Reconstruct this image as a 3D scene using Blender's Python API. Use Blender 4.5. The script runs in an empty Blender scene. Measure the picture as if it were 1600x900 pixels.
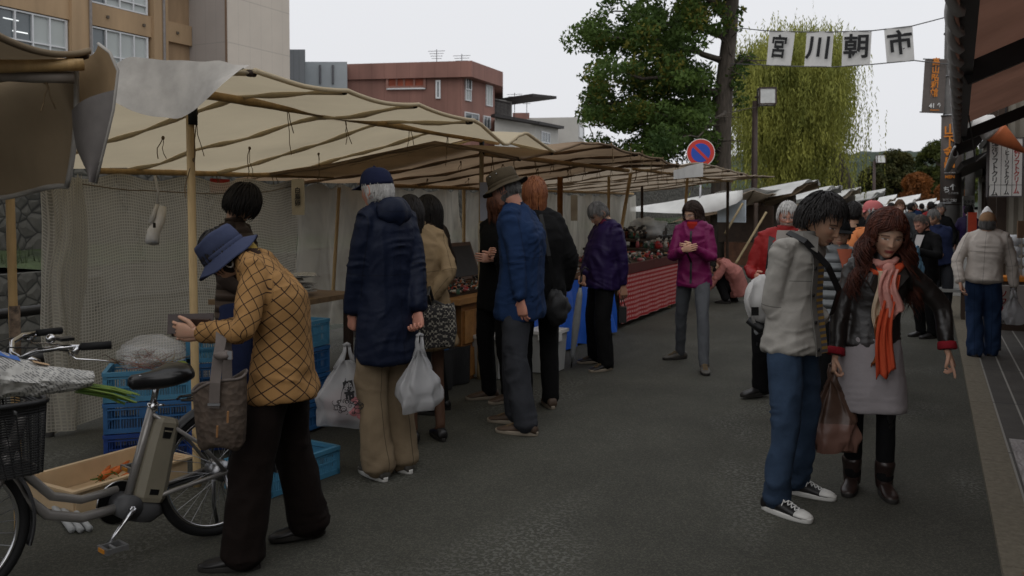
import bpy, math, random
import numpy as np
from mathutils import Vector, Matrix
R = math.radians
rnd = random.Random(7)
S = bpy.context.scene
COL = S.collection
# ------------------------------------------------ camera
TH, F = R(25.3), 1386.0            # camera yaw off the street direction (+Y), focal length in px of a 1600 px frame
CS, SN = math.cos(TH), math.sin(TH)
CAMZ = 1.62
cd = bpy.data.cameras.new('camera'); cam = bpy.data.objects.new('camera', cd); COL.objects.link(cam)
cam.location = (0, 0, CAMZ); cam.rotation_euler = (R(88), 0, TH)
cd.sensor_width = 36; cd.lens = 36*F/1600; cd.shift_y = -81.6/1600; cd.clip_end = 2000; cd.clip_start = .05
cd.dof.use_dof = True; cd.dof.focus_distance = 5.6; cd.dof.aperture_fstop = 4.5
S.camera = cam
# ------------------------------------------------ world, sun, exposure
w = bpy.data.worlds.new('World'); S.world = w; w.use_nodes = True
nt = w.node_tree; nt.nodes.clear()
out = nt.nodes.new('ShaderNodeOutputWorld'); bg = nt.nodes.new('ShaderNodeBackground')
sky = nt.nodes.new('ShaderNodeTexSky'); sky.sky_type = 'NISHITA'; sky.sun_disc = False
sky.sun_elevation = R(48); sky.sun_rotation = R(200); sky.dust_density = 5; sky.air_density = 1
hs = nt.nodes.new('ShaderNodeHueSaturation'); hs.inputs['Saturation'].default_value = .12; hs.inputs['Value'].default_value = .45
tc = nt.nodes.new('ShaderNodeTexCoord'); sp = nt.nodes.new('ShaderNodeSeparateXYZ'); rp = nt.nodes.new('ShaderNodeValToRGB')
nz = nt.nodes.new('ShaderNodeTexNoise'); nz.inputs['Scale'].default_value = 1.6; nz.inputs['Detail'].default_value = 5
ma = nt.nodes.new('ShaderNodeMath'); ma.operation = 'MULTIPLY_ADD'; ma.inputs[1].default_value = .35; 
nt.links.new(tc.outputs['Generated'], sp.inputs[0]); nt.links.new(tc.outputs['Generated'], nz.inputs['Vector'])
nt.links.new(nz.outputs['Fac'], ma.inputs[0]); nt.links.new(sp.outputs['Z'], ma.inputs[2]); nt.links.new(ma.outputs[0], rp.inputs[0])
e = rp.color_ramp.elements
e[0].position = .08; e[0].color = (5.25, 5.3, 5.5, 1); e[1].position = .75; e[1].color = (5.8, 5.9, 6.15, 1)
mx = nt.nodes.new('ShaderNodeMix'); mx.data_type = 'RGBA'; mx.inputs[0].default_value = .88
nt.links.new(sky.outputs[0], hs.inputs['Color']); nt.links.new(hs.outputs[0], mx.inputs[6]); nt.links.new(rp.outputs[0], mx.inputs[7])
nt.links.new(mx.outputs[2], bg.inputs[0]); bg.inputs[1].default_value = .145; nt.links.new(bg.outputs[0], out.inputs[0])
sd = bpy.data.lights.new('sun', 'SUN'); sd.energy = .5; sd.angle = R(70); sd.color = (1, .95, .87)
so = bpy.data.objects.new('sun', sd); COL.objects.link(so); so.rotation_euler = (R(42), 0, R(20))
S.view_settings.view_transform = 'Standard'; S.view_settings.look = 'None'; S.view_settings.exposure = .14; S.view_settings.gamma = 1
S.cycles.max_bounces = 6; S.cycles.transparent_max_bounces = 12
# ------------------------------------------------ pixel (1600x900 frame of the photo) -> world
def WC(X, d, z=0.): return Vector((X*CS-d*SN, X*SN+d*CS, z))
def G(px, py, z=0.):
    d = (CAMZ-z)*F/(py-320); return WC((px-800)/F*d, d, z)
def PD(px, py, d): return WC((px-800)/F*d, d, CAMZ-(py-320)/F*d)
def PX(px, py, x):          # point of the pixel's ray on the plane x = const
    X = (px-800)/F; dx, dy = X*CS-SN, X*SN+CS
    t = x/dx; return Vector((x, dy*t, CAMZ-(py-320)/F*t))
def PY(px, py, y):
    X = (px-800)/F; dx, dy = X*CS-SN, X*SN+CS
    t = y/dy; return Vector((dx*t, y, CAMZ-(py-320)/F*t))
# ------------------------------------------------ materials
def lin(c):
    if isinstance(c, str):
        c = [int(c[i:i+2], 16)/255 for i in (0, 2, 4)]
        c = [v/12.92 if v <= .04045 else ((v+.055)/1.055)**2.4 for v in c]
    return tuple(c)
MC = {}
def mat(name, c, rough=.8, var=.15, scale=6., bump=0., bscale=60., metal=0., spec=.4, transl=0., alpha=1., sheen=0., c2=None, det=4, trans=0., attr=None, sss=0., stretch=None, coat=0.):
    key = name
    if key in MC: return MC[key]
    m = bpy.data.materials.new(name); m.use_nodes = True; MC[key] = m
    n = m.node_tree; b = n.nodes['Principled BSDF']; o = n.nodes['Material Output']
    c = lin(c); L = n.links.new
    t = n.nodes.new('ShaderNodeTexCoord'); src = t.outputs['Object']
    if stretch:
        mp = n.nodes.new('ShaderNodeMapping'); mp.inputs['Scale'].default_value = stretch; L(src, mp.inputs[0]); src = mp.outputs[0]
    k = n.nodes.new('ShaderNodeTexNoise'); k.inputs['Scale'].default_value = scale; k.inputs['Detail'].default_value = det; k.inputs['Roughness'].default_value = .6
    L(src, k.inputs['Vector'])
    r = n.nodes.new('ShaderNodeValToRGB'); r.color_ramp.elements[0].position = .3; r.color_ramp.elements[1].position = .7
    if c2 is not None: A, B = c, lin(c2)
    else: A = [v*(1-var) for v in c]; B = [min(1, v*(1+var)) for v in c]
    r.color_ramp.elements[0].color = (*A, 1); r.color_ramp.elements[1].color = (*B, 1)
    L(k.outputs['Fac'], r.inputs[0]); col = r.outputs[0]
    if attr:
        a = n.nodes.new('ShaderNodeVertexColor'); a.layer_name = attr
        q = n.nodes.new('ShaderNodeMix'); q.data_type = 'RGBA'; q.blend_type = 'MULTIPLY'; q.inputs[0].default_value = 1
        L(a.outputs[0], q.inputs[6]); L(col, q.inputs[7]); col = q.outputs[2]
    L(col, b.inputs['Base Color'])
    b.inputs['Roughness'].default_value = rough; b.inputs['Metallic'].default_value = metal; b.inputs['Specular IOR Level'].default_value = spec
    if sheen: b.inputs['Sheen Weight'].default_value = sheen; b.inputs['Sheen Roughness'].default_value = .5
    if sss: b.inputs['Subsurface Weight'].default_value = sss; b.inputs['Subsurface Radius'].default_value = (.02, .008, .004); b.inputs['Subsurface Scale'].default_value = .5
    if trans: b.inputs['Transmission Weight'].default_value = trans
    if coat: b.inputs['Coat Weight'].default_value = coat
    sh = b.outputs[0]
    if bump:
        k2 = n.nodes.new('ShaderNodeTexNoise'); k2.inputs['Scale'].default_value = bscale; k2.inputs['Detail'].default_value = 3; L(src, k2.inputs['Vector'])
        bp = n.nodes.new('ShaderNodeBump'); bp.inputs['Strength'].default_value = bump; bp.inputs['Distance'].default_value = .01
        L(k2.outputs['Fac'], bp.inputs['Height']); L(bp.outputs[0], b.inputs['Normal'])
    if transl:
        tl = n.nodes.new('ShaderNodeBsdfTranslucent'); L(col, tl.inputs[0])
        ms = n.nodes.new('ShaderNodeMixShader'); ms.inputs[0].default_value = transl; L(sh, ms.inputs[1]); L(tl.outputs[0], ms.inputs[2]); sh = ms.outputs[0]
    if alpha < 1:
        tr = n.nodes.new('ShaderNodeBsdfTransparent')
        ms = n.nodes.new('ShaderNodeMixShader'); ms.inputs[0].default_value = alpha; L(tr.outputs[0], ms.inputs[1]); L(sh, ms.inputs[2]); sh = ms.outputs[0]
    L(sh, o.inputs[0])
    m['_'] = 1
    return m
def nodes(m): return m.node_tree, m.node_tree.nodes, m.node_tree.links.new
def mathn(n, op, a, b=None, c=None):
    k = n.nodes.new('ShaderNodeMath'); k.operation = op
    for i, v in enumerate((a, b, c)):
        if v is None: continue
        if isinstance(v, (int, float)): k.inputs[i].default_value = v
        else: n.links.new(v, k.inputs[i])
    return k.outputs[0]
def mixcol(m, fac, c):      # put colour c over the base colour where fac is 1
    n, N, L = nodes(m); b = N['Principled BSDF']; old = b.inputs['Base Color'].links[0].from_socket
    q = N.new('ShaderNodeMix'); q.data_type = 'RGBA'; L(fac, q.inputs[0]); L(old, q.inputs[6]); q.inputs[7].default_value = (*lin(c), 1)
    L(q.outputs[2], b.inputs['Base Color'])
    for nd in N:
        if nd.type == 'BSDF_TRANSLUCENT': L(q.outputs[2], nd.inputs[0])
# ------------------------------------------------ mesh builder
def fr(d, up=(0, 0, 1)):
    d = Vector(d).normalized(); u = Vector(up)
    if abs(d.dot(u)) > .98: u = Vector((0, 1, 0)) if abs(d.y) < .9 else Vector((1, 0, 0))
    r = d.cross(u).normalized(); return d, r, r.cross(d)
class MB:
    def __init__(s): s.v = []; s.f = []; s.m = []; s.uv = None; s.col = None
    def add(s, vs, fs, mi=0):
        o = len(s.v); s.v.extend(tuple(p) for p in vs); s.f.extend(tuple(i+o for i in f) for f in fs); s.m.extend([mi]*len(fs)); return s
    def box(s, c, size, rz=0., rot=None, mi=0, taper=1.):
        hx, hy, hz = size[0]/2, size[1]/2, size[2]/2
        M_ = rot if rot is not None else Matrix.Rotation(rz, 3, 'Z'); c = Vector(c); P = []
        for z in (-hz, hz):
            k = taper if z < 0 else 1.
            for x, y in ((-hx, -hy), (hx, -hy), (hx, hy), (-hx, hy)): P.append(c+M_@Vector((x*k, y*k, z)))
        return s.add(P, [(0, 3, 2, 1), (4, 5, 6, 7), (0, 1, 5, 4), (1, 2, 6, 5), (2, 3, 7, 6), (3, 0, 4, 7)], mi)
    def loft(s, rings, cap=True, mi=0, closed=False):
        n = len(rings[0]); P = [p for r in rings for p in r]; fs = []
        K = len(rings)
        for k in range(K if closed else K-1):
            a, b = k*n, ((k+1) % K)*n
            for i in range(n): j = (i+1) % n; fs.append((a+i, a+j, b+j, b+i))
        if cap and not closed: fs.append(tuple(range(n-1, -1, -1))); fs.append(tuple(range((K-1)*n, K*n)))
        return s.add(P, fs, mi)
    def tube(s, pts, r, n=8, cap=True, mi=0, flat=1.):
        pts = [Vector(p) for p in pts]; K = len(pts); rr = r if hasattr(r, '__len__') else [r]*K; rings = []
        up = None
        for k, p in enumerate(pts):
            d = (pts[min(k+1, K-1)]-pts[max(k-1, 0)])
            if d.length < 1e-9: d = Vector((0, 0, 1))
            d, a, b = fr(d, up if up is not None else (0, 0, 1)); up = b
            rings.append([p+(a*math.cos(2*math.pi*i/n)+b*flat*math.sin(2*math.pi*i/n))*rr[k] for i in range(n)])
        return s.loft(rings, cap, mi)
    def grid(s, fn, nu, nv, mi=0, mask=None):
        P = [fn(i/nu, j/nv) for j in range(nv+1) for i in range(nu+1)]
        fs = [(j*(nu+1)+i, j*(nu+1)+i+1, (j+1)*(nu+1)+i+1, (j+1)*(nu+1)+i) for j in range(nv) for i in range(nu) if mask is None or mask((i+.5)/nu, (j+.5)/nv)]
        return s.add(P, fs, mi)
    def sphere(s, c, r, nu=14, nv=8, sc=(1, 1, 1), mi=0, rot=None):
        c = Vector(c); rings = []
        for j in range(1, nv):
            t = math.pi*j/nv
            ring = [Vector((r*sc[0]*math.sin(t)*math.cos(2*math.pi*i/nu), r*sc[1]*math.sin(t)*math.sin(2*math.pi*i/nu), -r*sc[2]*math.cos(t))) for i in range(nu)]
            rings.append([c+(rot@p if rot is not None else p) for p in ring])
        return s.loft(rings, True, mi)
    def prism(s, poly, z0, z1, mi=0):
        n = len(poly); P = [(p[0], p[1], z0) for p in poly]+[(p[0], p[1], z1) for p in poly]
        return s.add(P, [tuple(range(n-1, -1, -1)), tuple(range(n, 2*n))]+[(i, (i+1) % n, n+(i+1) % n, n+i) for i in range(n)], mi)
    def ico(s, c, r, mi=0, jit=.0, sc=(1, 1, 1)): return s.sphere(c, r, 8, 5, sc, mi)
    def build(s, name, m, parent=None, smooth=False, local=False):
        me = bpy.data.meshes.new(name)
        o_ = Vector((0, 0, 0))
        if parent is not None and not local: o_ = ORG.get(parent.name, Vector((0, 0, 0)))
        V = [(p[0]-o_.x, p[1]-o_.y, p[2]-o_.z) for p in s.v]
        me.from_pydata(V, [], s.f)
        ms = m if isinstance(m, (list, tuple)) else [m]
        for k in ms: me.materials.append(k)
        if len(ms) > 1: me.polygons.foreach_set('material_index', s.m)
        if smooth: me.polygons.foreach_set('use_smooth', [True]*len(me.polygons))
        me.update()
        ob = bpy.data.objects.new(name, me); COL.objects.link(ob)
        if parent is not None: ob.parent = parent; ORG[ob.name] = o_
        return ob
ORG = {}
def tag(o, label=None, cat=None, group=None, kind=None):
    if label: o['label'] = label
    if cat: o['category'] = cat
    if group: o['group'] = group
    if kind: o['kind'] = kind
    return o
def thing(name, loc, label, cat, group=None, rz=0.):
    o = bpy.data.objects.new(name, None); o.empty_display_size = .1; COL.objects.link(o); o.location = loc; o.rotation_euler.z = rz
    ORG[o.name] = Vector(loc); return tag(o, label, cat, group)
def copy_tree(o, parent=None):
    c = o.copy(); COL.objects.link(c); c.parent = parent
    for ch in [x for x in COL.objects if x.parent == o]: copy_tree(ch, c)
    return c
def copy_thing(o, loc, label, rz=None):
    c = copy_tree(o); c.location = loc; c['label'] = label
    if rz is not None: c.rotation_euler.z = rz
    return c
# value noise in numpy
_P = np.random.RandomState(3).permutation(256); _P = np.concatenate([_P, _P]); _V = np.random.RandomState(5).rand(256)*2-1
def vnoise(p):
    p = np.asarray(p, float); i = np.floor(p).astype(int); f = p-i; f = f*f*(3-2*f); i &= 255
    def h(a, b, c): return _V[_P[_P[_P[(i[:, 0]+a) & 255]+((i[:, 1]+b) & 255)]+((i[:, 2]+c) & 255)]]
    x, y, z = f[:, 0], f[:, 1], f[:, 2]
    l = lambda a, b, t: a+(b-a)*t
    return l(l(l(h(0,0,0), h(1,0,0), x), l(h(0,1,0), h(1,1,0), x), y), l(l(h(0,0,1), h(1,0,1), x), l(h(0,1,1), h(1,1,1), x), y), z)
def n1(x, y=0., z=0.): return float(vnoise(np.array([[x+50, y+50, z+50]]))[0])
def text_mesh(body, size, loc, xdir, ydir, m, parent, name='lettering', off=0., align='CENTER', ext=.0015, vertical=False, space=1.0):
    cu = bpy.data.curves.new(name, 'FONT'); cu.body = '\n'.join(body) if vertical else body; cu.size = size; cu.align_x = align; cu.align_y = 'CENTER'
    cu.extrude = ext; cu.offset = off; cu.space_line = space; cu.resolution_u = 3
    t = bpy.data.objects.new('tmp', cu); COL.objects.link(t)
    dg = bpy.context.evaluated_depsgraph_get(); me = bpy.data.meshes.new_from_object(t.evaluated_get(dg)); bpy.data.objects.remove(t)
    me.name = name; me.materials.clear(); me.materials.append(m)
    X = Vector(xdir).normalized(); Y = Vector(ydir).normalized(); Z = X.cross(Y)
    M_ = Matrix((X, Y, Z)).transposed().to_4x4(); M_.translation = Vector(loc)-ORG.get(parent.name, Vector((0, 0, 0))) if parent else Vector(loc)
    me.transform(M_)
    o = bpy.data.objects.new(name, me); COL.objects.link(o)
    if parent: o.parent = parent; ORG[o.name] = ORG.get(parent.name, Vector((0, 0, 0)))
    return o
# common materials
bamboo = mat('bamboo', 'a88a5c', .55, .25, 3, stretch=(6, 6, 1), bump=.2, bscale=20)
pinewood = mat('pine_wood', 'c2a77a', .6, .15, 4, stretch=(8, 8, 1))
dkwood = mat('dark_wood', '3a2c22', .7, .3, 5, bump=.2)
steel = mat('steel', '9a9a9c', .35, .1, 5, metal=1)
chrome = mat('chrome', 'c8c8ca', .18, .05, 5, metal=1)
blackp = mat('black_plastic', '141415', .45, .2, 8)
rubber = mat('rubber', '0e0e0f', .75, .2, 20)
whitep = mat('white_plastic', 'd8d8d6', .45, .06, 8)
ropem = mat('rope', '6b5a42', .9, .3, 30)
# ================================================= SETTING
asph = mat('asphalt', (.056, .055, .044), .84, .24, 1.1, det=8, bump=.5, bscale=230, spec=.3)
n, N, L = nodes(asph); b = N['Principled BSDF']
t = N.new('ShaderNodeTexCoord'); k = N.new('ShaderNodeTexVoronoi'); k.inputs['Scale'].default_value = 130; L(t.outputs['Object'], k.inputs[0])
r = N.new('ShaderNodeValToRGB'); r.color_ramp.elements[0].position = .0; r.color_ramp.elements[0].color = (1.7, 1.7, 1.65, 1); r.color_ramp.elements[1].position = .55; r.color_ramp.elements[1].color = (.7, .7, .7, 1)
L(k.outputs['Color'], r.inputs[0]); old = b.inputs['Base Color'].links[0].from_socket
q = N.new('ShaderNodeMix'); q.data_type = 'RGBA'; q.blend_type = 'MULTIPLY'; q.inputs[0].default_value = .8; L(old, q.inputs[6]); L(r.outputs[0], q.inputs[7]); L(q.outputs[2], b.inputs['Base Color'])
kk = N.new('ShaderNodeTexNoise'); kk.inputs['Scale'].default_value = 380; kk.inputs['Detail'].default_value = 1; L(t.outputs['Object'], kk.inputs[0])
r2 = N.new('ShaderNodeValToRGB'); r2.color_ramp.elements[0].position = .69; r2.color_ramp.elements[0].color = (0, 0, 0, 1); r2.color_ramp.elements[1].position = .74; r2.color_ramp.elements[1].color = (.8, .8, .8, 1)
L(kk.outputs['Fac'], r2.inputs[0]); mixcol(asph, r2.outputs[0], (.18, .175, .16))
# worn pale patches down the middle of the road
mp = N.new('ShaderNodeMapping'); mp.inputs['Scale'].default_value = (1.3, .45, 1); L(t.outputs['Object'], mp.inputs[0])
k3 = N.new('ShaderNodeTexNoise'); k3.inputs['Scale'].default_value = 1.1; k3.inputs['Detail'].default_value = 3; L(mp.outputs[0], k3.inputs[0])
k4 = N.new('ShaderNodeTexNoise'); k4.inputs['Scale'].default_value = 45; k4.inputs['Detail'].default_value = 2; L(t.outputs['Object'], k4.inputs[0])
a1 = mathn(n, 'SUBTRACT', k3.outputs['Fac'], .52); a2 = mathn(n, 'MULTIPLY', a1, 5.); a3 = mathn(n, 'MULTIPLY', mathn(n, 'GREATER_THAN', k4.outputs['Fac'], .54), a2)
a3 = mathn(n, 'MINIMUM', mathn(n, 'MAXIMUM', a3, 0.), .62); mixcol(asph, a3, (.12, .12, .105))
L(mathn(n, 'SUBTRACT', .86, mathn(n, 'MULTIPLY', a3, .3)), b.inputs['Roughness'])
# ground sheet: reaches the horizon on the street side, ends at the river wall on the left
mb = MB(); mb.add([(-6.9, -20, 0), (900, -20, 0), (900, 1200, 0), (-6.9, 1200, 0)], [(0, 1, 2, 3)]); tag(mb.build('road', asph), kind='structure')
rivm = mat('riverbed_water', (.05, .055, .045), .25, .5, .8, bump=.8, bscale=3, det=8)
mb = MB(); mb.add([(-700, -300, -1.3), (-7.1, -300, -1.3), (-7.1, 1200, -1.3), (-700, 1200, -1.3)], [(0, 1, 2, 3)]); tag(mb.build('river', rivm), kind='structure')
stone = mat('stone_masonry', (.06, .057, .048), .9, .5, 3)
n, N, L = nodes(stone); t = N.new('ShaderNodeTexCoord'); v = N.new('ShaderNodeTexVoronoi'); v.feature = 'DISTANCE_TO_EDGE'; v.inputs['Scale'].default_value = 3.0; L(t.outputs['Object'], v.inputs[0])
v2 = N.new('ShaderNodeTexVoronoi'); v2.inputs['Scale'].default_value = 3.0; L(t.outputs['Object'], v2.inputs[0])
r = N.new('ShaderNodeValToRGB'); r.color_ramp.elements[0].color = (1, 1, 1, 1); r.color_ramp.elements[1].color = (0, 0, 0, 1); r.color_ramp.elements[1].position = .07; L(v.outputs['Distance'], r.inputs[0])
mixcol(stone, mathn(n, 'MULTIPLY', v2.outputs['Color'], .6), (.12, .113, .095)); mixcol(stone, r.outputs[0], (.012, .012, .01))
bp = N.new('ShaderNodeBump'); bp.inputs['Distance'].default_value = .12; bp.inputs['Strength'].default_value = 1; L(v.outputs['Distance'], bp.inputs['Height']); L(bp.outputs[0], N['Principled BSDF'].inputs['Normal'])
mb = MB(); mb.box((-7.0, 240, -.75), (.19, 520, 1.46)); tag(mb.build('embankment', mat('wet_stone', (.04, .037, .032), .9, .4, 3)), kind='structure')
# far bank: lower wall, grass ledge, upper wall, terrace
grass = mat('bank_grass', (.028, .040, .014), .95, .5, 2, bump=.8, bscale=12)
mb = MB(); mb.prism([(-18, -30), (-15.2, -30), (-15.2, 300), (-18, 300)], -1.4, .35)
far = mb.build('river_wall', stone); tag(far, 'low rough stone river wall under the grass ledge across the water', 'wall')
mb = MB(); rr = random.Random(2)
mb.grid(lambda u, v_: (-18.4+3.0*u, -30+330*v_, .36+.25*(1-u)+.12*n1(u*9, v_*300)), 8, 300); tag(mb.build('ledge', grass), kind='structure')
g = MB()
for i in range(2600):
    y = rr.uniform(4, 60); x = rr.uniform(-18.2, -15.3); h = rr.uniform(.06, .3); a = rr.uniform(0, 6.3); z = .38+.25*(-15.4-x)/3
    g.add([(x, y, z), (x+.03*math.cos(a), y+.03*math.sin(a), z), (x+rr.uniform(-.1, .1), y+rr.uniform(-.1, .1), z+h)], [(0, 1, 2)])
tag(g.build('grass_tufts', grass), 'rough green grass along the ledge of the far river bank', 'grass', kind='stuff')
mb = MB(); mb.prism([(-20, -30), (-18.2, -30), (-18.2, 300), (-20, 300)], -1.2, 3.2); tag(mb.build('retaining_wall', stone), 'tall dark boulder retaining wall above the grass ledge across the river', 'wall')
mb = MB(); mb.add([(-700, -100, 3.2), (-18.6, -100, 3.2), (-18.6, 1200, 3.2), (-700, 1200, 3.2)], [(0, 1, 2, 3)]); tag(mb.build('terrace', mat('earth', (.09, .08, .06), .95, .3)), kind='structure')
# kerb, pavement
kerbm = mat('kerb_concrete', (.12, .105, .078), .92, .55, 26, det=9, bump=.7, bscale=80, c2=(.20, .175, .13))
mb = MB()
for i in range(110):
    y0 = -1+i*.9; mb.box((.385, y0+.447, .012), (.165, .893, .05))
tag(mb.build('kerb', kerbm), kind='structure')
slab = mat('pavement_slab', (.075, .068, .06), .7, .3, 3, bump=.3, bscale=60)
n, N, L = nodes(slab); t = N.new('ShaderNodeTexCoord'); s_ = N.new('ShaderNodeSeparateXYZ'); L(t.outputs['Object'], s_.inputs[0])
fx = mathn(n, 'FRACT', mathn(n, 'MULTIPLY', s_.outputs[0], 6.4)); lx = mathn(n, 'LESS_THAN', fx, .09)
fy = mathn(n, 'FRACT', mathn(n, 'MULTIPLY', s_.outputs[1], .62)); ly = mathn(n, 'LESS_THAN', fy, .012)
gx = mathn(n, 'LESS_THAN', mathn(n, 'FRACT', mathn(n, 'MULTIPLY', s_.outputs[1], 52)), .42)
mixcol(slab, mathn(n, 'MULTIPLY', gx, .75), (.032, .029, .026)); mixcol(slab, mathn(n, 'MULTIPLY', lx, .75), (.33, .32, .29)); mixcol(slab, ly, (.02, .02, .02))
mb = MB(); mb.add([(.469, -6, .03), (6, -6, .03), (6, 120, .03), (.469, 120, .03)], [(0, 1, 2, 3)]); tag(mb.build('pavement', slab), kind='structure')
# steel chequer plates over the gutter, and a drain mouth at the kerb
plate = mat('checker_plate', (.31, .29, .285), .5, .15, 4, metal=.35)
n, N, L = nodes(plate); t = N.new('ShaderNodeTexCoord'); wv = N.new('ShaderNodeTexVoronoi'); wv.inputs['Scale'].default_value = 55; L(t.outputs['Object'], wv.inputs[0])
bp = N.new('ShaderNodeBump'); bp.inputs['Distance'].default_value = .01; bp.inputs['Strength'].default_value = .8; L(wv.outputs['Distance'], bp.inputs['Height']); L(bp.outputs[0], N['Principled BSDF'].inputs['Normal'])
for k, (y0, y1, dx) in enumerate(((5.45, 6.8, -.055), (3.9, 5.42, -.08))):
    p = thing('cover_plate', (.8, (y0+y1)/2, .03), ('grey steel chequer plate butting against the ribbed paving', 'near grey steel chequer plate at the right edge beside the kerb')[k], 'plate')
    mb = MB(); mb.box((.93+dx, (y0+y1)/2, .041), (.76, y1-y0-.02, .012)); mb.build('sheet', plate, p)
    mb = MB()
    for a in (-.3, .3):
        for c_ in (y0+.1, y1-.1): mb.tube([(.93+dx+a, c_, .046), (.93+dx+a, c_, .052)], .014)
    mb.build('bolt', steel, p)
p = thing('drain', (.47, 3.75, 0), 'rusty drain mouth broken into the kerb at the bottom right corner', 'drain')
mb = MB(); mb.box((.43, 4.22, .045), (.11, .2, .012)); mb.build('frame', mat('rust', (.16, .1, .06), .8, .5, 20), p)
mb = MB()
for i in range(4): mb.box((.40+i*.022, 4.22, .054), (.008, .17, .006))
mb.build('grate', blackp, p)
# river fence
fm = mat('fence_brown', '2b241f', .65, .3, 5)
fence = thing('river_fence', (-6.35, 3, 0), 'dark brown post and rail fence along the river behind the stalls', 'fence')
for i in range(-1, 28):
    mb = MB(); y = 1.25+i*1.95; mb.box((-6.35, y, .5), (.17, .17, 1.0)); mb.box((-6.35, y, 1.01), (.15, .15, .03)); mb.build('post', fm, fence)
for z in (.42, .8):
    mb = MB(); mb.tube([(-6.3, -2, z), (-6.3, 56, z)], .04, 10); mb.build('rail', mat('fence_rail', '1c1a19', .4, .2), fence, True)
# ---------------------------------------------- buildings
def bpoly(pts, z0, z1, name, m, parent):
    mb = MB(); mb.prism(pts, z0, z1); return mb.build(name, m, parent)
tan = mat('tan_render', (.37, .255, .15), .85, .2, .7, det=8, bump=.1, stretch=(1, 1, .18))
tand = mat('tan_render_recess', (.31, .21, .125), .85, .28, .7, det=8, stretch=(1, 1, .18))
glass_d = mat('window_glass', (.10, .12, .13), .08, .3, .3, spec=.8)
blind = mat('window_blind', (.42, .45, .44), .4, .06, .3)
alu = mat('aluminium', (.6, .61, .62), .4, .05, metal=.3)
X0 = -45
T = thing('school_building', (X0, 30, 3.2), 'tan rendered office building with pilasters and rows of sliding windows across the river', 'building')
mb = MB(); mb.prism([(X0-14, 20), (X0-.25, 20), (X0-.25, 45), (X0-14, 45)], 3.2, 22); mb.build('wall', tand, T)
def yat(px, x=X0): return PX(px, 100, x).y
ys = [20, yat(-80)-.0]
cols_ = [(yat(118), yat(137)), (yat(240), yat(262)), (yat(296), 45.0)]
for a, b_ in cols_:
    pass
mb = MB()
for px in (127, 252): y = yat(px); mb.box((X0-.02, y, 12.6), (.5, 1.15, 18.8))
mb.build('pilaster', tan, T)
mb = MB()
for z0, z1 in ((15.75, 17.3), (12.25, 13.55), (8.7, 10.0)):
    mb.box((X0-.14, 32.5, (z0+z1)/2), (.34, 24.9, z1-z0)); 
mb.build('spandrel', tan, T)
mb = MB()
for px in (141, 255): y = yat(px); mb.tube([(X0+.32, y, 3.3), (X0+.32, y, 22)], .085, 8)
mb.build('downpipe', mat('pipe_grey', (.22, .2, .19), .5), T)
for zi, (z0, z1) in enumerate(((10.05, 12.2), (13.6, 15.7))):
    for (pa, pb, lit) in ((2, 110, 1), (149, 235, 0), (-120, -5, 0)):
        y0, y1 = yat(pa), yat(pb)
        wf = MB(); nn = 4; wz = (y1-y0)/nn
        for k in range(nn+1): wf.box((X0-.12, y0+k*wz, (z0+z1)/2), (.16, .09 if k % 4 else .14, z1-z0))
        for z in (z0+.04, z1-.04, z0+.55): wf.box((X0-.12, (y0+y1)/2, z), (.14, y1-y0, .08))
        wo = wf.build('window', alu, T)
        for nm, sel, m_ in (('pane', [0, 1] if lit else [0], glass_d), ('blind', [2, 3] if lit else [1, 2, 3], blind)):
            g = MB()
            for k in sel: g.box((X0-.2, y0+(k+.5)*wz, (z0+z1)/2), (.03, wz-.02, z1-z0))
            g.build(nm, m_, wo)
        if lit:
            lm = bpy.data.materials.get('office_tube') or bpy.data.materials.new('office_tube')
            lm.use_nodes = True; lm.node_tree.nodes['Principled BSDF'].inputs['Emission Color'].default_value = (.95, 1, 1, 1); lm.node_tree.nodes['Principled BSDF'].inputs['Emission Strength'].default_value = .8
            g = MB(); g.box((X0-.17, y0+wz*.85, z1-.55), (.02, .9, .05)); g.box((X0-.17, y0+wz*1.35, z1-1.15), (.02, .9, .06)); g.build('ceiling_lamp', lm, wo)
# panelled tower
def gridf(m):
    n, N, L = nodes(m); t = N.new('ShaderNodeTexCoord'); s_ = N.new('ShaderNodeSeparateXYZ'); L(t.outputs['Object'], s_.inputs[0])
    return mathn(n, 'MAXIMUM', mathn(n, 'LESS_THAN', mathn(n, 'FRACT', mathn(n, 'MULTIPLY', s_.outputs[2], .33)), .018), mathn(n, 'LESS_THAN', mathn(n, 'FRACT', mathn(n, 'MULTIPLY', s_.outputs[1], .9)), .02))
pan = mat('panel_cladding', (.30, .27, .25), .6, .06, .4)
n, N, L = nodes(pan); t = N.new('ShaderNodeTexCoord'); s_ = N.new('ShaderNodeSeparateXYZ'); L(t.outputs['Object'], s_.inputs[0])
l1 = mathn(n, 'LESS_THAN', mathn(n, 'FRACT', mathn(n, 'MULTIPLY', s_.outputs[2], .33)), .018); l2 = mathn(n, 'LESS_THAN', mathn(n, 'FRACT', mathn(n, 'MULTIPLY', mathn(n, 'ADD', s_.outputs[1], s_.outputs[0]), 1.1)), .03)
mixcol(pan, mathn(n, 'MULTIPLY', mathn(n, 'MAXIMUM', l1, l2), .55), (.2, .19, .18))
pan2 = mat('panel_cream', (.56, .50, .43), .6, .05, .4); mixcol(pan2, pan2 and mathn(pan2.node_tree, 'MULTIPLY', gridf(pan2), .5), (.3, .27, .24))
yc = 45.; xc = PY(357, 100, yc).x; ye = PX(455, 100, xc).y
T = thing('panel_building', (xc, yc, 3.2), 'tall building clad in plain pale grey and cream panels beside the tan offices', 'building')
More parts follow.
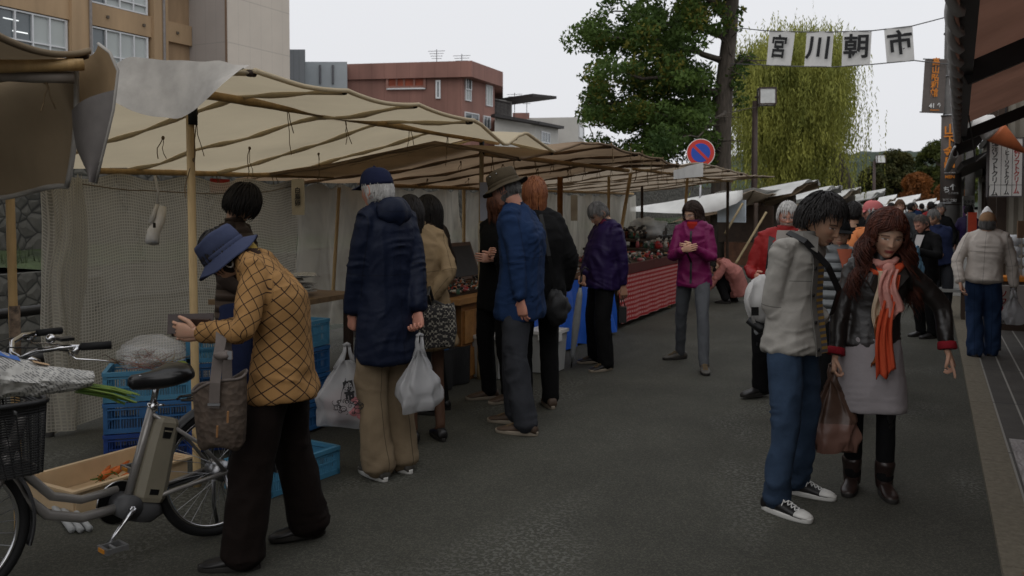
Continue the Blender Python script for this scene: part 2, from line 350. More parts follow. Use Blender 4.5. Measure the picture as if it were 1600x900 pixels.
bpoly([(xc-9, yc), (xc-.03, yc), (xc-.03, ye), (xc-9, ye)], 3.2, 24, 'cladding', pan, T); bpoly([(xc-.03, yc+.02), (xc, yc+.02), (xc, ye), (xc-.03, ye)], 3.2, 24, 'front_cladding', pan2, T)
mb = MB(); mb.box((xc+.0, yc-.02, 13.6), (.1, .1, 20.6)); mb.build('corner_trim', mat('bronze_trim', (.14, .085, .05), .5), T)
for px, z in ((84, 16.6), (172, 12.9), (228, 12.9), (280, 12.9)): mb = MB(); mb.box((X0+.08, yat(px), z), (.12, .16, .16)); mb.build('vent_cap', mat('vent_dark', (.1, .08, .06), .7), bpy.data.objects['school_building'])
def sil(name, label, cat, pts, z0, depth, m, group=None, part='wall'):   # prism from (px, py_top, d) list of facade corners, body goes back
    P = [PD(p[0], p[1], p[2]) for p in pts]; T = thing(name, (P[0].x, P[0].y, z0), label, cat, group)
    top = P[0].z; bk = [PD(p[0], p[1], p[2]+depth) for p in (pts[0], pts[-1])]
    poly = [(p.x, p.y) for p in P]+[(bk[1].x, bk[1].y), (bk[0].x, bk[0].y)]
    mb = MB(); mb.prism(poly, z0, top); mb.build(part, m, T); return T, P, top
grym = mat('grey_sheet_cladding', (.24, .26, .28), .5, .08, .5)
n, N, L = nodes(grym); t = N.new('ShaderNodeTexCoord'); s_ = N.new('ShaderNodeSeparateXYZ'); L(t.outputs['Object'], s_.inputs[0])
mixcol(grym, mathn(n, 'MULTIPLY', mathn(n, 'LESS_THAN', mathn(n, 'FRACT', mathn(n, 'MULTIPLY', s_.outputs[0], 2.6)), .12), .4), (.12, .13, .14))
sil('penthouse', 'narrow dark grey clad block next to the panelled tower', 'building', [(452, 79, 70), (479, 79, 70)], 3.2, 5, grym)
T, P, top = sil('warehouse', 'pale grey ribbed metal building left of the pink block', 'building', [(479, 98, 74), (544, 98, 74)], 3.2, 6, mat('grey_sheet_pale', (.36, .39, .41), .5, .06, .5))
for px in (502, 522):
    mb = MB(); a = PD(px, 103, 73.9); b_ = PD(px, 132, 73.9); mb.tube([a, b_], .1, 6); mb.build('vent_pipe', mat('dk_grey', (.12, .12, .13), .6), T)
pink = mat('pink_tile', (.245, .125, .10), .75, .2, .6, det=8, stretch=(1, 1, .15))
n, N, L = nodes(pink); t = N.new('ShaderNodeTexCoord'); s_ = N.new('ShaderNodeSeparateXYZ'); L(t.outputs['Object'], s_.inputs[0])
ax = mathn(n, 'ADD', s_.outputs[0], mathn(n, 'MULTIPLY', s_.outputs[1], .6))
mixcol(pink, mathn(n, 'MULTIPLY', mathn(n, 'LESS_THAN', mathn(n, 'FRACT', mathn(n, 'MULTIPLY', ax, .8)), .05), .4), (.13, .06, .05))
TP, P, top = sil('pink_block', 'dusky pink flat roofed block with overhanging top storey and red loggia', 'building', [(543, 103, 76.6), (722, 99.6, 75.4), (773, 113, 80.6)], 3.2, 12, pink)
# overhanging parapet
A, B, C_ = PD(543, 103, 76.4), PD(737, 99.3, 74.6), PD(786, 116, 81)
D_ = PD(786, 100, 92); E_ = PD(543, 100, 90)
mb = MB(); zb = CAMZ+(320-122)/F*75.; mb.prism([(p.x, p.y) for p in (A, B, C_, D_, E_)], zb, top+.05); mb.build('parapet', pink, TP)
def onwall(a, b, px, py):   # point on the vertical plane through a,b seen at pixel
    X = (px-800)/F; dx, dy = X*CS-SN, X*SN+CS
    ex, ey = b.x-a.x, b.y-a.y; det = dx*(-ey)+ex*dy; t_ = (a.x*(-ey)+ex*a.y)/det
    return Vector((dx*t_, dy*t_, CAMZ-(py-320)/F*t_))
def facade_win(T, a, b, pxs, pys, m, proud=.12, name='window', frame=None, bars=()):
    p0, p1 = onwall(a, b, pxs[0], pys[0]), onwall(a, b, pxs[1], pys[0]); q0 = onwall(a, b, pxs[0], pys[1])
    nrm = Vector((p1.y-p0.y, -(p1.x-p0.x), 0)).normalized()
    if nrm.dot(Vector((-p0.x, -p0.y, 0))) < 0: nrm = -nrm
    ang = math.atan2(p1.y-p0.y, p1.x-p0.x); c = (p0+p1)/2; c.z = (p0.z+q0.z)/2; wd = (Vector((p1.x-p0.x, p1.y-p0.y))).length; h = p0.z-q0.z
    f = MB(); fw = frame or .12
    for s_ in (-1, 1):
        e_ = Vector((math.cos(ang), math.sin(ang), 0)); f.box(c+e_*s_*wd/2+nrm*proud*.5, (fw, proud, h+fw), ang); f.box(c+Vector((0, 0, s_*h/2))+nrm*proud*.5, (wd-fw, proud*.9, fw), ang)
    for k in bars: f.box(c+Vector((math.cos(ang), math.sin(ang), 0))*wd*(k-.5)+nrm*proud*.45, (fw*.7, proud*.8, h-fw), ang)
    wo = f.build(name, alu if name == 'window' else pink, T)
    g = MB(); g.box(c+nrm*.03, (wd-fw, .05, h-fw), ang); g.build('pane', m, wo); return wo
Pa, Pb, Pc = P
logm = mat('red_loggia', (.33, .075, .035), .6, .4, .9)
facade_win(TP, Pa, Pb, (607, 665), (117, 138), logm, .25, 'loggia', .2, (.25, .45, .72))
mb = MB(); q1, q2 = onwall(Pa, Pb, 606, 140), onwall(Pa, Pb, 666, 140); mb.box((q1+q2)/2, ((q2-q1).length, .5, .12), math.atan2(q2.y-q1.y, q2.x-q1.x)); mb.build('ledge', alu, TP)
facade_win(TP, Pa, Pb, (683, 688), (128, 154), glass_d, .15, 'window', .14)
for xs, y2 in (((727, 735), (123, 157)), ((759, 768), (134, 165)), ((726, 747), (176, 194)), ((755, 765), (182, 200))):
    facade_win(TP, Pb, Pc, xs, y2, blind if y2[0] < 150 else glass_d, .12, 'window', .1, (.5,))
facade_win(TP, Pb, Pc, (727, 735), (123, 140), glass_d, .16, 'window', .1)
def antenna(px, py0, py1, d, label):
    a, b_ = PD(px, py1, d), PD(px, py0, d); T = thing('antenna', a, label, 'antenna'); mb = MB(); mb.tube([a, b_], .035, 5)
    for k in range(4):
        z = b_.z-.15-k*.22; hw = .75-.12*k; mb.tube([(a.x-hw, a.y-.2, z), (a.x+hw, a.y+.2, z)], .022, 4)
    mb.build('mast', mat('dk_grey', (.12, .12, .13), .6), T)
antenna(683, 79, 99, 80, 'wire television aerial on the pink block roof left of the other one')
antenna(722, 86, 99.4, 78, 'short television aerial over the corner of the pink block')
antenna(804, 146, 186, 88, 'aerial on the dark balcony house right of the pink block')
antenna(823, 151, 182, 95, 'thin aerial above the small pinkish house among the roofs')
dkh = mat('dark_timber_house', (.035, .032, .032), .7, .3)
T, P, top = sil('balcony_house', 'dark timber house with railed balcony beside the pink block', 'house', [(772, 155, 84), (800, 162, 86)], 3.2, 8, mat('house_pale', (.26, .25, .24), .7))
mb = MB(); a, b_ = PD(771, 148, 83), PD(803, 156, 84.6); mb.box((a+b_)/2+Vector((0, 3, 0)), ((b_-a).length+.5, 8, .25), math.atan2(b_.y-a.y, b_.x-a.x)); mb.build('roof', dkh, T)
mb = MB(); 
for k in range(12):
    c = PD(774+k*2.1, 170+k*.5, 82.8); mb.box(c, (.07, .07, 1.7))
for py in (158, 180): a, b_ = PD(774, py, 82.8), PD(798, py+5, 82.9); mb.tube([a, b_], .07, 4)
mb.build('balcony', dkh, T)
wht = mat('white_render', (.46, .45, .42), .8, .1, .4)
T, P, top = sil('white_house', 'white gabled house with brown eaves below the balcony house', 'house', [(773, 184, 78), (836, 190, 80), (872, 197, 86)], 3.2, 9, wht)
mb = MB()
for (a, b_) in ((PD(770, 181, 77.5), PD(838, 193, 79.3)), (PD(836, 192.5, 79.2), PD(875, 200, 86))): 
    d_ = b_-a; mb.box((a+b_)/2, (d_.length, .8, .25), rot=Matrix.Rotation(math.atan2(d_.y, d_.x), 3, 'Z')@Matrix.Rotation(-math.asin(d_.z/d_.length), 3, 'Y'))
mb.build('eaves', dkh, T); facade_win(T, P[1], P[2], (845, 858), (206, 222), glass_d, .1, 'window', .1, (.33, .66))
mb = MB(); mb.tube([PD(864, 201, 85), PD(864, 240, 85)], .08, 5); mb.build('downpipe', mat('dk_grey', (.12, .12, .13), .6), T)
T, P, top = sil('cream_block', 'plain cream flat roofed block partly behind the leafy tree', 'building', [(825, 185, 100), (903, 186, 99), (912, 188, 104)], 3.2, 10, wht)
facade_win(T, P[1], P[2], (904, 911), (196, 214), glass_d, .12)
sil('brick_shed', 'small brownish pink rooftop house behind the white house', 'house', [(801, 177, 96), (827, 178, 96)], 3.2, 5, pink)
# hill
hm = mat('hill_woods', (.035, .05, .035), .95, .35, .15)
mb = MB(); mb.grid(lambda u, v_: (-140+330*u, 330+120*v_, 30*math.sin(math.pi*min(1, v_*1.1))*(.55+.45*n1(u*5, 3))*(1-abs(2*u-1)**3)-.5+1.6*n1(u*60, v_*20)), 90, 24); tag(mb.build('hills', hm, smooth=True), kind='structure')
# ---------------------------------------------- trees
def leaf_mat(name, a, b):
    return mat(name, a, .7, 0, .9, c2=b, transl=.3, spec=.25, det=2)
bark = mat('bark', (.075, .062, .05), .95, .4, 7, bump=.9, bscale=14, stretch=(2, 2, .5))
def leaves(cl, count, size, m, name, parent, rs, droop=.3, asp=1.):
    nr = np.random.RandomState(rs); cl = np.array(cl, float); wgt = cl[:, 3]**2.2; idx = nr.choice(len(cl), count, p=wgt/wgt.sum())
    d = nr.normal(size=(count, 3)); d /= np.linalg.norm(d, axis=1)[:, None]; rad = nr.rand(count)**.42
    c = cl[idx, :3]+d*(rad*cl[idx, 3])[:, None]*np.array([1, 1, .75])
    u = nr.normal(size=(count, 3)); u[:, 2] -= droop; u /= np.linalg.norm(u, axis=1)[:, None]
    w_ = nr.normal(size=(count, 3)); v = np.cross(u, w_); v /= np.linalg.norm(v, axis=1)[:, None]
    s_ = size*(.6+.8*nr.rand(count))[:, None]; u *= s_; v *= s_*.5*asp
    V = np.stack([c-u, c+v*.9-u*.1, c+u, c-v*.9-u*.1], 1).reshape(-1, 3)
    o_ = np.array(ORG.get(parent.name, Vector())); V = V-o_
    me = bpy.data.meshes.new(name); me.vertices.add(len(V)); me.vertices.foreach_set('co', V.ravel()); me.loops.add(4*count); me.loops.foreach_set('vertex_index', np.arange(4*count))
    me.polygons.add(count); me.polygons.foreach_set('loop_start', np.arange(0, 4*count, 4)); me.update(calc_edges=True); me.materials.append(m)
    ob = bpy.data.objects.new(name, me); COL.objects.link(ob); ob.parent = parent; return ob
def limb(mb, a, b, r0, r1, wob=.1, n=7, seed=0):
    rr = random.Random(seed); pts = []; a = Vector(a); b = Vector(b); L_ = (b-a).length
    for k in range(n+1):
        t_ = k/n; p = a.lerp(b, t_); e_ = math.sin(math.pi*t_)*wob*L_; pts.append(p+Vector((rr.uniform(-1, 1), rr.uniform(-1, 1), rr.uniform(-.4, 1)))*e_*.5)
    mb.tube(pts, [r0+(r1-r0)*k/n for k in range(n+1)], 8); return pts
# large leafy tree: dark trunk, limbs to the left
dT = 25.; base = PD(1128, 440, dT); base.z = 0
T = thing('broadleaf_tree', base, 'tall leafy green tree with dark trunk and limbs spreading left behind the no parking sign', 'tree')
mb = MB(); tr = [base, PD(1126, 300, dT), PD(1127, 200, dT), PD(1131, 120, dT), PD(1139, 40, dT), PD(1145, -60, dT), PD(1140, -170, dT)]
mb.tube(tr, [.34, .28, .26, .24, .2, .16, .09], 12)
cl = []
LB = [((1128, 215), (1000, 190), .10, 0), ((1128, 190), (1040, 120), .09, 1), ((1130, 150), (960, 110), .10, -1), ((1133, 100), (1010, 40), .10, .5), ((1136, 60), (960, 20), .08, 0), ((1138, 30), (1050, -60), .09, 1),
      ((1128, 230), (1060, 210), .07, -1), ((1128, 210), (920, 195), .09, 1.2), ((1130, 120), (1165, 90), .05, 0), ((1132, 175), (1090, 215), .06, -1.5), ((1135, 20), (970, -60), .09, 0), ((1140, -20), (1120, -120), .08, 0), ((1128, 170), (915, 160), .08, .6), ((1131, 95), (930, 60), .07, -.4)]
for i, (a, b_, r0, dd) in enumerate(LB):
    pts = limb(mb, PD(a[0], a[1], dT), PD(b_[0], b_[1], dT+dd*1.8), r0, .02, .16, 8, i)
    for k in range(2, len(pts)):
        for q in range(2):
            rr_ = rnd.uniform(.18, .55); o_ = Vector((rnd.gauss(0, .6), rnd.gauss(0, .8), rnd.gauss(0, .45))); cl.append((*(pts[k]+o_), rr_)); 
            if q == 0: limb(mb, pts[k], pts[k]+o_, .02, .006, .1, 3, i*20+k)
def inside(px, py):   # crown outline of the photo, as ranges of px per height
    T_ = [(-120, 1000, 1150), (0, 925, 1165), (40, 900, 1150), (80, 905, 1160), (100, 905, 1150), (150, 885, 1165), (175, 895, 1150), (200, 918, 1150), (232, 925, 1140), (262, 1000, 1110)]
    for (y0, a0, b0), (y1, a1, b1) in zip(T_, T_[1:]):
        if y0 <= py <= y1: f_ = (py-y0)/(y1-y0); return a0+(a1-a0)*f_ < px < b0+(b1-b0)*f_
    return False
cnt = 0
while cnt < 250:
    px, py = rnd.uniform(880, 1170), rnd.uniform(-120, 262)
    if cnt > 205: px, py = rnd.uniform(1020, 1100), rnd.uniform(120, 262)
    if inside(px-14, py) and inside(px+14, py):
        if n1(px/30, py/30) < -.18 or (px > 1112 and 20 < py < 235 and rnd.random() < .8): continue
        cl.append((*PD(px, py, dT+rnd.uniform(-2.4, 2.4)), rnd.uniform(.16, .5))); cnt += 1
def keep(c):
    d = c[0]*-SN+c[1]*CS; px = 800+F*(c[0]*CS+c[1]*SN)/d; py = 320-F*(c[2]-CAMZ)/d
    return px < 1100 or (px+F*c[3]/d < 1172 and (d > dT+.5+c[3]*.8 or py < 12) and not (py > 205)) 
cl = [c for c in cl if keep(c)]
for i in range(34):
    px, py = (rnd.uniform(1112, 1160), rnd.uniform(-60, 48)) if i < 17 else (rnd.uniform(1140, 1162), rnd.uniform(95, 160)) if i < 26 else (rnd.uniform(1085, 1125), rnd.uniform(185, 250)); cl.append((*PD(px, py, dT+rnd.uniform(-1.2, 1.2)), rnd.uniform(.12, .34)))
    limb(mb, PD(1131, py+25, dT), Vector(cl[-1][:3]), .03, .008, .1, 4, 400+i)
mb.build('trunk', bark, T, True)
leaves(cl, 47000, .07, leaf_mat('leaf_green', (.028, .058, .014), (.095, .15, .028)), 'crown', T, 1)
leaves([c for c in cl if n1(c[0]*.4, c[1]*.4, c[2]*.4) > .25], 5000, .07, leaf_mat('leaf_turning', (.12, .13, .02), (.20, .17, .03)), 'turning_leaves', T, 2)
# willow
dW = 38.; base = PD(1325, 420, dW); base.z = 0
T = thing('weeping_willow', base, 'weeping willow with yellow green hanging curtains of leaves behind the street lamp', 'tree')
mb = MB(); mb.tube([base, PD(1318, 290, dW), PD(1300, 245, dW), PD(1285, 215, dW), PD(1262, 160, dW), PD(1255, 90, dW)], [.45, .4, .36, .3, .22, .1], 10)
tips = []
for i in range(46):
    px = rnd.uniform(1165, 1305); top = 50+abs(px-1262)**1.5*.04+rnd.uniform(0, 40); py = top
    p = PD(px, py, dW+rnd.uniform(-3.5, 3.5)); limb(mb, PD(1262+rnd.uniform(-10, 10), 150+rnd.uniform(-40, 40), dW), p, .09, .02, .2, 6, 100+i); tips.append((px, py, p))
mb.build('trunk', bark, T, True)
nr = np.random.RandomState(4); VV = []
mb = MB()
for i in range(8200):
    if rnd.random() < .6: px, py, p = tips[rnd.randrange(len(tips))]; p = p+Vector((rnd.gauss(0, .5), rnd.gauss(0, 1.0), rnd.gauss(0, .35)))
    else: px = rnd.gauss(1240, 42); py = rnd.uniform(75, 235); p = PD(px, py, dW+rnd.uniform(-3.6, 3.6))
    Ls = rnd.uniform(1.2, 4.2); vx, vy = rnd.gauss(0, .06), rnd.gauss(0, .12); k = int(Ls/.16)
    for j in range(k):
        t_ = j/k; c = p+Vector((vx*t_*Ls*(1-t_*.3), vy*t_*Ls, -t_*Ls+.15*math.sin(t_*6+i)))
        if c.z < 2.0: break
        a = rnd.uniform(0, 6.28); l_ = rnd.uniform(.09, .19); w2 = rnd.uniform(.014, .034); e_ = Vector((math.cos(a), math.sin(a), 0))*w2; d_ = Vector((rnd.gauss(0, .05), rnd.gauss(0, .05), -l_))
        VV.append((c, c+e_+d_*.5, c+d_*1.3, c-e_+d_*.5))
mb.v = [tuple(p) for q in VV for p in q]; mb.f = [(4*i, 4*i+1, 4*i+2, 4*i+3) for i in range(len(VV))]; mb.m = [0]*len(VV)
mb.build('crown', leaf_mat('leaf_willow', (.11, .13, .025), (.38, .38, .085)), T)
def far_tree(px, pytop, pxw, d, label, m, seed, base_h=2.):
    base = PD(px, 330, d); base.z = 0; T = thing('park_tree', base, label, 'tree', 'autumn trees beyond the market'); top = PD(px, pytop, d).z; W_ = pxw/F*d/2; rr = random.Random(seed)
    mb = MB(); mb.tube([base, base+Vector((.3, 0, top*.55)), base+Vector((0, 0, top*.85))], [.5, .35, .1], 8); cl = []
    for i in range(70):
        z = rr.uniform(base_h, top-1); f_ = math.sin(math.pi*min(1, (z-base_h*.2)/(top-base_h*.2))**.75); a = rr.uniform(0, 6.28); q = rr.random()**.5*W_*f_*.9
        c = base+Vector((math.cos(a)*q, math.sin(a)*q, z)); cl.append((*c, rr.uniform(.7, 1.7)*W_/6))
        if i % 4 == 0: limb(mb, base+Vector((0, 0, z*.6)), c, .15, .03, .1, 4, i)
    cl.append((*(base+Vector((0, 0, top-.9))), 1.2)); mb.build('trunk', bark, T, True); leaves(cl, 15000, .17, m, 'crown', T, seed)
far_tree(1395, 232, 110, 85, 'dark green rounded tree beyond the far stalls with a lamp before it', leaf_mat('leaf_far_brown', (.02, .032, .010), (.075, .068, .018)), 11)
far_tree(1362, 262, 60, 80, 'lower brownish green tree at the left end of the far group', leaf_mat('leaf_far_brown', 0, 0), 12)
far_tree(1462, 218, 95, 90, 'tall dark tree with yellowish top left of the utility pole', leaf_mat('leaf_far_green', (.02, .035, .010), (.085, .095, .018)), 13)
far_tree(1432, 270, 50, 75, 'orange red autumn tree between the two dark trees', leaf_mat('leaf_orange', (.11, .045, .015), (.24, .085, .02)), 14)
far_tree(1510, 225, 60, 95, 'pale green tree showing between the utility pole and the shops', leaf_mat('leaf_far_light', (.07, .09, .02), (.13, .15, .03)), 15)
far_tree(1482, 285, 50, 80, 'dull orange tree low behind the utility pole', leaf_mat('leaf_orange', 0, 0), 16)
# ================================================= MARKET STALLS
canvas = mat('canvas_beige', (.64, .55, .39), .9, .12, .9, transl=.42, bump=.25, bscale=14, det=9)
canvas_b = mat('canvas_brown', (.27, .19, .12), .9, .6, .7, transl=.38, bump=.25, bscale=14, det=9)
canvas_t = mat('canvas_taupe', (.46, .38, .29), .9, .15, .9, transl=.4, bump=.25, bscale=14, det=9)
canvas_g = mat('canvas_grey', (.36, .34, .31), .75, .3, 3.5, transl=.12, bump=.4, bscale=10, det=9)
canvas_w = mat('canvas_white', (.72, .72, .70), .7, .14, 2, transl=.15, bump=.2, bscale=10)
canvas_d = mat('canvas_dark', (.23, .175, .11), .9, .3, .9, transl=.22, bump=.25, bscale=14, det=9)
def lerp_list(P, u):
    k = u*(len(P)-1); i = min(int(k), len(P)-2); t_ = k-i; return Vector(P[i]).lerp(Vector(P[i+1]), t_)
def canopy(T, front, rear, m, nraf, sag=.05, name='canopy', nu=64, nv=26, seed=0, rafters=True, vsag=.05, ridge=None):
    def f(u, v):
        a, b_ = lerp_list(front, u), lerp_list(rear, u); p = a.lerp(b_, v)
        if ridge:
            vb, zb = ridge(u); k = v/vb if v < vb else 1-(v-vb)/(1-vb); p.z = (a.z if v < vb else b_.z)*(1-k)+zb*k
        p.z -= sag*abs(math.sin(math.pi*u*nraf))**.8*(1-.3*v)+vsag*math.sin(math.pi*v)
        p.z += .016*n1(p.x*2.2+seed, p.y*2.2, 0)+.03*n1(p.x*.8+seed, p.y*.8, 4); return p
    mb = MB(); mb.grid(f, nu, nv); cv = mb.build(name, m, T, True)
    hm_ = MB(); hm_.tube([f(i/60, 0)+Vector((0, 0, -.006)) for i in range(61)], .014, 6); hm_.build('hem', m, cv, True)
    if rafters:
        for k in range(nraf+1):
            u = min(max(k/nraf, .004), .996); P = [f(u, v)+Vector((0, 0, -.018+.006*math.sin(v*17+k))) for v in np.linspace(0.01, 1, 22)]
            s_ = MB(); s_.tube(P, [.018+.007*math.sin(j*1.9+k) for j in range(22)], 8, flat=.8); s_.build('rafter_sleeve', m, cv, True)
            s_ = MB(); s_.tube([P[0]+(P[0]-P[1])*.12, P[0]+(P[1]-P[0])*.2], .018, 8); s_.build('rafter', dkwood, T, True)
    return f
def pole(T, a, b_, r=.024, m=bamboo, name='pole', nodes_=True):
    a = Vector(a); b_ = Vector(b_); L_ = (b_-a).length; n_ = max(2, int(L_/.07)); pts = [a.lerp(b_, i/n_) for i in range(n_+1)]
    rad = [r*(1+(.09 if nodes_ and (i % 5 == 0) else 0)) for i in range(n_+1)]; mb = MB(); mb.tube(pts, rad, 10); return mb.build(name, m, T, True)
def ties(T, pts, seed=0, ln=.12):
    rr = random.Random(seed)
    for p in pts:
        p = Vector(p); mb = MB(); mb.sphere(p, .011, 6, 5, (1, 1, 1.4))
        for s_ in (-1, 1):
            q = p.copy(); L_ = rr.uniform(.5, 1.3)*ln; P = [q]
            for k in range(4): q = q+Vector((rr.uniform(-.015, .015), s_*.008+rr.uniform(-.012, .012), -L_/4)); P.append(q)
            mb.tube([p]+P[1:], .0032, 4)
        mb.build('string_tie', ropem, T)
# --- stall 0 (nearest, left)
T0 = thing('market_stall', (-4.02, 2.85, 0), 'nearest market stall canopy at the left edge with a drooping curled end flap', 'stall', 'canvas roofed market stalls along the river')
f0 = canopy(T0, [(-3.0, -1.5, 2.12), (-3.0, 1.2, 2.2), (-3.02, 2.08, 2.21), (-3.05, 2.5, 2.205)], [(-6.0, -1.5, 1.92), (-6.0, 2.5, 1.98)], canvas_d, 3, .04, seed=3)
def drape0(u, v):
    x = -3.14-1.9*u; topz = 2.235-.22*u**.7 if u > 0 else 2.235; curl = max(0, 1-u/.1)
    z = topz+(1.70-.015*u*8-topz)*v; y = 2.55+.03*math.sin(u*22+v*2)*v-.12*curl**1.5*(.3+v*.2)+.05*v
    x2 = x-.07*curl*v*2+.03*math.sin(v*3)*curl; return Vector((x2, y, z+.012*n1(u*9, v*3)))
mb = MB(); mb.grid(drape0, 60, 20); dr = mb.build('end_flap', canvas_d, T0, True)
mb = MB(); mb.tube([drape0(u, 1) for u in np.linspace(0, 1, 40)], .012, 6); mb.tube([drape0(0, v) for v in np.linspace(0, 1, 14)], .011, 6); mb.build('hem', canvas_g, dr, True)
# curled corner of the end flap: brown inside above, grey outside below with its shade painted into the tint
def patchg(L1, L2, nu, nv, bul): 
    def f(u, v):
        a = lerp_list([PD(*q) for q in L1], v); b_ = lerp_list([PD(*q) for q in L2], v); p = a.lerp(b_, u); k = math.sin(math.pi*u)*bul; return p+Vector((k*.5, -k, 0))
    mb = MB(); mb.grid(f, nu, nv); return mb
patchg([(112, 98, 3.72), (114, 130, 3.74), (115, 174, 3.70)], [(158, 70, 3.46), (176, 84, 3.42), (188, 112, 3.40), (184, 142, 3.42), (168, 162, 3.46), (150, 171, 3.5)], 10, 22, -.06).build('corner_curl', mat('canvas_ochre', (.22, .15, .08), .9, .3, 2, transl=.35), T0, True)
patchg([(115, 173, 3.62), (116, 200, 3.62), (121, 232, 3.6), (133, 260, 3.56), (149, 284, 3.5)], [(184, 141, 3.40), (180, 172, 3.40), (170, 212, 3.41), (160, 250, 3.43), (151, 286, 3.46)], 14, 20, .05).build('corner_fold', mat('canvas_grey_shaded', (.13, .118, .112), .8, .3, 4), T0, True)
mb = MB(); mb.tube([PD(*q) for q in ((158, 70, 3.46), (176, 84, 3.42), (188, 112, 3.40), (184, 142, 3.40), (180, 172, 3.39), (170, 212, 3.40), (160, 250, 3.42), (151, 286, 3.45))], .006, 6); mb.build('corner_hem', canvas_g, T0, True)
pole(T0, (-3.75, -1.5, 2.0), (-3.72, 2.42, 2.07), .026); pole(T0, (-5.3, -.5, 2.03), (-3.06, 2.44, 2.12), .024, steel and mat('pole_grey', (.22, .19, .16), .6, .3)); pole(T0, (-3.35, 1.9, 2.1), (-3.02, 2.45, 2.17), .024)
pole(T0, (-4.02, 2.85, 0), (-4.04, 2.85, 2.02), .021)
mb = MB(); mb.tube([(-4.02, 2.85, .78), (-4.02, 2.85, 1.13)], .0255, 10); mb.build('rust_sleeve', mat('rusty_sleeve', (.13, .09, .06), .8, .8, 25), T0, True)
ties(T0, [(-3.12, 2.36, 2.1), (-3.3, 2.0, 2.05), (-3.7, 2.3, 2.06)], 1, .2)
# --- stall 1 (big beige canopy)
T1 = thing('market_stall', (-3.8, 3.77, 0), 'vegetable stall under the big beige canvas canopy with bamboo beams', 'stall', 'canvas roofed market stalls along the river')
XF = -3.0
fr1 = [PX(400, 103, XF), PX(474, 124, XF), PX(556, 143, XF), PX(660, 166, XF), PX(752, 192, XF), PX(790, 222, XF), PX(822, 204, XF), PX(866, 236, XF)]
ysf = [p.y for p in fr1]
def fr1f(u):
    y = ysf[0]+(ysf[-1]-ysf[0])*u
    for a, b_ in zip(fr1, fr1[1:]):
        if a.y-1e-6 <= y <= b_.y+1e-6: return a.lerp(b_, (y-a.y)/(b_.y-a.y))
    return fr1[-1]
FR1 = [fr1f(i/60) for i in range(61)]
RR1 = [(-5.85, FR1[0].y+(FR1[-1].y+.5-FR1[0].y)*i/10, 1.93-.0*i) for i in range(11)]
f1 = canopy(T1, FR1, RR1, canvas, 5, .022, seed=9, nu=90, vsag=.012, ridge=lambda u: (.29, 2.315-.07*u+.06*math.exp(-(u/.09)**2)))
def flap1(u, v):   # side flap hanging over the near edge
    p = f1(0, u*.42); drop = .30*math.sin(math.pi*min(1, (u+.02)*1.0))**1.1*(1-.1*u)+.015; return p+Vector((.02*math.sin(u*9), -.03-.05*v*(1+.6*math.sin(u*11)), .02-drop*v+.012*n1(u*11, v*4)))
mb = MB(); mb.grid(flap1, 40, 12); mb.build('side_flap', canvas_g, T1, True)
p_ = PX(325, 149, -3.8); q_ = PX(778, 223, -3.8); pole(T1, p_, q_, .026, name='front_beam')
p_ = PX(150, 267, -5.7); q_ = PX(520, 276, -5.7); pole(T1, p_, q_, .024, name='rear_beam')
pt1 = PX(303, 168, -3.8); pt2 = PX(753, 222, -3.8)
pole(T1, (-3.8, pt1.y, 0), (-3.82, pt1.y, pt1.z), .023, pinewood, nodes_=False); pole(T1, (-3.78, pt2.y-.1, 0), (-3.8, pt2.y, pt2.z), .021, mat('pole_pale', '9c8a68', .6, .2, 6), nodes_=False)
pole(T1, (-5.7, 3.9, 0), (-5.7, 3.9, 1.9), .024, dkwood); pole(T1, (-5.68, 8.55, 0), (-5.68, 8.55, 1.95), .028, blackp)
mb = MB(); mb.tube([pt1+Vector((0, 0, -.1)), pt1+Vector((0, 0, .02))], .027); mb.build('rubber_cap', rubber, T1, True)
mb = MB(); mb.tube([pt2+Vector((0, 0, -.12)), pt2+Vector((0, 0, .02))], .025); mb.build('rubber_cap', rubber, T1, True)
ties(T1, [pt1+Vector((0, .03, -.03)), pt1+Vector((0, 0, -.3)), PX(450, 170, -3.8), PX(540, 184, -3.8), PX(640, 200, -3.8), PX(700, 211, -3.8), pt2], 2, .25)
ties(T1, [PX(x, 271, -5.7) for x in (190, 243, 300, 340, 395, 430, 470, 500)], 3, .12)
ties(T1, [f1(u, .55)+Vector((0, 0, -.07)) for u in (.22, .42, .62)], 4, .2)
mb = MB(); mb.tube([f1(.1+.8*t_, .9)+Vector((0, 0, -.12-.1*math.sin(3.14*t_))) for t_ in np.linspace(0, 1, 20)], .004, 4); mb.tube([f1(.75, .1), f1(.8, .6)+Vector((0, 0, -.1)), f1(.95, .9)], .003, 4); mb.build('guy_string', ropem, T1)
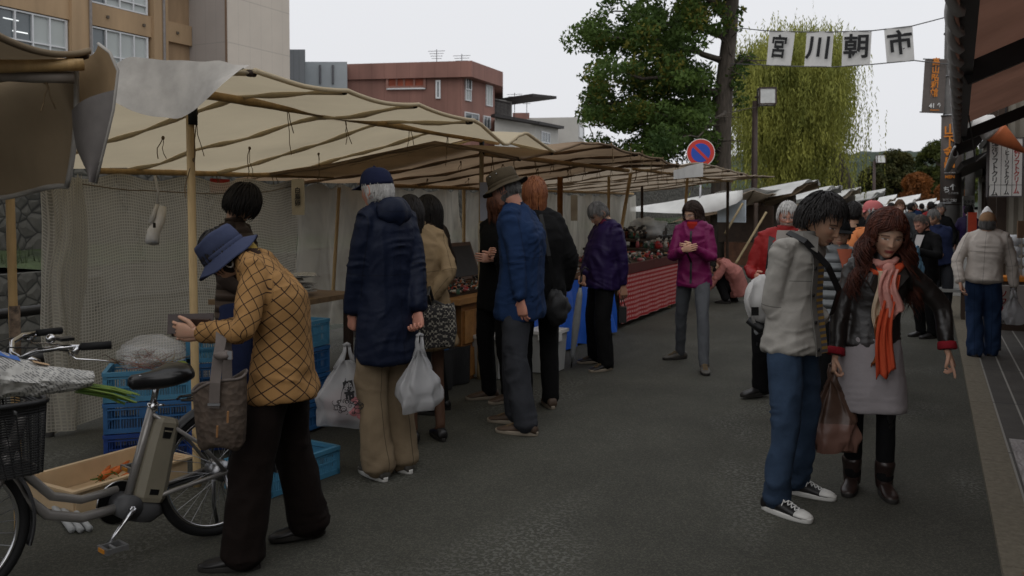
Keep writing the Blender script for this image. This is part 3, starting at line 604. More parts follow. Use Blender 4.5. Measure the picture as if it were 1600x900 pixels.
# sheets at the back
def sheetmat(name, cell, base_a, col):
    m = bpy.data.materials.new(name); m.use_nodes = True; n, N, L = nodes(m); b = N['Principled BSDF']; o = N['Material Output']
    t = N.new('ShaderNodeTexCoord'); s_ = N.new('ShaderNodeSeparateXYZ'); L(t.outputs['UV'], s_.inputs[0])
    k = N.new('ShaderNodeTexNoise'); k.inputs['Scale'].default_value = 3; k.inputs['Detail'].default_value = 5; k.inputs['Distortion'].default_value = .8; mp = N.new('ShaderNodeMapping'); mp.inputs['Scale'].default_value = (1.6, 1.6, .45); L(t.outputs['Object'], mp.inputs[0]); L(mp.outputs[0], k.inputs[0])
    if cell:
        gx = mathn(n, 'LESS_THAN', mathn(n, 'FRACT', mathn(n, 'MULTIPLY', s_.outputs[0], 1/cell)), .28); gz = mathn(n, 'LESS_THAN', mathn(n, 'FRACT', mathn(n, 'MULTIPLY', s_.outputs[1], 1/cell)), .28)
        g_ = mathn(n, 'MAXIMUM', gx, gz); al = mathn(n, 'ADD', mathn(n, 'MULTIPLY', g_, .5), base_a)
    else: al = mathn(n, 'ADD', base_a, 0.)
    al = mathn(n, 'ADD', al, mathn(n, 'MULTIPLY', mathn(n, 'SUBTRACT', k.outputs['Fac'], .5), .45 if cell else 1.1))
    b.inputs['Base Color'].default_value = (*lin(col), 1); b.inputs['Roughness'].default_value = .35
    tl = N.new('ShaderNodeBsdfTranslucent'); tl.inputs[0].default_value = (*lin(col), 1)
    m0 = N.new('ShaderNodeMixShader'); m0.inputs[0].default_value = .45; L(b.outputs[0], m0.inputs[1]); L(tl.outputs[0], m0.inputs[2])
    tr = N.new('ShaderNodeBsdfTransparent'); m1 = N.new('ShaderNodeMixShader'); L(al, m1.inputs[0]); L(tr.outputs[0], m1.inputs[1]); L(m0.outputs[0], m1.inputs[2]); L(m1.outputs[0], o.inputs[0]); return m
meshm = sheetmat('mesh_sheet', .024, .5, (.46, .43, .36)); vinyl = sheetmat('clear_vinyl', 0, .74, (.56, .53, .46))
def sheet(T, name, x, y0, y1, z0, z1, m, seed, amp=.05, wob=7, leanx=0., hang=None):
    nu, nv = 70, 26; mb = MB()
    def f(u, v):
        y = y0+(y1-y0)*u; zt = z1-(.05*abs(math.sin(u*math.pi*4))**2); zb = z0 if hang is None else hang(u); z = zb+(zt-zb)*v
        return Vector((x+leanx*(1-v)+amp*math.sin(u*wob*3+seed+1.5*(1-v))*(.4+.8*(1-v))+.05*n1(u*6+seed, v*2.5), y+.04*n1(u*4, v*5+seed), z))
    mb.grid(f, nu, nv); ob = mb.build(name, m, T, True); uv = ob.data.uv_layers.new(name='UVMap')
    for l in ob.data.loops: k = l.vertex_index; i, j = k % (nu+1), k//(nu+1); uv.data[l.index].uv = (i/nu*(y1-y0), j/nv*(z1-z0))
    return ob
sheet(T1, 'mesh_curtain', -5.62, 4.2, 6.95, .05, 1.86, meshm, 1, .035, 3, .1, lambda u: .02+.28*max(0, .35-abs(u-.35)))
sheet(T1, 'curtain_fold', -5.5, 4.12, 4.45, .04, 1.84, meshm, 4, .05, 2)
sheet(T1, 'vinyl_curtain', -5.66, 6.95, 8.6, .35, 1.84, vinyl, 2, .06, 6)
pole(T1, (-5.55, 4.18, 0.0), (-5.55, 4.2, 1.86), .03, mat('grey_wood', (.09, .085, .08), .8), nodes_=False)
pole(T1, (-5.6, 7.5, .7), (-5.6, 7.62, 1.8), .018, pinewood)
# --- stall 2 (brown) and 3 (taupe)
T2 = thing('market_stall', (-3.75, 10.6, 0), 'accessory stall under the mottled brown canvas canopy behind the beige one', 'stall', 'canvas roofed market stalls along the river')
pf = [PX(866, 237, XF), PX(905, 226, XF), PX(934, 221, XF), PX(968, 231, XF), PX(1000, 238, XF), PX(1030, 247, XF), PX(1062, 258, XF)]
y0_, y1_ = pf[0].y, pf[-1].y
def polyy(P, u):
    y = P[0].y+(P[-1].y-P[0].y)*u
    for a, b_ in zip(P, P[1:]):
        if a.y-1e-6 <= y <= b_.y+1e-6: return a.lerp(b_, (y-a.y)/(b_.y-a.y))
    return P[-1]
f2 = canopy(T2, [polyy(pf, 0)+Vector((-.12, -.45+.15*i, -.08+.02*i)) for i in range(3)]+[polyy(pf, i/50) for i in range(51)], [(-6.1, y0_-.6+(y1_-y0_+.8)*i/10, 1.86) for i in range(11)], canvas_b, 5, .02, seed=21, nu=90, vsag=.02, ridge=lambda u: (.27, 2.17))
pole(T2, (-3.8, 7.4, 2.1), (-3.8, 11.8, 2.09), .026, name='front_beam'); pole(T2, (-5.9, 8.6, 1.85), (-5.9, 12.6, 1.85), .024, name='rear_beam')
a = PX(875, 296, -4.6); pole(T2, (-4.6, a.y, 0), (-4.6, a.y, 2.0), .04, mat('orange_wood', '8a5a28', .6, .3, 8), nodes_=False)
a = PX(985, 272, -3.8); pole(T2, (-3.95, a.y-.35, .5), (-3.8, a.y, a.z), .024, bamboo); pole(T2, (-3.8, a.y-.32, 0), (-3.8, a.y-.32, 1.0), .022, bamboo)
a = PX(951, 276, -4.4); pole(T2, (-4.4, a.y, 0), (-4.4, a.y, a.z), .022, bamboo)
a = PX(1003, 290, -4.6); pole(T2, (-4.6, a.y, 0), (-4.6, a.y, 1.95), .024, dkwood)
ties(T2, [polyy(pf, u)+Vector((.01, 0, .01)) for u in (.35, .5, .6, .7, .8, .95)], 5, .22); ties(T2, [(-3.8, 7.6+i*.5, 2.08) for i in range(8)], 6, .16)
ties(T2, [f2(u, v)+Vector((0, 0, -.05)) for u in (.2, .4, .6, .8) for v in (.4, .7)], 12, .1)
sheet(T2, 'vinyl_curtain', -6.0, 8.7, 11.0, .25, 1.84, vinyl, 7, .06, 6); sheet(T2, 'vinyl_curtain', -5.95, 11.0, 13.4, .25, 1.84, vinyl, 9, .06, 6)
pole(T2, (-5.95, 8.68, 0), (-5.95, 8.68, 1.86), .024, pinewood); pole(T2, (-5.95, 11.0, 0), (-5.95, 11.0, 1.86), .024, pinewood)
def flag2(u, v): a = PX(1052+44*u, 266-12*u+(14+8*u)*v, XF+.03); return a+Vector((.02*math.sin(u*8), 0, 0))
mb = MB(); mb.grid(flag2, 12, 8); mb.build('white_corner_flap', canvas_w, T2, True)
T3 = thing('market_stall', (-3.75, 15, 0), 'doll and trinket stall under the taupe canvas canopy in front of the no parking sign', 'stall', 'canvas roofed market stalls along the river')
pf3 = [PX(1060, 260, XF), PX(1078, 254, XF), PX(1100, 255, XF), PX(1125, 262, XF), PX(1150, 268, XF), PX(1180, 273, XF), PX(1209, 277, XF)]
f3 = canopy(T3, [polyy(pf3, i/50) for i in range(51)], [(-6.2, pf3[0].y+.4+(pf3[-1].y-1.2-pf3[0].y)*i/10, 1.9) for i in range(11)], canvas_t, 7, .02, seed=33, nu=100, vsag=.02, ridge=lambda u: (.26, 2.17))
pole(T3, (-3.75, 11.9, 2.12), (-3.75, 18.6, 2.1), .026, name='front_beam'); pole(T3, (-6.0, 12.6, 1.86), (-6.0, 19, 1.86), .024, name='rear_beam')
pole(T3, (-3.75, 14.4, 0), (-3.75, 14.9, 2.1), .024, bamboo); pole(T3, (-3.75, 18.2, 0), (-3.75, 18.2, 2.1), .03, dkwood); pole(T3, (-5.9, 13.5, 0), (-5.9, 13.5, 1.88), .024, pinewood)
pole(T3, (-3.7, 13.6, 0), (-3.85, 13.9, .85), .022, pinewood)
ties(T3, [polyy(pf3, u) for u in (.2, .35, .5, .62, .75, .9)], 7, .14); ties(T3, [(-3.75, 12+i*.55, 2.1) for i in range(12)], 8, .2)
sheet(T3, 'vinyl_curtain', -6.05, 13.45, 16.4, .25, 1.84, vinyl, 14, .06, 6); sheet(T3, 'vinyl_curtain', -6.05, 16.4, 19.2, .25, 1.84, vinyl, 15, .06, 6)
# --- stall 4 (white)
T4 = thing('market_stall', (-3.7, 22, 0), 'stall with a low bright white sheet roof and slanting props behind the magenta jacket', 'stall', 'canvas roofed market stalls along the river')
def wht4(u, v):
    P = [(985, 324, 330), (1040, 316, 333), (1090, 307, 334), (1120, 302, 330), (1150, 298, 318), (1160, 297, 311)]
    k = u*(len(P)-1); i = min(int(k), len(P)-2); t_ = k-i; px, a, b_ = [P[i][q]*(1-t_)+P[i+1][q]*t_ for q in range(3)]
    x = -6.6+3.0*u; p = PD(px, a+(b_-a)*v, 20.5-1.3*u+.15*math.sin(u*9)-.5*v); return p
mb = MB(); mb.grid(wht4, 30, 8); mb.build('white_side_sheet', canvas_w, T4, True)
ff = [PD(1118+118*i/12, 306-5*math.sin(i*1.3)*.4-6*min(1, i/5)+(i > 9)*1.2, 20.+.4*i) for i in range(13)]
rf = [PD(1100+110*i/12, 333-6*i/12, 23.0+.4*i) for i in range(13)]
canopy(T4, [p+Vector((0, 0, .0)) for p in ff], rf, canvas_t, 4, .03, seed=40, nu=30, nv=10)
def wtop(u, v): p = lerp_list(ff, u).lerp(lerp_list(rf, u), v*.5); p.z += .075+.05*math.sin(v*3.14)-.012*v; return p
mb = MB(); mb.grid(wtop, 30, 6); mb.build('white_top_sheet', canvas_w, T4, True)
pole(T4, PD(1150, 412, 19.5), PD(1197, 332, 20.5), .026, mat('pole_pale', 0)); pole(T4, PD(1133, 365, 19.4), PD(1160, 318, 20), .026, mat('pole_pale', 0)); pole(T4, G(1181, 430), PD(1181, 318, 21), .05, dkwood)
mb = MB(); a, b_ = PD(1150, 385, 23.5), PD(1215, 385, 24); mb.box((a+b_)/2+Vector((0, 0, -.55)), (1.6, .6, 1.3), -.3); mb.build('counter', mat('rust_wood', (.12, .055, .03), .8, .3), T4)
mb = MB(); a = PD(1165, 350, 24); mb.box(a, (1.6, .06, 1.0), -.3); mb.build('back_board', dkwood, T4); mb = MB(); a = PD(1210, 345, 26); mb.box(a, (1.2, .06, 1.6), -.3); mb.build('side_board', mat('board_pale', (.2, .17, .14), .8, .3), T4)
a = PD(1143, 330, 22); mb = MB(); mb.box(a, (.8, .05, .55), -.4); mb.build('paper_panel', mat('paper_bluish', (.45, .5, .55), .8), T4)
# --- far stalls
fl = ['with dark brown underside right of the white sheet roof', 'with a lifted white front edge above the red jacket man', 'seen between the young man and the pink cap', 'rising in a long white wing behind the pink cap', 'small and brownish past the pink cap', 'with a bright white roof left of the far man in grey', 'pale and far off right of the far man in grey', 'farthest and palest at the end of the row']
spec = [(1262, 290, 25.5, 2.2, 'b', 0), (1300, 297, 30, 2.6, 'w', 0), (1332, 300, 35, 2.8, 't', 1), (1372, 303, 41, 3.4, 'w', 2), (1392, 312, 48, 2.4, 't', 2), (1430, 311, 54, 3.6, 'w', 2.6), (1456, 316, 62, 3.2, 'w', 3), (1472, 317, 72, 3.2, 'w', 3.5)]
for i, (px, py, d, L_, kk, sh) in enumerate(spec):
    a = PD(px, py, d); T = thing('market_stall', (a.x-1, a.y, 0), 'far market stall '+fl[i], 'stall', 'canvas roofed market stalls along the river')
    fr_ = [a+Vector((-.2, -L_, -.30)), a+Vector((.1, -L_*.5, .02)), a+Vector((.25, 0, .16)), a+Vector((.1, L_*.8, -.05))]; re = [p+Vector((-3.2, -.2, -.75)) for p in fr_]
    canopy(T, fr_, re, {'b': canvas_b, 'w': canvas_w, 't': canvas_t}[kk], 3, .05, seed=50+i, nu=20, nv=8, rafters=False)
    kw_ = (1.4, 2.4, .7, 2.6, .9, 2.2, 1.6, 2.)[i]
    def ws(u, v, fr_=fr_, kw_=kw_, i=i): p = lerp_list(fr_, u); return p+Vector((.05-kw_*v, -.1*v, .06-.19*kw_*v+.07*math.sin(u*(7+i))+.03*math.sin(u*23+i)))
    mb = MB(); mb.grid(ws, 20, 4); mb.build('white_edge', canvas_w, T, True)
    for q in (0, -1): pole(T, (fr_[q].x-.7, fr_[q].y, 0), (fr_[q].x-.7, fr_[q].y, fr_[q].z-.2), .04, dkwood)
    mb = MB(); c = a+Vector((-1.2, -.5, 0)); mb.box((c.x, c.y, .42), (1.0, L_*1.2, .84)); mb.build('counter', dkwood, T)
    mb = MB(); c = a+Vector((-3.1, -.2, 0)); mb.box((c.x, c.y, a.z*.42), (.05, L_*1.7, a.z*.8)); mb.build('back_sheet', canvas_d, T)
# ================================================= GOODS
blue_l = mat('crate_light_blue', (.06, .21, .34), .5, .12, 5); blue_m = mat('crate_blue', (.026, .11, .27), .5, .15, 5); blue_d = mat('crate_deep_blue', (.012, .045, .20), .5, .15, 5)
def crate_mesh(w_, d_, h, solid=False):
    mb = MB(); t_ = .012
    mb.box((0, 0, t_/2), (w_-.03, d_-.03, t_)); top = 1.0
    for s_ in (-1, 1):
        for ax in (0, 1):
            ln = w_ if ax == 0 else d_-.02; off = (d_/2-.006 if ax == 0 else w_/2-.006)*s_; rz = 0 if ax == 0 else math.pi/2
            def P(u, z): return Vector((u, off, z)) if ax == 0 else Vector((off, u, z))
            for z, hh, th in ((h-.012, .024, .026), (.018, .03, .014), (h*.80, .010, .014), (h*.5, .010, .01)): mb.box(P(0, z), (ln-.002*ax, th, hh), rz)
            k = int(ln/.016)
            if solid: mb.box(P(0, h*.45), (ln-.03, .006, h*.75), rz)
            for i in range(1, k):
                u = -ln/2+ln*i/k
                mb.box(P(u, h*.42), (.009 if i % 6 == 0 else .0045, .009 if i % 6 == 0 else .006, h*.78), rz)
            mb.box(P(0, h*.66), (.11, .008, h*.24), rz)
        for q in (-1, 1): mb.box((s_*(w_/2-.012), q*(d_/2-.012), h/2), (.026, .026, h-.004))
    me = mb.build('tmp', blue_l); d = me.data; bpy.data.objects.remove(me); d.name = 'crate'; return d
CRM = {}
def crate(loc, rz, m, label, size=(.5, .36, .19), group='blue plastic produce crates', solid=False):
    key = (size, m.name, solid)
    if key not in CRM: d = crate_mesh(*size, solid=solid); d.materials[0] = m; CRM[key] = d
    o = bpy.data.objects.new('crate', CRM[key]); COL.objects.link(o); o.location = loc; o.rotation_euler.z = rz; return tag(o, label, 'crate', group)
c_a, c_b = PD(232, 400, 5.70), PD(352, 400, 6.0)
for k, (m, z) in enumerate(((blue_d, 0.0), (blue_m, .195), (blue_l, .39))):
    crate((c_a.x, c_a.y, z), TH+.30, m, ['lowest deep blue crate of the stack behind the bicycle', 'middle crate of the stack behind the bicycle', 'top light blue crate holding a clear bag of twigs behind the saddle'][k], size=(.52, .37, .19))
for k, (m, z) in enumerate(((blue_d, 0.0), (blue_m, .195), (blue_m, .39), (blue_l, .585))):
    crate((c_b.x, c_b.y, z), TH+.36, m, ['bottom crate of the stack behind the wooden post', 'second crate of the stack behind the wooden post', 'third crate of the stack behind the wooden post', 'top crate with lemons and an apple behind the wooden post'][k], size=(.52, .37, .19))
for k, (m, z) in enumerate(((blue_m, .02), (blue_m, .215), (blue_m, .41), (blue_l, .605))):
    crate((-4.13, 5.0, z), R(92), m, ['bottom crate of the stack between the orange jacket and navy coat', 'second crate of the stack between the orange jacket and navy coat', 'third crate, marked in black, between the orange jacket and navy coat', 'top crate of packed vegetables beside the wooden counter'][k])
for k, (m, z) in enumerate(((blue_m, .33), (blue_l, .525))):
    crate((-4.05, 6.72, z), R(92), m, ['lower crate on the dark cloth covered box behind the tote bag', 'upper light blue crate behind the tote bag'][k])
a, b_ = G(412, 787), G(532, 742); rz = math.atan2(b_.y-a.y, b_.x-a.x); c = (a+b_)/2+Vector((-math.sin(rz), math.cos(rz), 0))*.18
crate(c, rz, blue_l, 'light blue slatted basket crate on the asphalt behind the brown trousers', (.56, .36, .17))
crate((-3.9, 5.6, 0), R(80), blue_d, 'deep blue bin on the ground behind the khaki trousers', (.6, .4, .33), solid=True)
fo = random.Random(5)
def balls(name, label, cat, c, m, n_, r, sp_, group=None, z=None):
    for i in range(n_):
        p = Vector(c)+Vector((fo.uniform(-sp_, sp_), fo.uniform(-sp_, sp_), fo.uniform(0, .02)))
        o = MB().sphere((0, 0, 0), r, 14, 10, (1, 1, 1.08 if 'lemon' in name else .92)).build(name, m, None, True); o.location = p; tag(o, label, cat, group)
lem = mat('lemon_skin', (.62, .46, .03), .5, .1, 10); app = mat('green_apple', (.20, .26, .03), .35, .25, 8)
for i, (x, y) in enumerate(((c_b.x-.15, c_b.y-.12), (c_b.x+.02, c_b.y+.05), (c_b.x+.15, c_b.y+.02), (c_b.x-.05, c_b.y-.05), (c_b.x+.1, c_b.y+.12))):
    o = MB().sphere((0, 0, 0), .042, 14, 10, (1.25, 1, 1)).build('lemon', lem, None, True); o.location = (x, y, .73+(i == 4)*.05); tag(o, 'yellow lemon heaped in the top blue crate behind the post', 'lemon', 'lemons in the top crate behind the post')
o = MB().sphere((0, 0, 0), .045, 16, 10, (1, 1, .92)).build('apple', app, None, True); o.location = PD(281, 575, 5.6); tag(o, 'yellow green apple behind the bicycle saddle', 'apple')
# clear bag of twigs
clear = mat('clear_film', (.9, .9, .9), .15, 0, 5, alpha=.22, spec=.9)
def crumpled(c, sc, seed, amp=.25, nu=28, nv=18):
    mb = MB()
    def f(u, v):
        a = u*2*math.pi; t_ = math.pi*v; d = Vector((math.sin(t_)*math.cos(a), math.sin(t_)*math.sin(a), -math.cos(t_))); k = 1+amp*n1(d.x*2.3+seed, d.y*2.3, d.z*2.3)+amp*.5*abs(n1(d.x*6+seed, d.y*6, d.z*6))
        return Vector(c)+Vector((d.x*sc[0]*k, d.y*sc[1]*k, d.z*sc[2]*k))
    mb.grid(f, nu, nv); return mb
T = thing('bag_of_twigs', (c_a.x, c_a.y, .56), 'clear plastic bag of brown and reddish dried twigs on the crate', 'bag')
crumpled((c_a.x, c_a.y, .66), (.23, .17, .12), 3).build('film', clear, T, True)
mb = MB(); tw = random.Random(8)
for i in range(46):
    a = tw.uniform(0, 6.3); p = Vector((c_a.x+tw.uniform(-.15, .15), c_a.y+tw.uniform(-.08, .08), .58)); P = [p]
    for k in range(6): a += tw.uniform(-.8, .8); p = p+Vector((math.cos(a)*.03, math.sin(a)*.045, tw.uniform(-.006, .028))); P.append(p)
    mb.tube(P, [.0045-.0005*k for k in range(7)], 5, mi=i % 3)
mb.build('twigs', [mat('twig_brown', (.11, .06, .03), .8), mat('twig_red', (.20, .06, .03), .8), mat('twig_pale', (.25, .18, .1), .8)], T)
# beige tray of carrots
a, b_, c_ = G(52, 746, .13), G(190, 708, .13), G(306, 745, .13)
ux = (b_-a); ux.z = 0; rz = math.atan2(ux.y, ux.x); W1 = ux.length; D1 = .46; vy = Vector((math.sin(rz), -math.cos(rz), 0)); cc = (a+b_)/2+vy*D1/2; cc.z = 0
T = thing('produce_tray', cc, 'shallow cream plastic tray of carrots on the ground behind the bicycle frame', 'tray', rz=0)
tm = mat('tray_cream', (.55, .40, .24), .6, .12, 5); mb = MB(); Mr = Matrix.Rotation(rz, 3, 'Z')
W1 = .74
mb.box(cc+Vector((0, 0, .01)), (W1-.05, D1-.05, .015), rz)
for s_ in (-1, 1):
    mb.box(cc+Mr@Vector((0, s_*(D1/2-.012), .07)), (W1-.03, .012, .125), rz); mb.box(cc+Mr@Vector((s_*(W1/2-.014), 0, .07)), (.012, D1-.03, .125), rz)
    mb.box(cc+Mr@Vector((0, s_*(D1/2), .134)), (W1+.03, .03, .012), rz); mb.box(cc+Mr@Vector((s_*(W1/2), 0, .1345)), (.03, D1-.03, .0115), rz)
mb.build('bin', tm, T)
cm = mat('carrot_orange', (.48, .11, .015), .55, .2, 20)
for i in range(7):
    q = cc+Mr@Vector((.04+.05*fo.uniform(-1, 1)+.03*i, .10-.045*i+.02*fo.uniform(-1, 1), .075+.02*(i % 3))); dd = Mr@Vector((math.cos(.5+fo.uniform(-.3, .3)), math.sin(.5+fo.uniform(-.3, .3)), .05)); Tc = thing('carrot', q, 'orange carrot with green stub lying in the cream tray', 'carrot', 'carrots in the cream tray')
    MB().tube([q-dd*.1, q-dd*.09, q, q+dd*.08, q+dd*.12], [.006, .019, .017, .011, .003], 10).build('root', cm, Tc, True)
    mb = MB()
    for k in range(7): mb.tube([q-dd*.1, q-dd*(.14+.02*k % .04)+Vector((fo.uniform(-.03, .03), fo.uniform(-.03, .03), fo.uniform(0, .03)))], .0025, 4)
    mb.build('stalk', mat('stem_green', (.07, .13, .02), .6), Tc)
# pale pipes on the ground
for k, (p, q) in enumerate((((52, 762), (104, 834)), ((62, 766), (118, 834)), ((78, 768), (132, 832)))):
    a, b_ = G(*p, .018), G(*q, .018); mb = MB(); mb.tube([a, b_], .016, 12); tag(mb.build('pipe', mat('pvc_pipe', (.42, .43, .43), .5, .1), None, True), 'pale grey plastic pipe lying on the asphalt under the bicycle, %s of three' % ('leftmost', 'middle', 'rightmost')[k], 'pipe', 'pipes under the bicycle')
# counter with newspapers
T = thing('counter_board', (-4.6, 5.6, 0), 'plain wooden counter board left of the navy coat man', 'counter')
mb = MB(); mb.box((-4.75, 5.75, .86), (.75, 1.0, .04), .05); mb.build('top', mat('counter_wood', (.2, .13, .07), .6, .2, 4, stretch=(1, 5, 5)), T)
for dx in (-.3, .3):
    for dy in (-.42, .42): mb = MB(); mb.box((-4.75+dx, 5.75+dy, .42), (.06, .06, .84)); mb.build('leg', dkwood, T)
newsm = mat('newsprint', (.50, .49, .46), .85, .1, 5)
n, N, L = nodes(newsm); t = N.new('ShaderNodeTexCoord'); s_ = N.new('ShaderNodeSeparateXYZ'); L(t.outputs['Object'], s_.inputs[0])
k = N.new('ShaderNodeTexNoise'); k.inputs['Scale'].default_value = 90; L(t.outputs['Object'], k.inputs[0])
rw = mathn(n, 'LESS_THAN', mathn(n, 'FRACT', mathn(n, 'MULTIPLY', mathn(n, 'ADD', s_.outputs[1], s_.outputs[2]), 85)), .5)
k2 = N.new('ShaderNodeTexNoise'); k2.inputs['Scale'].default_value = 11; L(t.outputs['Object'], k2.inputs[0])
mixcol(newsm, mathn(n, 'MULTIPLY', mathn(n, 'MULTIPLY', rw, mathn(n, 'GREATER_THAN', k.outputs['Fac'], .46)), mathn(n, 'GREATER_THAN', k2.outputs['Fac'], .44)), (.16, .16, .16))
for i in range(6):
    o = crumpled((0, 0, 0), (.2-.01*i, .15, .018), 20+i, .3).build('newspaper', newsm, None, True); o.location = (-4.72+.06*(i % 2), 5.55+.12*(i % 3), .905+.028*i); o.rotation_euler.z = i*.7
    tag(o, 'folded newspaper in the pile on the wooden counter board', 'newspaper', 'newspapers piled on the counter board')
# accessory stall furniture
dw = mat('drawer_wood', (.27, .12, .035), .55, .2, 4, stretch=(1, 5, 5))
a = PX(716, 600, -3.85); y_ = a.y
T = thing('drawer_cabinet', (-4.0, y_+.5, 0), 'stacked orange brown wooden drawers behind the pale stall pole', 'cabinet')
mb = MB(); mb.box((-4.15, y_+.55, .36), (.6, 1.0, .72)); mb.build('carcass', dw, T)
for i, (z, h) in enumerate(((.17, .26), (.5, .3))):
    mb = MB(); mb.box((-3.845, y_+.55, z), (.03, .92, h)); dwo = mb.build('drawer', mat('drawer_face', (.36, .17, .05), .5, .2, 4, stretch=(1, 5, 5)), T); mb = MB(); mb.box((-3.82, y_+.55, z+.05), (.03, .14, .025)); mb.build('handle', dkwood, dwo)
mb = MB(); mb.box((-4.15, y_+.5, .745), (.7, 1.15, .05)); mb.build('top', mat('tray_wood', (.36, .18, .06), .5, .2), T)
T = thing('display_case', (-4.5, y_+1.1, .77), 'dark lacquered display case with its lid propped open at the accessory stall', 'case')
mb = MB(); mb.box((-4.25, y_+.5, .79), (.55, .95, .04)); mb.build('bin', dkwood, T)
mb = MB(); mb.box((-4.66, y_+1.45, 1.0), (.04, .8, .42), rot=Matrix.Rotation(-.35, 3, 'Y')); ld = mb.build('lid', mat('lid_wood', (.10, .05, .025), .5, .3), T)
mb = MB(); mb.box((-4.635, y_+1.45, 1.005), (.012, .7, .34), rot=Matrix.Rotation(-.35, 3, 'Y')); mb.build('panel', mat('black_lacquer', (.012, .010, .009), .5, .5, 8), ld)
TR = [mat('trinket_red', (.35, .02, .02), .6, .3, 30), mat('trinket_white', (.5, .47, .42), .6, .2, 30), mat('trinket_black', (.02, .018, .018), .5), mat('trinket_pink', (.38, .1, .11), .6, .2, 30), mat('trinket_orange', (.42, .13, .04), .6), mat('trinket_brown', (.16, .08, .04), .6), mat('trinket_green', (.05, .12, .08), .6)]
def doll_mesh(seed):
    rr = random.Random(seed); mb = MB(); r = .5
    mb.loft([[Vector((a*math.cos(t_), a*math.sin(t_)*.8, z)) for t_ in np.linspace(0, 2*math.pi, 9)[:-1]] for a, z in ((.012, 0), (.015, .012), (.011, .03), (.007, .036))], True, 0)
    mb.sphere((0, 0, .044), .011, 8, 6, mi=1); mb.sphere((0, .003, .048), .0115, 8, 5, mi=2); mb.box((0, -.009, .024), (.02, .006, .006), mi=3); return mb
DM = []
for i in range(7):
    o = doll_mesh(i).build('tmp', [TR[i % 7], TR[1], TR[2], TR[(i+3) % 7]], None, True); DM.append(o.data); bpy.data.objects.remove(o)
def goods(x0, x1, y0, y1, z, n_, label, group, sc=(1., 1.6), lie=.5, seed=1, name='trinket', cat='trinket', pick=None):
    rr = random.Random(seed)
    for i in range(n_):
        o = bpy.data.objects.new(name, rr.choice(pick) if pick else rr.choice(DM)); COL.objects.link(o); o.location = (rr.uniform(x0, x1), rr.uniform(y0, y1), z+rr.uniform(0, .004)); s_ = rr.uniform(*sc); o.scale = (s_,)*3
        if rr.random() < lie: o.rotation_euler = (R(90), 0, rr.uniform(0, 6.28)); o.location.z += .014*s_
        else: o.rotation_euler.z = rr.uniform(0, 6.28)
        tag(o, label, cat, group)
goods(-4.5, -3.86, y_+.02, y_+1.0, .772+.03, 110, 'tiny red, black or white cloth doll charm spread in the open case', 'charms in the open dark case', seed=2, sc=(1., 1.5))
bl = mat('blue_tarp', (.015, .10, .50), .45, .15, 2, bump=.3, bscale=12)
gy0, gy1 = 8.05, 10.9
T = thing('draped_table', (-3.75, 9.6, 0), 'stall table covered to the ground with a bright blue tarpaulin', 'table')
mb = MB(); mb.box((-4.3, (gy0+gy1)/2, .72), (1.2, gy1-gy0, .05)); mb.build('top', dkwood, T)
def tarp(u, v): y = gy0-.05+(gy1-gy0+.02)*u; return Vector((-3.69+.09*v*(1+.5*math.sin(u*31))*(.3+abs(math.sin(u*13)))+.02*n1(u*20, v*3), y, .755-.74*v+(.03*math.sin(u*17)*v)))
mb = MB(); mb.grid(tarp, 120, 16); mb.grid(lambda u, v: Vector((-3.69-1.15*u, gy0-.05-.06*v*(1+math.sin(u*14)), .755-.72*v)), 40, 12); mb.build('blue_cloth', bl, T, True)
mb = MB(); mb.box((-4.25, (gy0+gy1)/2, .77), (1.05, gy1-gy0-.1, .03)); [mb.box((-4.25, gy0+.1+i*.66, .80), (1.05, .02, .06)) for i in range(5)]; mb.box((-3.72, (gy0+gy1)/2, .80), (.02, gy1-gy0-.1, .06)); mb.build('display_tray', mat('tray_dark', (.12, .06, .03), .6), T)
goods(-4.7, -3.76, gy0+.1, gy1-.1, .79, 90, 'small brown or red charm laid out in the trays on the blue covered table', 'charms on the blue covered table', seed=3, sc=(1.1, 1.8), lie=.8)
gm = mat('red_gingham', (.36, .012, .014), .8, .05, 3)
n, N, L = nodes(gm); t = N.new('ShaderNodeTexCoord'); s_ = N.new('ShaderNodeSeparateXYZ'); L(t.outputs['Object'], s_.inputs[0])
sy = mathn(n, 'LESS_THAN', mathn(n, 'FRACT', mathn(n, 'MULTIPLY', s_.outputs[1], 15.)), .5); sz = mathn(n, 'LESS_THAN', mathn(n, 'FRACT', mathn(n, 'MULTIPLY', s_.outputs[2], 17.)), .5)
mixcol(gm, mathn(n, 'MULTIPLY', sy, sz), (.50, .34, .32)); mixcol(gm, mathn(n, 'MULTIPLY', mathn(n, 'SUBTRACT', 1., sz), .35), (.2, .01, .01))
T = thing('draped_table', (-3.72, 12.5, 0), 'trinket table hung with red and white gingham cloth', 'table'); hy0, hy1 = 10.95, 14.1
mb = MB(); mb.box((-4.35, (hy0+hy1)/2, .78), (1.3, hy1-hy0, .05)); mb.build('top', dkwood, T)
mb = MB(); mb.grid(lambda u, v: Vector((-3.66+.05*v+.015*math.sin(u*40)*v, hy0+(hy1-hy0)*u, .70-.62*v)), 90, 10); mb.build('gingham_cloth', gm, T, True)
mb = MB(); mb.box((-3.665, (hy0+hy1)/2, .76), (.03, hy1-hy0+.02, .13)); mb.build('apron_board', mat('maroon_wood', (.09, .02, .018), .5, .2), T)
goods(-4.9, -3.74, hy0+.1, hy1-.1, .806, 120, 'small coloured doll charm heaped on the gingham hung table', 'charms on the gingham hung table', seed=4, sc=(1.4, 2.6), lie=.75)
T = thing('display_shelf', (-4.6, 14.6, 0), 'stepped shelf of little figures and jars behind the magenta jacket', 'shelf')
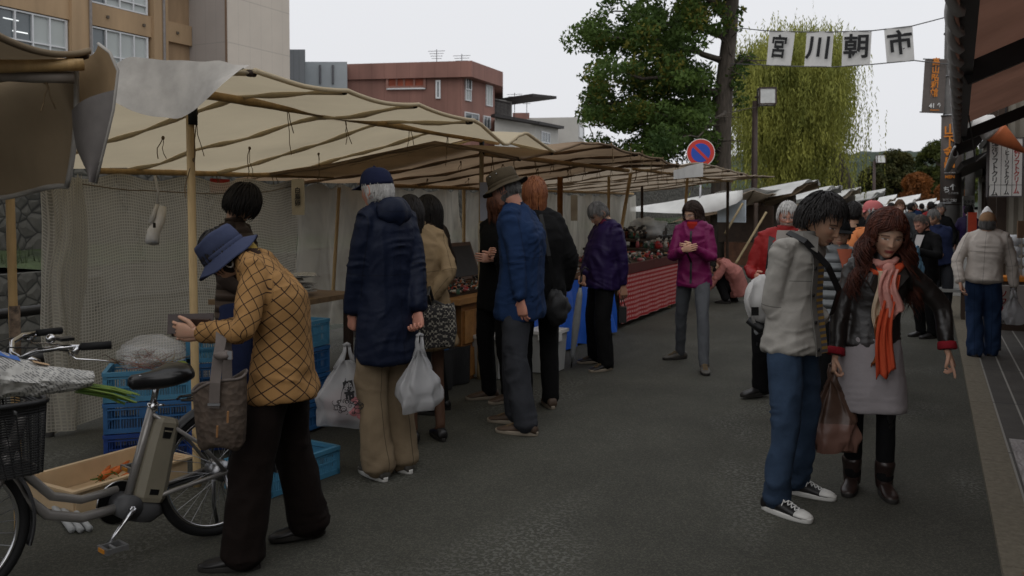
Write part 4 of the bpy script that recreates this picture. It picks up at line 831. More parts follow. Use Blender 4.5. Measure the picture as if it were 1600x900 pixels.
mb = MB(); mb.box((-4.6, 14.6, .88), (1.4, 1.2, .04)); mb.box((-4.85, 14.75, 1.02), (.9, .9, .04)); mb.box((-4.6, 14.6, .43), (1.3, 1.1, .86)); mb.build('tier', dkwood, T)
goods(-5.2, -4.0, 14.1, 15.1, .9, 45, 'little white, red or green figure standing on the stepped shelf', 'figures on the stepped shelf', seed=5, sc=(2., 3.6), lie=.1); goods(-5.2, -4.45, 14.4, 15.1, 1.04, 28, 'little white, red or green figure standing on the stepped shelf', 'figures on the stepped shelf', seed=6, sc=(2.2, 4.2), lie=.05)
T = thing('bag_of_wrapping', (-4.4, 15.2, 1.05), 'crumpled pale clear plastic bag heaped on the stepped shelf', 'bag'); crumpled((-4.5, 15.1, 1.2), (.28, .28, .17), 9, .4).build('film', mat('film_pale', (.65, .68, .7), .25, .05, 5, alpha=.6), T, True)
# white translucent storage bins, cloth covered box
wb = mat('frosted_bin', (.50, .51, .50), .4, .06, 5, transl=.2)
for k, (px, py, sz) in enumerate(((768, 598, (.3, .4, .42)), (853, 590, (.3, .34, .42)))):
    c = G(px, py); T = thing('storage_bin', c, ['frosted white storage bin with clipped tickets left of the man in the blue jacket', 'frosted white storage bin right of the man in the blue jacket'][k], 'bin', 'frosted bins under the stall', rz=0)
    mb = MB(); x, y = c.x-.1, c.y+.25
    mb.box((x, y, .2), (sz[0], sz[1], .38), taper=.85); mb.build('tub', wb, T); mb = MB(); mb.box((x, y, .395), (sz[0]+.03, sz[1]+.03, .03)); mb.build('lid', whitep, T)
    mb = MB(); mb.box((x+sz[0]/2+.016, y-.05, .36), (.006, .07, .09)); mb.box((x+.02, y-sz[1]/2-.016, .37), (.06, .006, .08)); mb.build('ticket', mat('paper_white', (.7, .7, .68), .8), T)
dk = mat('black_cloth', (.014, .014, .015), .7, .3, 6, bump=.3, bscale=20)
T = thing('covered_box', (-4.1, 6.75, 0), 'box wrapped in shiny black cloth under the crates behind the tote bag', 'box')
mb = MB(); mb.grid(lambda u, v: Vector((-3.8+.03*math.sin(u*16)*v, 6.3+.85*u, .34-.33*v)), 30, 8); mb.grid(lambda u, v: Vector((-3.8-.5*u, 6.3-.03*math.sin(u*12)*v, .34-.33*v)), 20, 8); mb.box((-4.1, 6.72, .165), (.5, .78, .33)); mb.build('cover', dk, T, False)
# hanging things
pap = mat('old_paper', (.50, .44, .33), .85, .15, 9); inkm = mat('ink_black', (.02, .02, .022), .7); redi = mat('ink_red', (.45, .03, .03), .7)
def hang_sign(px, py0, py1, x, w_, lines, label, m=pap, sz=.045, name='paper_sign'):
    p = PX(px, (py0+py1)/2, x); z0, z1 = PX(px, py1, x).z, PX(px, py0, x).z; T = thing(name, (x, p.y, z0), label, 'sign')
    ang = R(14); rt = Vector((math.cos(ang), math.sin(ang), 0)); nr = Vector((math.sin(ang), -math.cos(ang), 0)); yy = p.y
    mb = MB(); mb.grid(lambda u, v: Vector((x, yy, z1+(z0-z1)*v))+rt*(u-.5)*w_+nr*(.006*math.sin(v*5+u*2)), 6, 8); mb.build('sheet', m, T, True)
    for k, (tx, off, mm) in enumerate(lines): text_mesh(list(tx), sz, Vector((x, yy, (z0+z1)/2))+rt*off+nr*.012, rt, (0, 0, 1), mm, T, vertical=True, space=.95, off=.0008)
hang_sign(466, 280, 336, -5.4, .13, [('白鳥卵', -.0, inkm)], 'old paper sign with a column of brush characters hung on the vinyl curtain', sz=.062)
hang_sign(756, 285, 345, -3.74, .075, [], 'blue grey paper slip tied high on the pale stall pole', mat('paper_bluegrey', (.36, .38, .46), .8))
hang_sign(755, 348, 372+20, -3.75, .1, [('飛騨牛乳', .022, inkm), ('あります', -.02, inkm)], 'cream handwritten note taped to the pale stall pole', sz=.034)
hang_sign(897, 305, 345, -4.7, .1, [], 'curled paper sheets pinned on the orange wooden post', pap)
T = thing('hanging_cup', PX(243, 380, -5.0), 'crushed white paper cup tied on a string from the rear beam', 'cup')
a = PX(243, 275, -5.0); b_ = PX(246, 320, -5.0); mb = MB(); mb.tube([a, (a+b_)/2+Vector((0, .02, 0)), b_], .009, 5); mb.tube([b_, PX(236, 348, -5.0)], [.014, .02], 6); mb.build('string', mat('string_white', (.55, .53, .5), .8), T, True)
c0, c1, c2, c3 = PX(252, 324, -5.0), PX(250, 345, -4.98), PX(240, 362, -5.), PX(237, 379, -4.98); mb = MB(); mb.tube([c0, c1, c2, c3], [.038, .036, .045, .048], 16); mb.build('cup', mat('paper_cup', (.62, .6, .57), .6, .1, 20, bump=.3, bscale=20), T, True)
mb = MB(); p = PX(241, 352, -4.935); mb.box(p, (.004, .03, .035), rz=.3); mb.build('print', inkm, T)
T = thing('cord_loop', PX(395, 300, -5.4), 'red cloth scrap hung under the rear beam', 'cloth'); p = PX(345, 290, -5.75); mb = MB(); mb.grid(lambda u, v: p+Vector((.02*math.sin(u*6), (u-.5)*.25, .06-.12*v)), 8, 4); mb.build('scrap', mat('cloth_red', (.4, .03, .02), .8), T, True)
# ================================================= STREET FURNITURE
ORANGE = mat('sign_orange', (.60, .20, .02), .6, .05); signbr = mat('sign_brown', (.095, .078, .07), .6, .08, 5); conc = mat('pole_concrete', (.135, .13, .125), .85, .2, 4, bump=.2, bscale=60)
# utility pole
ub = Vector((.36, 20.9, 0))
T = thing('utility_pole', ub, 'grey concrete utility pole wrapped in a brown street sign right of the crowd', 'pole')
mb = MB(); mb.tube([ub, ub+Vector((0, 0, 3)), ub+Vector((0, 0, 9))], [.19, .175, .145], 20); mb.build('shaft', conc, T, True)
mb = MB(); mb.tube([ub+Vector((0, 0, 1.62)), ub+Vector((0, 0, 3.5))], [.205, .2], 24); wr = mb.build('sign_wrap', signbr, T, True)
mb = MB(); 
for z in (1.64, 3.48, 4.3, 5.2): mb = MB(); mb.tube([ub+Vector((0, 0, z)), ub+Vector((0, 0, z+.03))], .212 if z < 4 else .185, 20); mb.build('steel_band', steel, T, True)
mb = MB(); mb.tube([ub, ub+Vector((0, 0, .36))], [.25, .235], 12); mb.build('base_guard', mat('guard_dark', (.05, .046, .042), .6, .4, 9), T)
mb = MB(); mb.tube([ub+Vector((0, 0, .37)), ub+Vector((0, 0, .75))], [.2, .2], 20); mb.build('paper_wrap', mat('grey_wrap', (.2, .21, .22), .7, .1), T, True)
dcam = Vector((-ub.x, -ub.y, 0)).normalized(); rtc = Vector((-dcam.y, dcam.x, 0))
def curvtext(txt, size, z, off, m, x=0, vertical=True, ext=.0015): return text_mesh(list(txt) if vertical else txt, size, ub+dcam*.215+rtc*x+Vector((0, 0, z)), rtc, (0, 0, 1), m, wr, vertical=vertical, off=off, space=.95, ext=.02)
curvtext('山下金昌', .24, 2.83, .006, ORANGE, -.03)
curvtext('MEN', .09, 2.2, .002, ORANGE, -.02, False)
curvtext('Shimoichinomachi', .03, 2.29, 0, whitep, -.02, False)
curvtext('↑', .16, 1.98, .004, whitep, .04, False); curvtext('ち', .14, 1.93, .002, whitep, -.08, False); curvtext('ここから', .05, 1.86, 0, whitep, .05, False); curvtext('下三之町', .07, 1.71, .0, whitep, -.02, False)
# planter / black box at the pole base and slatted bench
T = thing('black_box', (.15, 20.6, 0), 'low dark box standing against the utility pole base', 'box'); mb = MB(); mb.box((.12, 20.35, .19), (.5, .4, .38)); mb.build('case', mat('guard_dark', 0), T)
T = thing('bench', (.62, 14.2, 0), 'small grey bench in front of the utility pole', 'bench'); p = PD(1483, 452, 12.4)
mb = MB(); mb.box((p.x, p.y, .43), (.5, .35, .04)); mb.build('seat', mat('bench_grey', (.2, .2, .19), .7, .2), T)
for dx in (-.19, .19):
    for dy in (-.12, .12): mb = MB(); mb.box((p.x+dx, p.y+dy, .205), (.05, .05, .41)); mb.build('leg', dkwood, T)
# brown hanging banner
T = thing('hanging_banner', PD(1456, 136, 18.6), 'brown vertical street banner with orange characters hung off the utility pole', 'banner')
A, B = PD(1441, 95, 18.6), PD(1475, 94, 18.65); A2, B2 = PD(1437, 177, 18.6), PD(1472, 177, 18.65)
mb = MB()
for a, b_ in ((A, B), (A2, B2)):
    e_ = ub.copy(); e_.z = b_.z; mb.tube([a+Vector((-.03, 0, .02)), e_], .014, 6)
mb.build('bracket', steel, T)
mb = MB(); mb.grid(lambda u, v: A.lerp(B, u).lerp(A2.lerp(B2, u), v)+Vector((0, .015*math.sin(v*5), 0)), 6, 14); mb.build('cloth', mat('banner_brown', (.135, .115, .105), .8, .08, 5, transl=.25), T, True)
rt = (B-A).normalized(); dn = (A2-A).normalized(); nrm = Vector((rt.y, -rt.x, 0)); c = (A+B+A2+B2)/4
text_mesh(list('高山昭和館'), .175, c+nrm*.03+Vector((0, 0, .17)), rt, -dn, ORANGE, T, vertical=True, off=.004, space=.93)
text_mesh('41 ↑', .13, c+nrm*.03+Vector((.01, 0, -.41)), rt, -dn, whitep, T, off=.004); mb = MB(); mb.box(c+nrm*.03+Vector((0, 0, -.5)), (.2, .004, .018), math.atan2(rt.y, rt.x)); mb.build('stripe', ORANGE, T)
# strung banners
flagm = mat('flag_cloth', (.68, .67, .65), .85, .06, 5, transl=.4, bump=.2, bscale=12)
inkf = mat('flag_ink', (.012, .012, .013), .8)
UP = [(1145, 45, 24), (1190, 50, 20.2), (1245, 52, 19.2), (1300, 52, 18.8), (1360, 50, 18.5), (1420, 43, 18.4), (1478, 28, 18.6)]
LW = [(1140, 101, 24), (1190, 103, 20.2), (1240, 105, 19.2), (1300, 106, 18.8), (1360, 102, 18.5), (1424, 96, 18.4), (1478, 102, 18.6)]
for k, Q in enumerate((UP, LW)):
    mb = MB(); mb.tube([PD(*q) for q in Q], .012, 5); tag(mb.build('line', mat('cable', (.09, .09, .09), .6)), ('upper', 'lower')[k]+' cord of the four character banners strung across the street', 'cord')
def ql(Q, px):
    for a, b_ in zip(Q, Q[1:]):
        if a[0] <= px <= b_[0]: t_ = (px-a[0])/(b_[0]-a[0]); return PD(px, a[1]+(b_[1]-a[1])*t_, a[2]+(b_[2]-a[2])*t_)
for k, (ch, a0, a1, b0, b1) in enumerate((('宮', 1199, 1239, 1195, 1233), ('川', 1257, 1299, 1254, 1296), ('朝', 1313, 1358, 1312, 1356), ('市', 1377, 1421, 1382, 1425))):
    P = [ql(UP, a0), ql(UP, a1), ql(LW, b0), ql(LW, b1)]; c = sum(P, Vector())/4
    T = thing('banner_flag', c, 'white cloth banner with the black brush character '+ch+' strung over the street', 'banner', 'character banners strung over the street')
    mb = MB(); mb.grid(lambda u, v: P[0].lerp(P[1], u).lerp(P[2].lerp(P[3], u), v)+Vector((0, .02*math.sin(u*7+v*3+k), .012*math.sin(u*12)*(1-v))), 12, 12); mb.build('cloth', flagm, T, True)
    rt = (P[1]-P[0]).normalized(); dn = (P[2]-P[0]); dn = (dn-rt*dn.dot(rt)).normalized(); nr_ = Vector((rt.y, -rt.x, 0)).normalized()
    text_mesh(ch, .52, c+nr_*.05+(-dn)*.0, rt, -dn, inkf, T, off=.013, ext=.001)
# no parking sign
p = PD(1094, 239, 19.8); T = thing('no_parking_sign', (p.x, p.y, 0), 'round blue and red no parking sign rising above the canopies', 'sign')
dc = Vector((-p.x, -p.y, 0)).normalized(); rt = Vector((-dc.y, dc.x, 0))
def disc(c, r, th, m, name, par, off):
    mb = MB(); o_ = Vector(c)+dc*off; mb.loft([[o_+(rt*math.cos(a)+Vector((0, 0, 1))*math.sin(a))*r+dc*z for a in np.linspace(0, 2*math.pi, 41)[:-1]] for z in (0, th)]); return mb.build(name, m, par)
sred = mat('sign_red', (.48, .03, .02), .5, .05); sblue = mat('sign_blue', (.01, .06, .38), .5, .05)
pl = disc(p, .312, .012, whitep, 'plate', T, 0); disc(p, .297, .004, sred, 'red_ring', pl, .012); disc(p, .21, .004, sblue, 'blue_face', pl, .016)
mb = MB(); ax = (rt*math.cos(R(-45))+Vector((0, 0, 1))*math.sin(R(-45))); ay = dc.cross(ax)
o_ = p+dc*.022; mb.add([o_+ax*sx*.215+ay*sy*.03+dc*sz*.003 for sz in (-1, 1) for sx, sy in ((-1, -1), (1, -1), (1, 1), (-1, 1))], [(0, 3, 2, 1), (4, 5, 6, 7), (0, 1, 5, 4), (1, 2, 6, 5), (2, 3, 7, 6), (3, 0, 4, 7)]); mb.build('slash', sred, pl)
mb = MB(); mb.tube([(p.x-dc.x*.03, p.y-dc.y*.03, 0), (p.x-dc.x*.03, p.y-dc.y*.03, p.z+.3)], .03, 10); mb.build('post', steel, T, True)
# street lamps
def lamp(px, pyb, pyt, d, bw, label, side=1):
    a = PD(px, pyt+3, d); b_ = a.copy(); b_.z = 0; s_ = bw; T = thing('street_lamp', b_, label, 'street lamp', 'box headed street lamps'); mb = MB(); mb.tube([b_, a+Vector((0, 0, -.1))], [.1*s_/.45, .075*s_/.45], 10); mb.build('post', mat('lamp_brown', (.055, .035, .03), .6, .2), T, True)
    c = a+Vector((side*s_*.72, 0, -.0)); mb = MB(); mb.box(c, (s_*.98, s_*.98, s_*.98), .3); mb.build('diffuser', mat('lamp_white', (.62, .63, .62), .4), T)
    mb = MB(); e = s_/2; Mr = Matrix.Rotation(.3, 3, 'Z')
    for i in (-1, 1):
        for j in (-1, 1): mb.box(c+Mr@Vector((i*e, j*e, 0)), (.04, .04, s_+.04), .3); mb.box(c+Mr@Vector((0, i*e, j*e)), (s_, .04, .04), .3); mb.box(c+Mr@Vector((i*e, 0, j*e)), (.04, s_-.04, .04), .3)
    mb.tube([a, c+Vector((-s_/2, 0, 0))], .03, 6); mb.build('lamp_frame', mat('lamp_brown', 0), T)
lamp(1178, 420, 150, 25, .44, 'brown street lamp with square lantern before the willow')
lamp(1365, 330, 246, 60, .52, 'distant street lamp in front of the dark rounded tree')
lamp(1432, 330, 276, 85, .45, 'farther street lamp before the orange tree', -1)
lamp(1464, 330, 288, 110, .4, 'farthest street lamp left of the utility pole')
# ================================================= SHOPS ON THE RIGHT
awn = mat('awning_brown', (.26, .135, .095), .85, .25, 1.2, transl=.27, bump=.2, bscale=9, det=8); blackm = mat('black_metal', (.012, .012, .013), .45, .2)
awe = mat('awning_trim', (.52, .51, .50), .8, .1, transl=.2)
T = thing('awning', (.3, 8, 2.5), 'brown retractable shop awning with scalloped hem and black arms at the top right', 'awning')
def axx(y): return .140+.024*(y-4.7)
def aw(u, v): y = 2.2+9.8*v; x = axx(y)+1.9*u; return Vector((x, y, 2.57+.42*1.9*u+.02*n1(x*2, y*1.3)+.012*math.sin(y*9)*(1-u)))
mb = MB(); mb.grid(aw, 10, 60); mb.build('canvas', awn, T, True)
mb = MB(); mb.box((axx(7.1), 7.1, 2.49), (.09, 9.8, .11), -.026); mb.build('front_bar', blackm, T)
for y in (2.6, 6.3, 11.95):
    mb = MB(); mb.box((axx(y)+.95, y, (2.44+3.23)/2), (2.08, .08, .13), rot=Matrix.Rotation(-math.atan(.42), 3, 'Y')); mb.build('arm', blackm, T)
mb = MB()
def val(u, v): y = 2.2+9.8*u; s_ = abs(math.sin(u*math.pi*21)); return Vector((axx(y)-.05-.022*math.sin(u*math.pi*42+.6)*v, y, 2.56-(.10+.10*s_)*v))
mb.grid(val, 336, 5); vl = mb.build('valance', awn, T, True)
mb = MB(); mb.tube([val(i/336, 1) for i in range(337)], .020, 5); mb.build('trim', awe, vl, True)
mb = MB(); mb.tube([(.29, 9, 2.42), (.34, 9.5, 2.25), (.42, 10.8, 2.08), (.6, 12.4, 2.25)], .007, 5); mb.build('cable', blackm, T)
T = thing('awning', (.35, 16, 2.5), 'second smaller awning with dark striped scallops hanging before the utility pole', 'awning')
mb = MB()
def val2(u, v): y = 13.6+6.6*u; return Vector((.28-.04*math.sin(u*math.pi*24)*v, y, 2.52-(.1+.14*abs(math.sin(u*math.pi*12)))*v))
mb.grid(val2, 200, 4); vl = mb.build('valance', mat('awning_dark', (.03, .018, .018), .8, .2), T, True); mb = MB(); mb.tube([val2(i/200, 1) for i in range(201)], .016, 5); mb.build('trim', awe, vl, True)
mb = MB(); mb.grid(lambda u, v: Vector((.28+.5*u, 13.6+6.6*v, 2.54+.2*u)), 4, 10); mb.build('canvas', mat('awning_dark', 0), T)
# shop building with corrugated wall
corr = mat('corrugated_beige', (.20, .18, .145), .7, .12, 1, det=6)
T = thing('shop_building', (2.4, 14, 0), 'low shop with beige corrugated wall and dark timber posts on the right', 'shop')
mb = MB(); 
P = []
ysn = np.arange(14.9, 16.5, .03)
for y in ysn: P.append((1.45+.7*(y-12.6)/3.9*-.0+.016*math.sin(y*2*math.pi/.12), y))
for a, b_ in zip(P, P[1:]): mb.add([(a[0], a[1], 0), (b_[0], b_[1], 0), (b_[0], b_[1], 3.4), (a[0], a[1], 3.4)], [(0, 1, 2, 3)])
mb.build('corrugated_wall', corr, T)
mb = MB(); mb.box((4.6, 8, 2.0), (5.6, 25, 4.0)); mb.build('wall', mat('shop_wall', (.12, .10, .085), .8, .2), T)
for y in (14.9, 16.8): mb = MB(); mb.box((.93, y, 1.6), (.13, .13, 3.2)); mb.build('timber_post', dkwood, T)
mb = MB(); mb.box((.93, 15.9, 2.75), (.11, 1.8, .18)); mb.build('beam', dkwood, T)
P = [(.99+.03*i, 14.8+.016*math.sin(i*.03*2*math.pi/.12)) for i in range(61)]; mb = MB()
for a, b_ in zip(P, P[1:]): mb.add([(a[0], a[1], 0), (b_[0], b_[1], 0), (b_[0], b_[1], 3.4), (a[0], a[1], 3.4)], [(0, 1, 2, 3)])
mb.build('end_wall', corr, T)
mb = MB(); mb.box((1.9, 8.2, 1.1), (.1, 7.5, 2.2)); mb.build('shopfront_glass', glass_d, T)
T = thing('eaves_house', (1.2, 19, 0), 'old timber house with a low tiled eave behind the ice cream sign', 'house')
mb = MB(); mb.box((3.1, 23, 1.7), (3.6, 12, 3.4)); mb.build('wall', mat('old_plaster', (.22, .20, .17), .9, .3), T)
tile = mat('roof_tile', (.10, .095, .09), .8, .3, 4, bump=.5, bscale=10)
mb = MB(); mb.box((1.15, 22.6, 2.62), (1.5, 11.2, .09), rot=Matrix.Rotation(-.42, 3, 'Y')); mb.box((2.6, 22.6, 4.0), (3.2, 11.6, .12), rot=Matrix.Rotation(-.5, 3, 'Y')); mb.build('roof', tile, T)
mb = MB(); [mb.box((1.28, 17.4+i*1.4, 1.3), (.11, .11, 2.6)) for i in range(8)]; mb.box((1.28, 22.5, 2.3), (.1, 10.6, .16)); mb.build('timber_frame', dkwood, T)
T = thing('far_shop', (1.6, 32, 0), 'pale two storey shop further along the right pavement', 'shop')
mb = MB(); mb.box((3.9, 36, 2.6), (4.2, 14, 5.2)); mb.build('wall', mat('far_wall', (.33, .33, .31), .8, .15), T); mb = MB(); mb.box((1.5, 36, 2.75), (1.1, 14, .1), rot=Matrix.Rotation(-.3, 3, 'Y')); mb.box((3.9, 36, 5.25), (4.8, 14.8, .15)); mb.build('roof', tile, T)
mb = MB(); [mb.box((1.78, 30.5+i*2.2, 4.1), (.06, 1.1, 1.0)) for i in range(6)]; mb.build('window', glass_d, T)
for i, (x, y, h) in enumerate(((1.0, 29, 5.5), (1.1, 42, 7))):
    tp = thing('utility_pole', (x, y, 0), ['thin grey pole above the small eave right of the wrapped utility pole', 'faint far pole behind the right hand shops'][i], 'pole'); mb = MB(); mb.tube([(x, y, 0), (x, y, h)], .13, 8); mb.build('shaft', conc, tp, True)
# signs
def board(name, label, pxs, pys, d, m, th=.03, frame=None, cat='sign'):
    a, b_ = PD(pxs[0], pys[0], d), PD(pxs[1], pys[0], d); c_ = PD(pxs[0], pys[1], d); c = (a+b_)/2; c.z = (a.z+c_.z)/2; T = thing(name, c, label, cat)
    mb = MB(); mb.box(c, ((b_-a).length, th, a.z-c_.z), TH); mb.build('panel', m, T)
    if frame:
        mb = MB(); w_, h = (b_-a).length, a.z-c_.z
        for s_ in (-1, 1): mb.box(c+Vector((CS, SN, 0))*s_*w_/2, (.018, th+.012, h+.018), TH); mb.box(c+Vector((0, 0, s_*h/2)), (w_-.018, th+.01, .018), TH)
        mb.build('frame', frame, T)
    return T, c, (b_-a).length, a.z-c_.z
FW = Vector((-SN, CS, 0)); RT = Vector((CS, SN, 0))
T, c, w_, h = board('ice_cream_sign', 'white sign with three columns of ice cream flavours beside the shop', (1542, 1595), (216, 307), 12.6, mat('sign_white', (.82, .81, .78), .5, .04, 3), .04, mat('sign_frame', (.12, .11, .11), .5))
for k, (tx, x, m_, s_) in enumerate((('地酒ソフトクリーム', -.155, inkm, .1), ('コーヒーソフトクリーム', .015, inkm, .078), ('桃ソフトクリーム', .155, redi, .09))):
    if k == 1: tx = tx.replace('ー', '｜')
    else: tx = tx.replace('ー', '｜')
    text_mesh(list(tx), s_, c-FW*.024+RT*x+Vector((0, 0, -.01 if k != 2 else -.06)), RT, (0, 0, 1), m_, T, vertical=True, off=.0016, space=.9)
mb = MB(); [mb.box(c-FW*.022+RT*x, (.006, .004, h-.02), TH) for x in (-.065, .093)]; mb.box(c-FW*.0235+Vector((0, 0, -.25)), (w_, .004, .005), TH); mb.build('divider', mat('sign_frame', 0), T)
mb = MB(); mb.tube([c+Vector((0, 0, h/2)), c+Vector((0, 0, h/2+.6))], .012, 6); mb.tube([c+RT*w_*.5, c+RT*(w_*.5+.7)], .02, 6); mb.build('bracket', blackm, T)
# inflatable cone
p0, p1 = PD(1552, 206, 12.3), PD(1602, 240, 12.2); ax = (p1-p0).normalized(); T = thing('ice_cream_cone', p0, 'large model ice cream cone lying tilted above the white sign', 'model')
mb = MB(); mb.tube([p0, p0.lerp(p1, .08), p1], [.15, .15, .012], 24); mb.build('cone', mat('cone_orange', (.52, .15, .06), .5, .1, 9), T, True)
mb = MB(); mb.tube([p0-ax*(.0+.055*k) for k in range(7)], [.14, .18, .155, .165, .12, .11, .03], 20); mb.build('cream', mat('cream_white', (.72, .70, .68), .4), T, True)
# small ice cream top behind the cap
p0 = PD(1542, 342, 11.2); T = thing('ice_cream_model', p0, 'white swirl top of a model ice cream just above the man in the beige cap', 'model')
mb = MB(); mb.tube([p0+Vector((0, 0, .0+.02*k)) for k in range(9)], [.075, .085, .08, .072, .06, .055, .038, .028, .006], 20); mb.build('cream', mat('cream_white', 0), T, True); mb = MB(); mb.tube([p0+Vector((0, 0, .24)), p0+Vector((.02, 0, .42))], .006, 4); mb.build('hook', blackm, T)

# paper notices by the eaves
for k, (xs, ys_, d, lb) in enumerate((((1504, 1522), (306, 336), 19.0, 'white handwritten notice board hanging right of the utility pole'), ((1590, 1600), (345, 372), 11, 'brown tea coloured poster on the corrugated wall'))):
    T, c, w_, h = board('notice', lb, xs, ys_, d, mat('paper_white', (.7, .7, .68), .8) if k == 0 else mat('poster_brown', (.2, .12, .07), .6), .02)
    if k == 0: text_mesh(['お食事', '休み処', 'どうぞ'], .075, c-FW*.014, RT, (0, 0, 1), inkm, T, vertical=True)
# floor standing sign near the right edge
T, c, w_, h = board('standing_sign', 'white standing price sign with red and black characters at the right edge', (1562, 1612), (446, 506), 9.6, mat('sign_white', 0), .03)
text_mesh(list('ソフト'), .082, c-FW*.018+RT*-.125+Vector((0, 0, .03)), RT, (0, 0, 1), redi, T, vertical=True, off=.0015); text_mesh(list('地酒ソフト')[:4], .082, c-FW*.018+RT*-.02+Vector((0, 0, .04)), RT, (0, 0, 1), inkm, T, vertical=True, off=.0015); text_mesh('300円', .065, c-FW*.018+RT*-.06+Vector((0, 0, -.175)), RT, (0, 0, 1), inkm, T, off=.0005)
for s_ in (-1, 1): mb = MB(); mb.box((c.x+RT.x*s_*w_*.42, c.y+RT.y*s_*w_*.42+.05, .16), (.03, .03, .32)); mb.build('leg', blackm, T)
a = G(1508, 500); T = thing('a_frame_sign', a, 'narrow white and green folding sign left of the man in the beige jacket', 'sign'); mb = MB(); mb.box((a.x+.08, a.y+.05, .37), (.05, .3, .74), rot=Matrix.Rotation(.06, 3, 'Y')); mb.build('panel', whitep, T); mb = MB(); mb.box((a.x+.06, a.y+.05, .27), (.06, .305, .1), rot=Matrix.Rotation(.06, 3, 'Y')); mb.build('green_band', mat('green_band', (.12, .19, .06), .6), T)
# stack of white lantern-like goods
T = thing('goods_stand', (1.2, 12, 0), 'dark stand with orange base carrying stacked white bottles at the right edge', 'stand'); b_ = PD(1594, 440, 11.3)
mb = MB(); mb.box((b_.x+.05, b_.y, .33), (.5, .4, .66)); mb.build('cabinet', dkwood, T); mb = MB(); mb.box((b_.x+.05, b_.y, .68), (.52, .42, .05)); mb.build('orange_tray', ORANGE, T)
for k in range(4):
    for q in range(2):
        z = .705+.135*k; o = MB(); o.tube([(b_.x-.07+.17*q, b_.y-.1, z), (b_.x-.07+.17*q, b_.y-.1, z+.02), (b_.x-.07+.17*q, b_.y-.1, z+.1), (b_.x-.07+.17*q, b_.y-.1, z+.13)], [.05, .078, .078, .045], 14); tag(o.build('paper_roll', mat('roll_white', (.6, .61, .63), .6), None, True), 'white round pot in the stack on the orange based stand', 'pot', 'white pots stacked on the stand')
# flags / noren by the far shops: small red and white cloths
for i, (px, py, d, w_, h, cc, lb) in enumerate(((1519, 352, 17, .16, .5, (.55, .07, .03), 'small orange red vertical flag beside the shop entrance'), (1509, 345, 18, .12, .6, (.10, .04, .13), 'narrow purple cloth hanging behind the orange flag'), (1513, 395, 15.5, .45, .45, (.5, .5, .48), 'white goods box stacked by the entrance right of the pole'))):
    c = PD(px, py, d); T = thing(('shop_flag', 'shop_flag', 'goods_box')[i], c, lb, ('flag', 'flag', 'box')[i])
    mb = MB(); mb.box(c if i < 2 else Vector((c.x, c.y, .35)), (w_, .02 if i < 2 else .4, h if i < 2 else .7)); mb.build('cloth' if i < 2 else 'carton', mat('flagcol%d' % i, cc, .8), T)
    if i < 2: mb = MB(); mb.tube([(c.x-w_/2, c.y, 0), (c.x-w_/2, c.y, c.z+h/2)], .012, 6); mb.build('pole', steel, T)
# ================================================= PEOPLE
skin_m = mat('skin', (1, 1, 1), .55, .06, 25, attr='Col', sss=.12, spec=.35, bump=.08, bscale=180)
SK = {'jp': (.53, .33, .23), 'jp_dark': (.40, .235, .155), 'pale': (.52, .30, .22), 'ruddy': (.50, .25, .18), 'tan': (.38, .20, .12)}
def cloth(name, c, var=.12, sheen=0, rough=.88, bump=.75, bscale=13, **k):
    new = name not in MC; m = mat(name, c, rough, var, 2.5, bump=bump, bscale=bscale, sheen=0, det=6, spec=.18, **k)
    if new:   # sharp crumple creases on top of the soft folds
        n, N, L = nodes(m); t = N.new('ShaderNodeTexCoord'); mp = N.new('ShaderNodeMapping'); mp.inputs['Scale'].default_value = (1, 1, .6); mp.inputs['Rotation'].default_value = (.3, .2, .1); L(t.outputs['Object'], mp.inputs[0])
        r_ = N.new('ShaderNodeTexNoise'); r_.noise_type = 'RIDGED_MULTIFRACTAL'; r_.inputs['Scale'].default_value = 5.5; r_.inputs['Detail'].default_value = 2.5; r_.inputs['Distortion'].default_value = .6; L(mp.outputs[0], r_.inputs['Vector'])
        bp = N.new('ShaderNodeBump'); bp.inputs['Strength'].default_value = .55; bp.inputs['Distance'].default_value = .022; L(r_.outputs['Fac'], bp.inputs['Height']); sk_ = N['Principled BSDF'].inputs['Normal']
        if sk_.links: L(sk_.links[0].from_socket, bp.inputs['Normal'])
        L(bp.outputs[0], sk_)
    return m
def rot_to(d, f0):  # frame whose z is d and whose y is close to f0
    d = Vector(d).normalized(); f0 = Vector(f0); y = (f0-d*f0.dot(d))
    if y.length < 1e-4: y = Vector((0, 0, 1))-d*d.z
    y.normalize(); x = y.cross(d); return x, y, d
def ering(c, x, y, a, b, n=20, p=2.0):
    out = []
    for i in range(n):
        t = 2*math.pi*i/n; ct, st = math.cos(t), math.sin(t)
        out.append(Vector(c)+Vector(x)*a*math.copysign(abs(ct)**(2/p), ct)+Vector(y)*b*math.copysign(abs(st)**(2/p), st))
    return out
def chain(mb, pts, rad, n=16, flat=1., end=True):
    """round limb through pts with radii, rounded ends"""
    pts = [Vector(p) for p in pts]; P = []; Q = []
    for i in range(len(pts)-1):
        k = 6
        for j in range(k): P.append(pts[i].lerp(pts[i+1], j/k)); Q.append(rad[i]+(rad[i+1]-rad[i])*j/k)
    P.append(pts[-1]); Q.append(rad[-1])
    # soften the bend
    P2 = [P[0]]+[(P[i-1]+P[i]*2+P[i+1])/4 for i in range(1, len(P)-1)]+[P[-1]]
    d0 = (P2[1]-P2[0]).normalized(); d1 = (P2[-1]-P2[-2]).normalized()
    if end: P2 = [P2[0]-d0*Q[0]*.6]+P2+[P2[-1]+d1*Q[-1]*.5]; Q = [Q[0]*.45]+Q+[Q[-1]*.55]
    mb.tube(P2, Q, n, flat=flat)
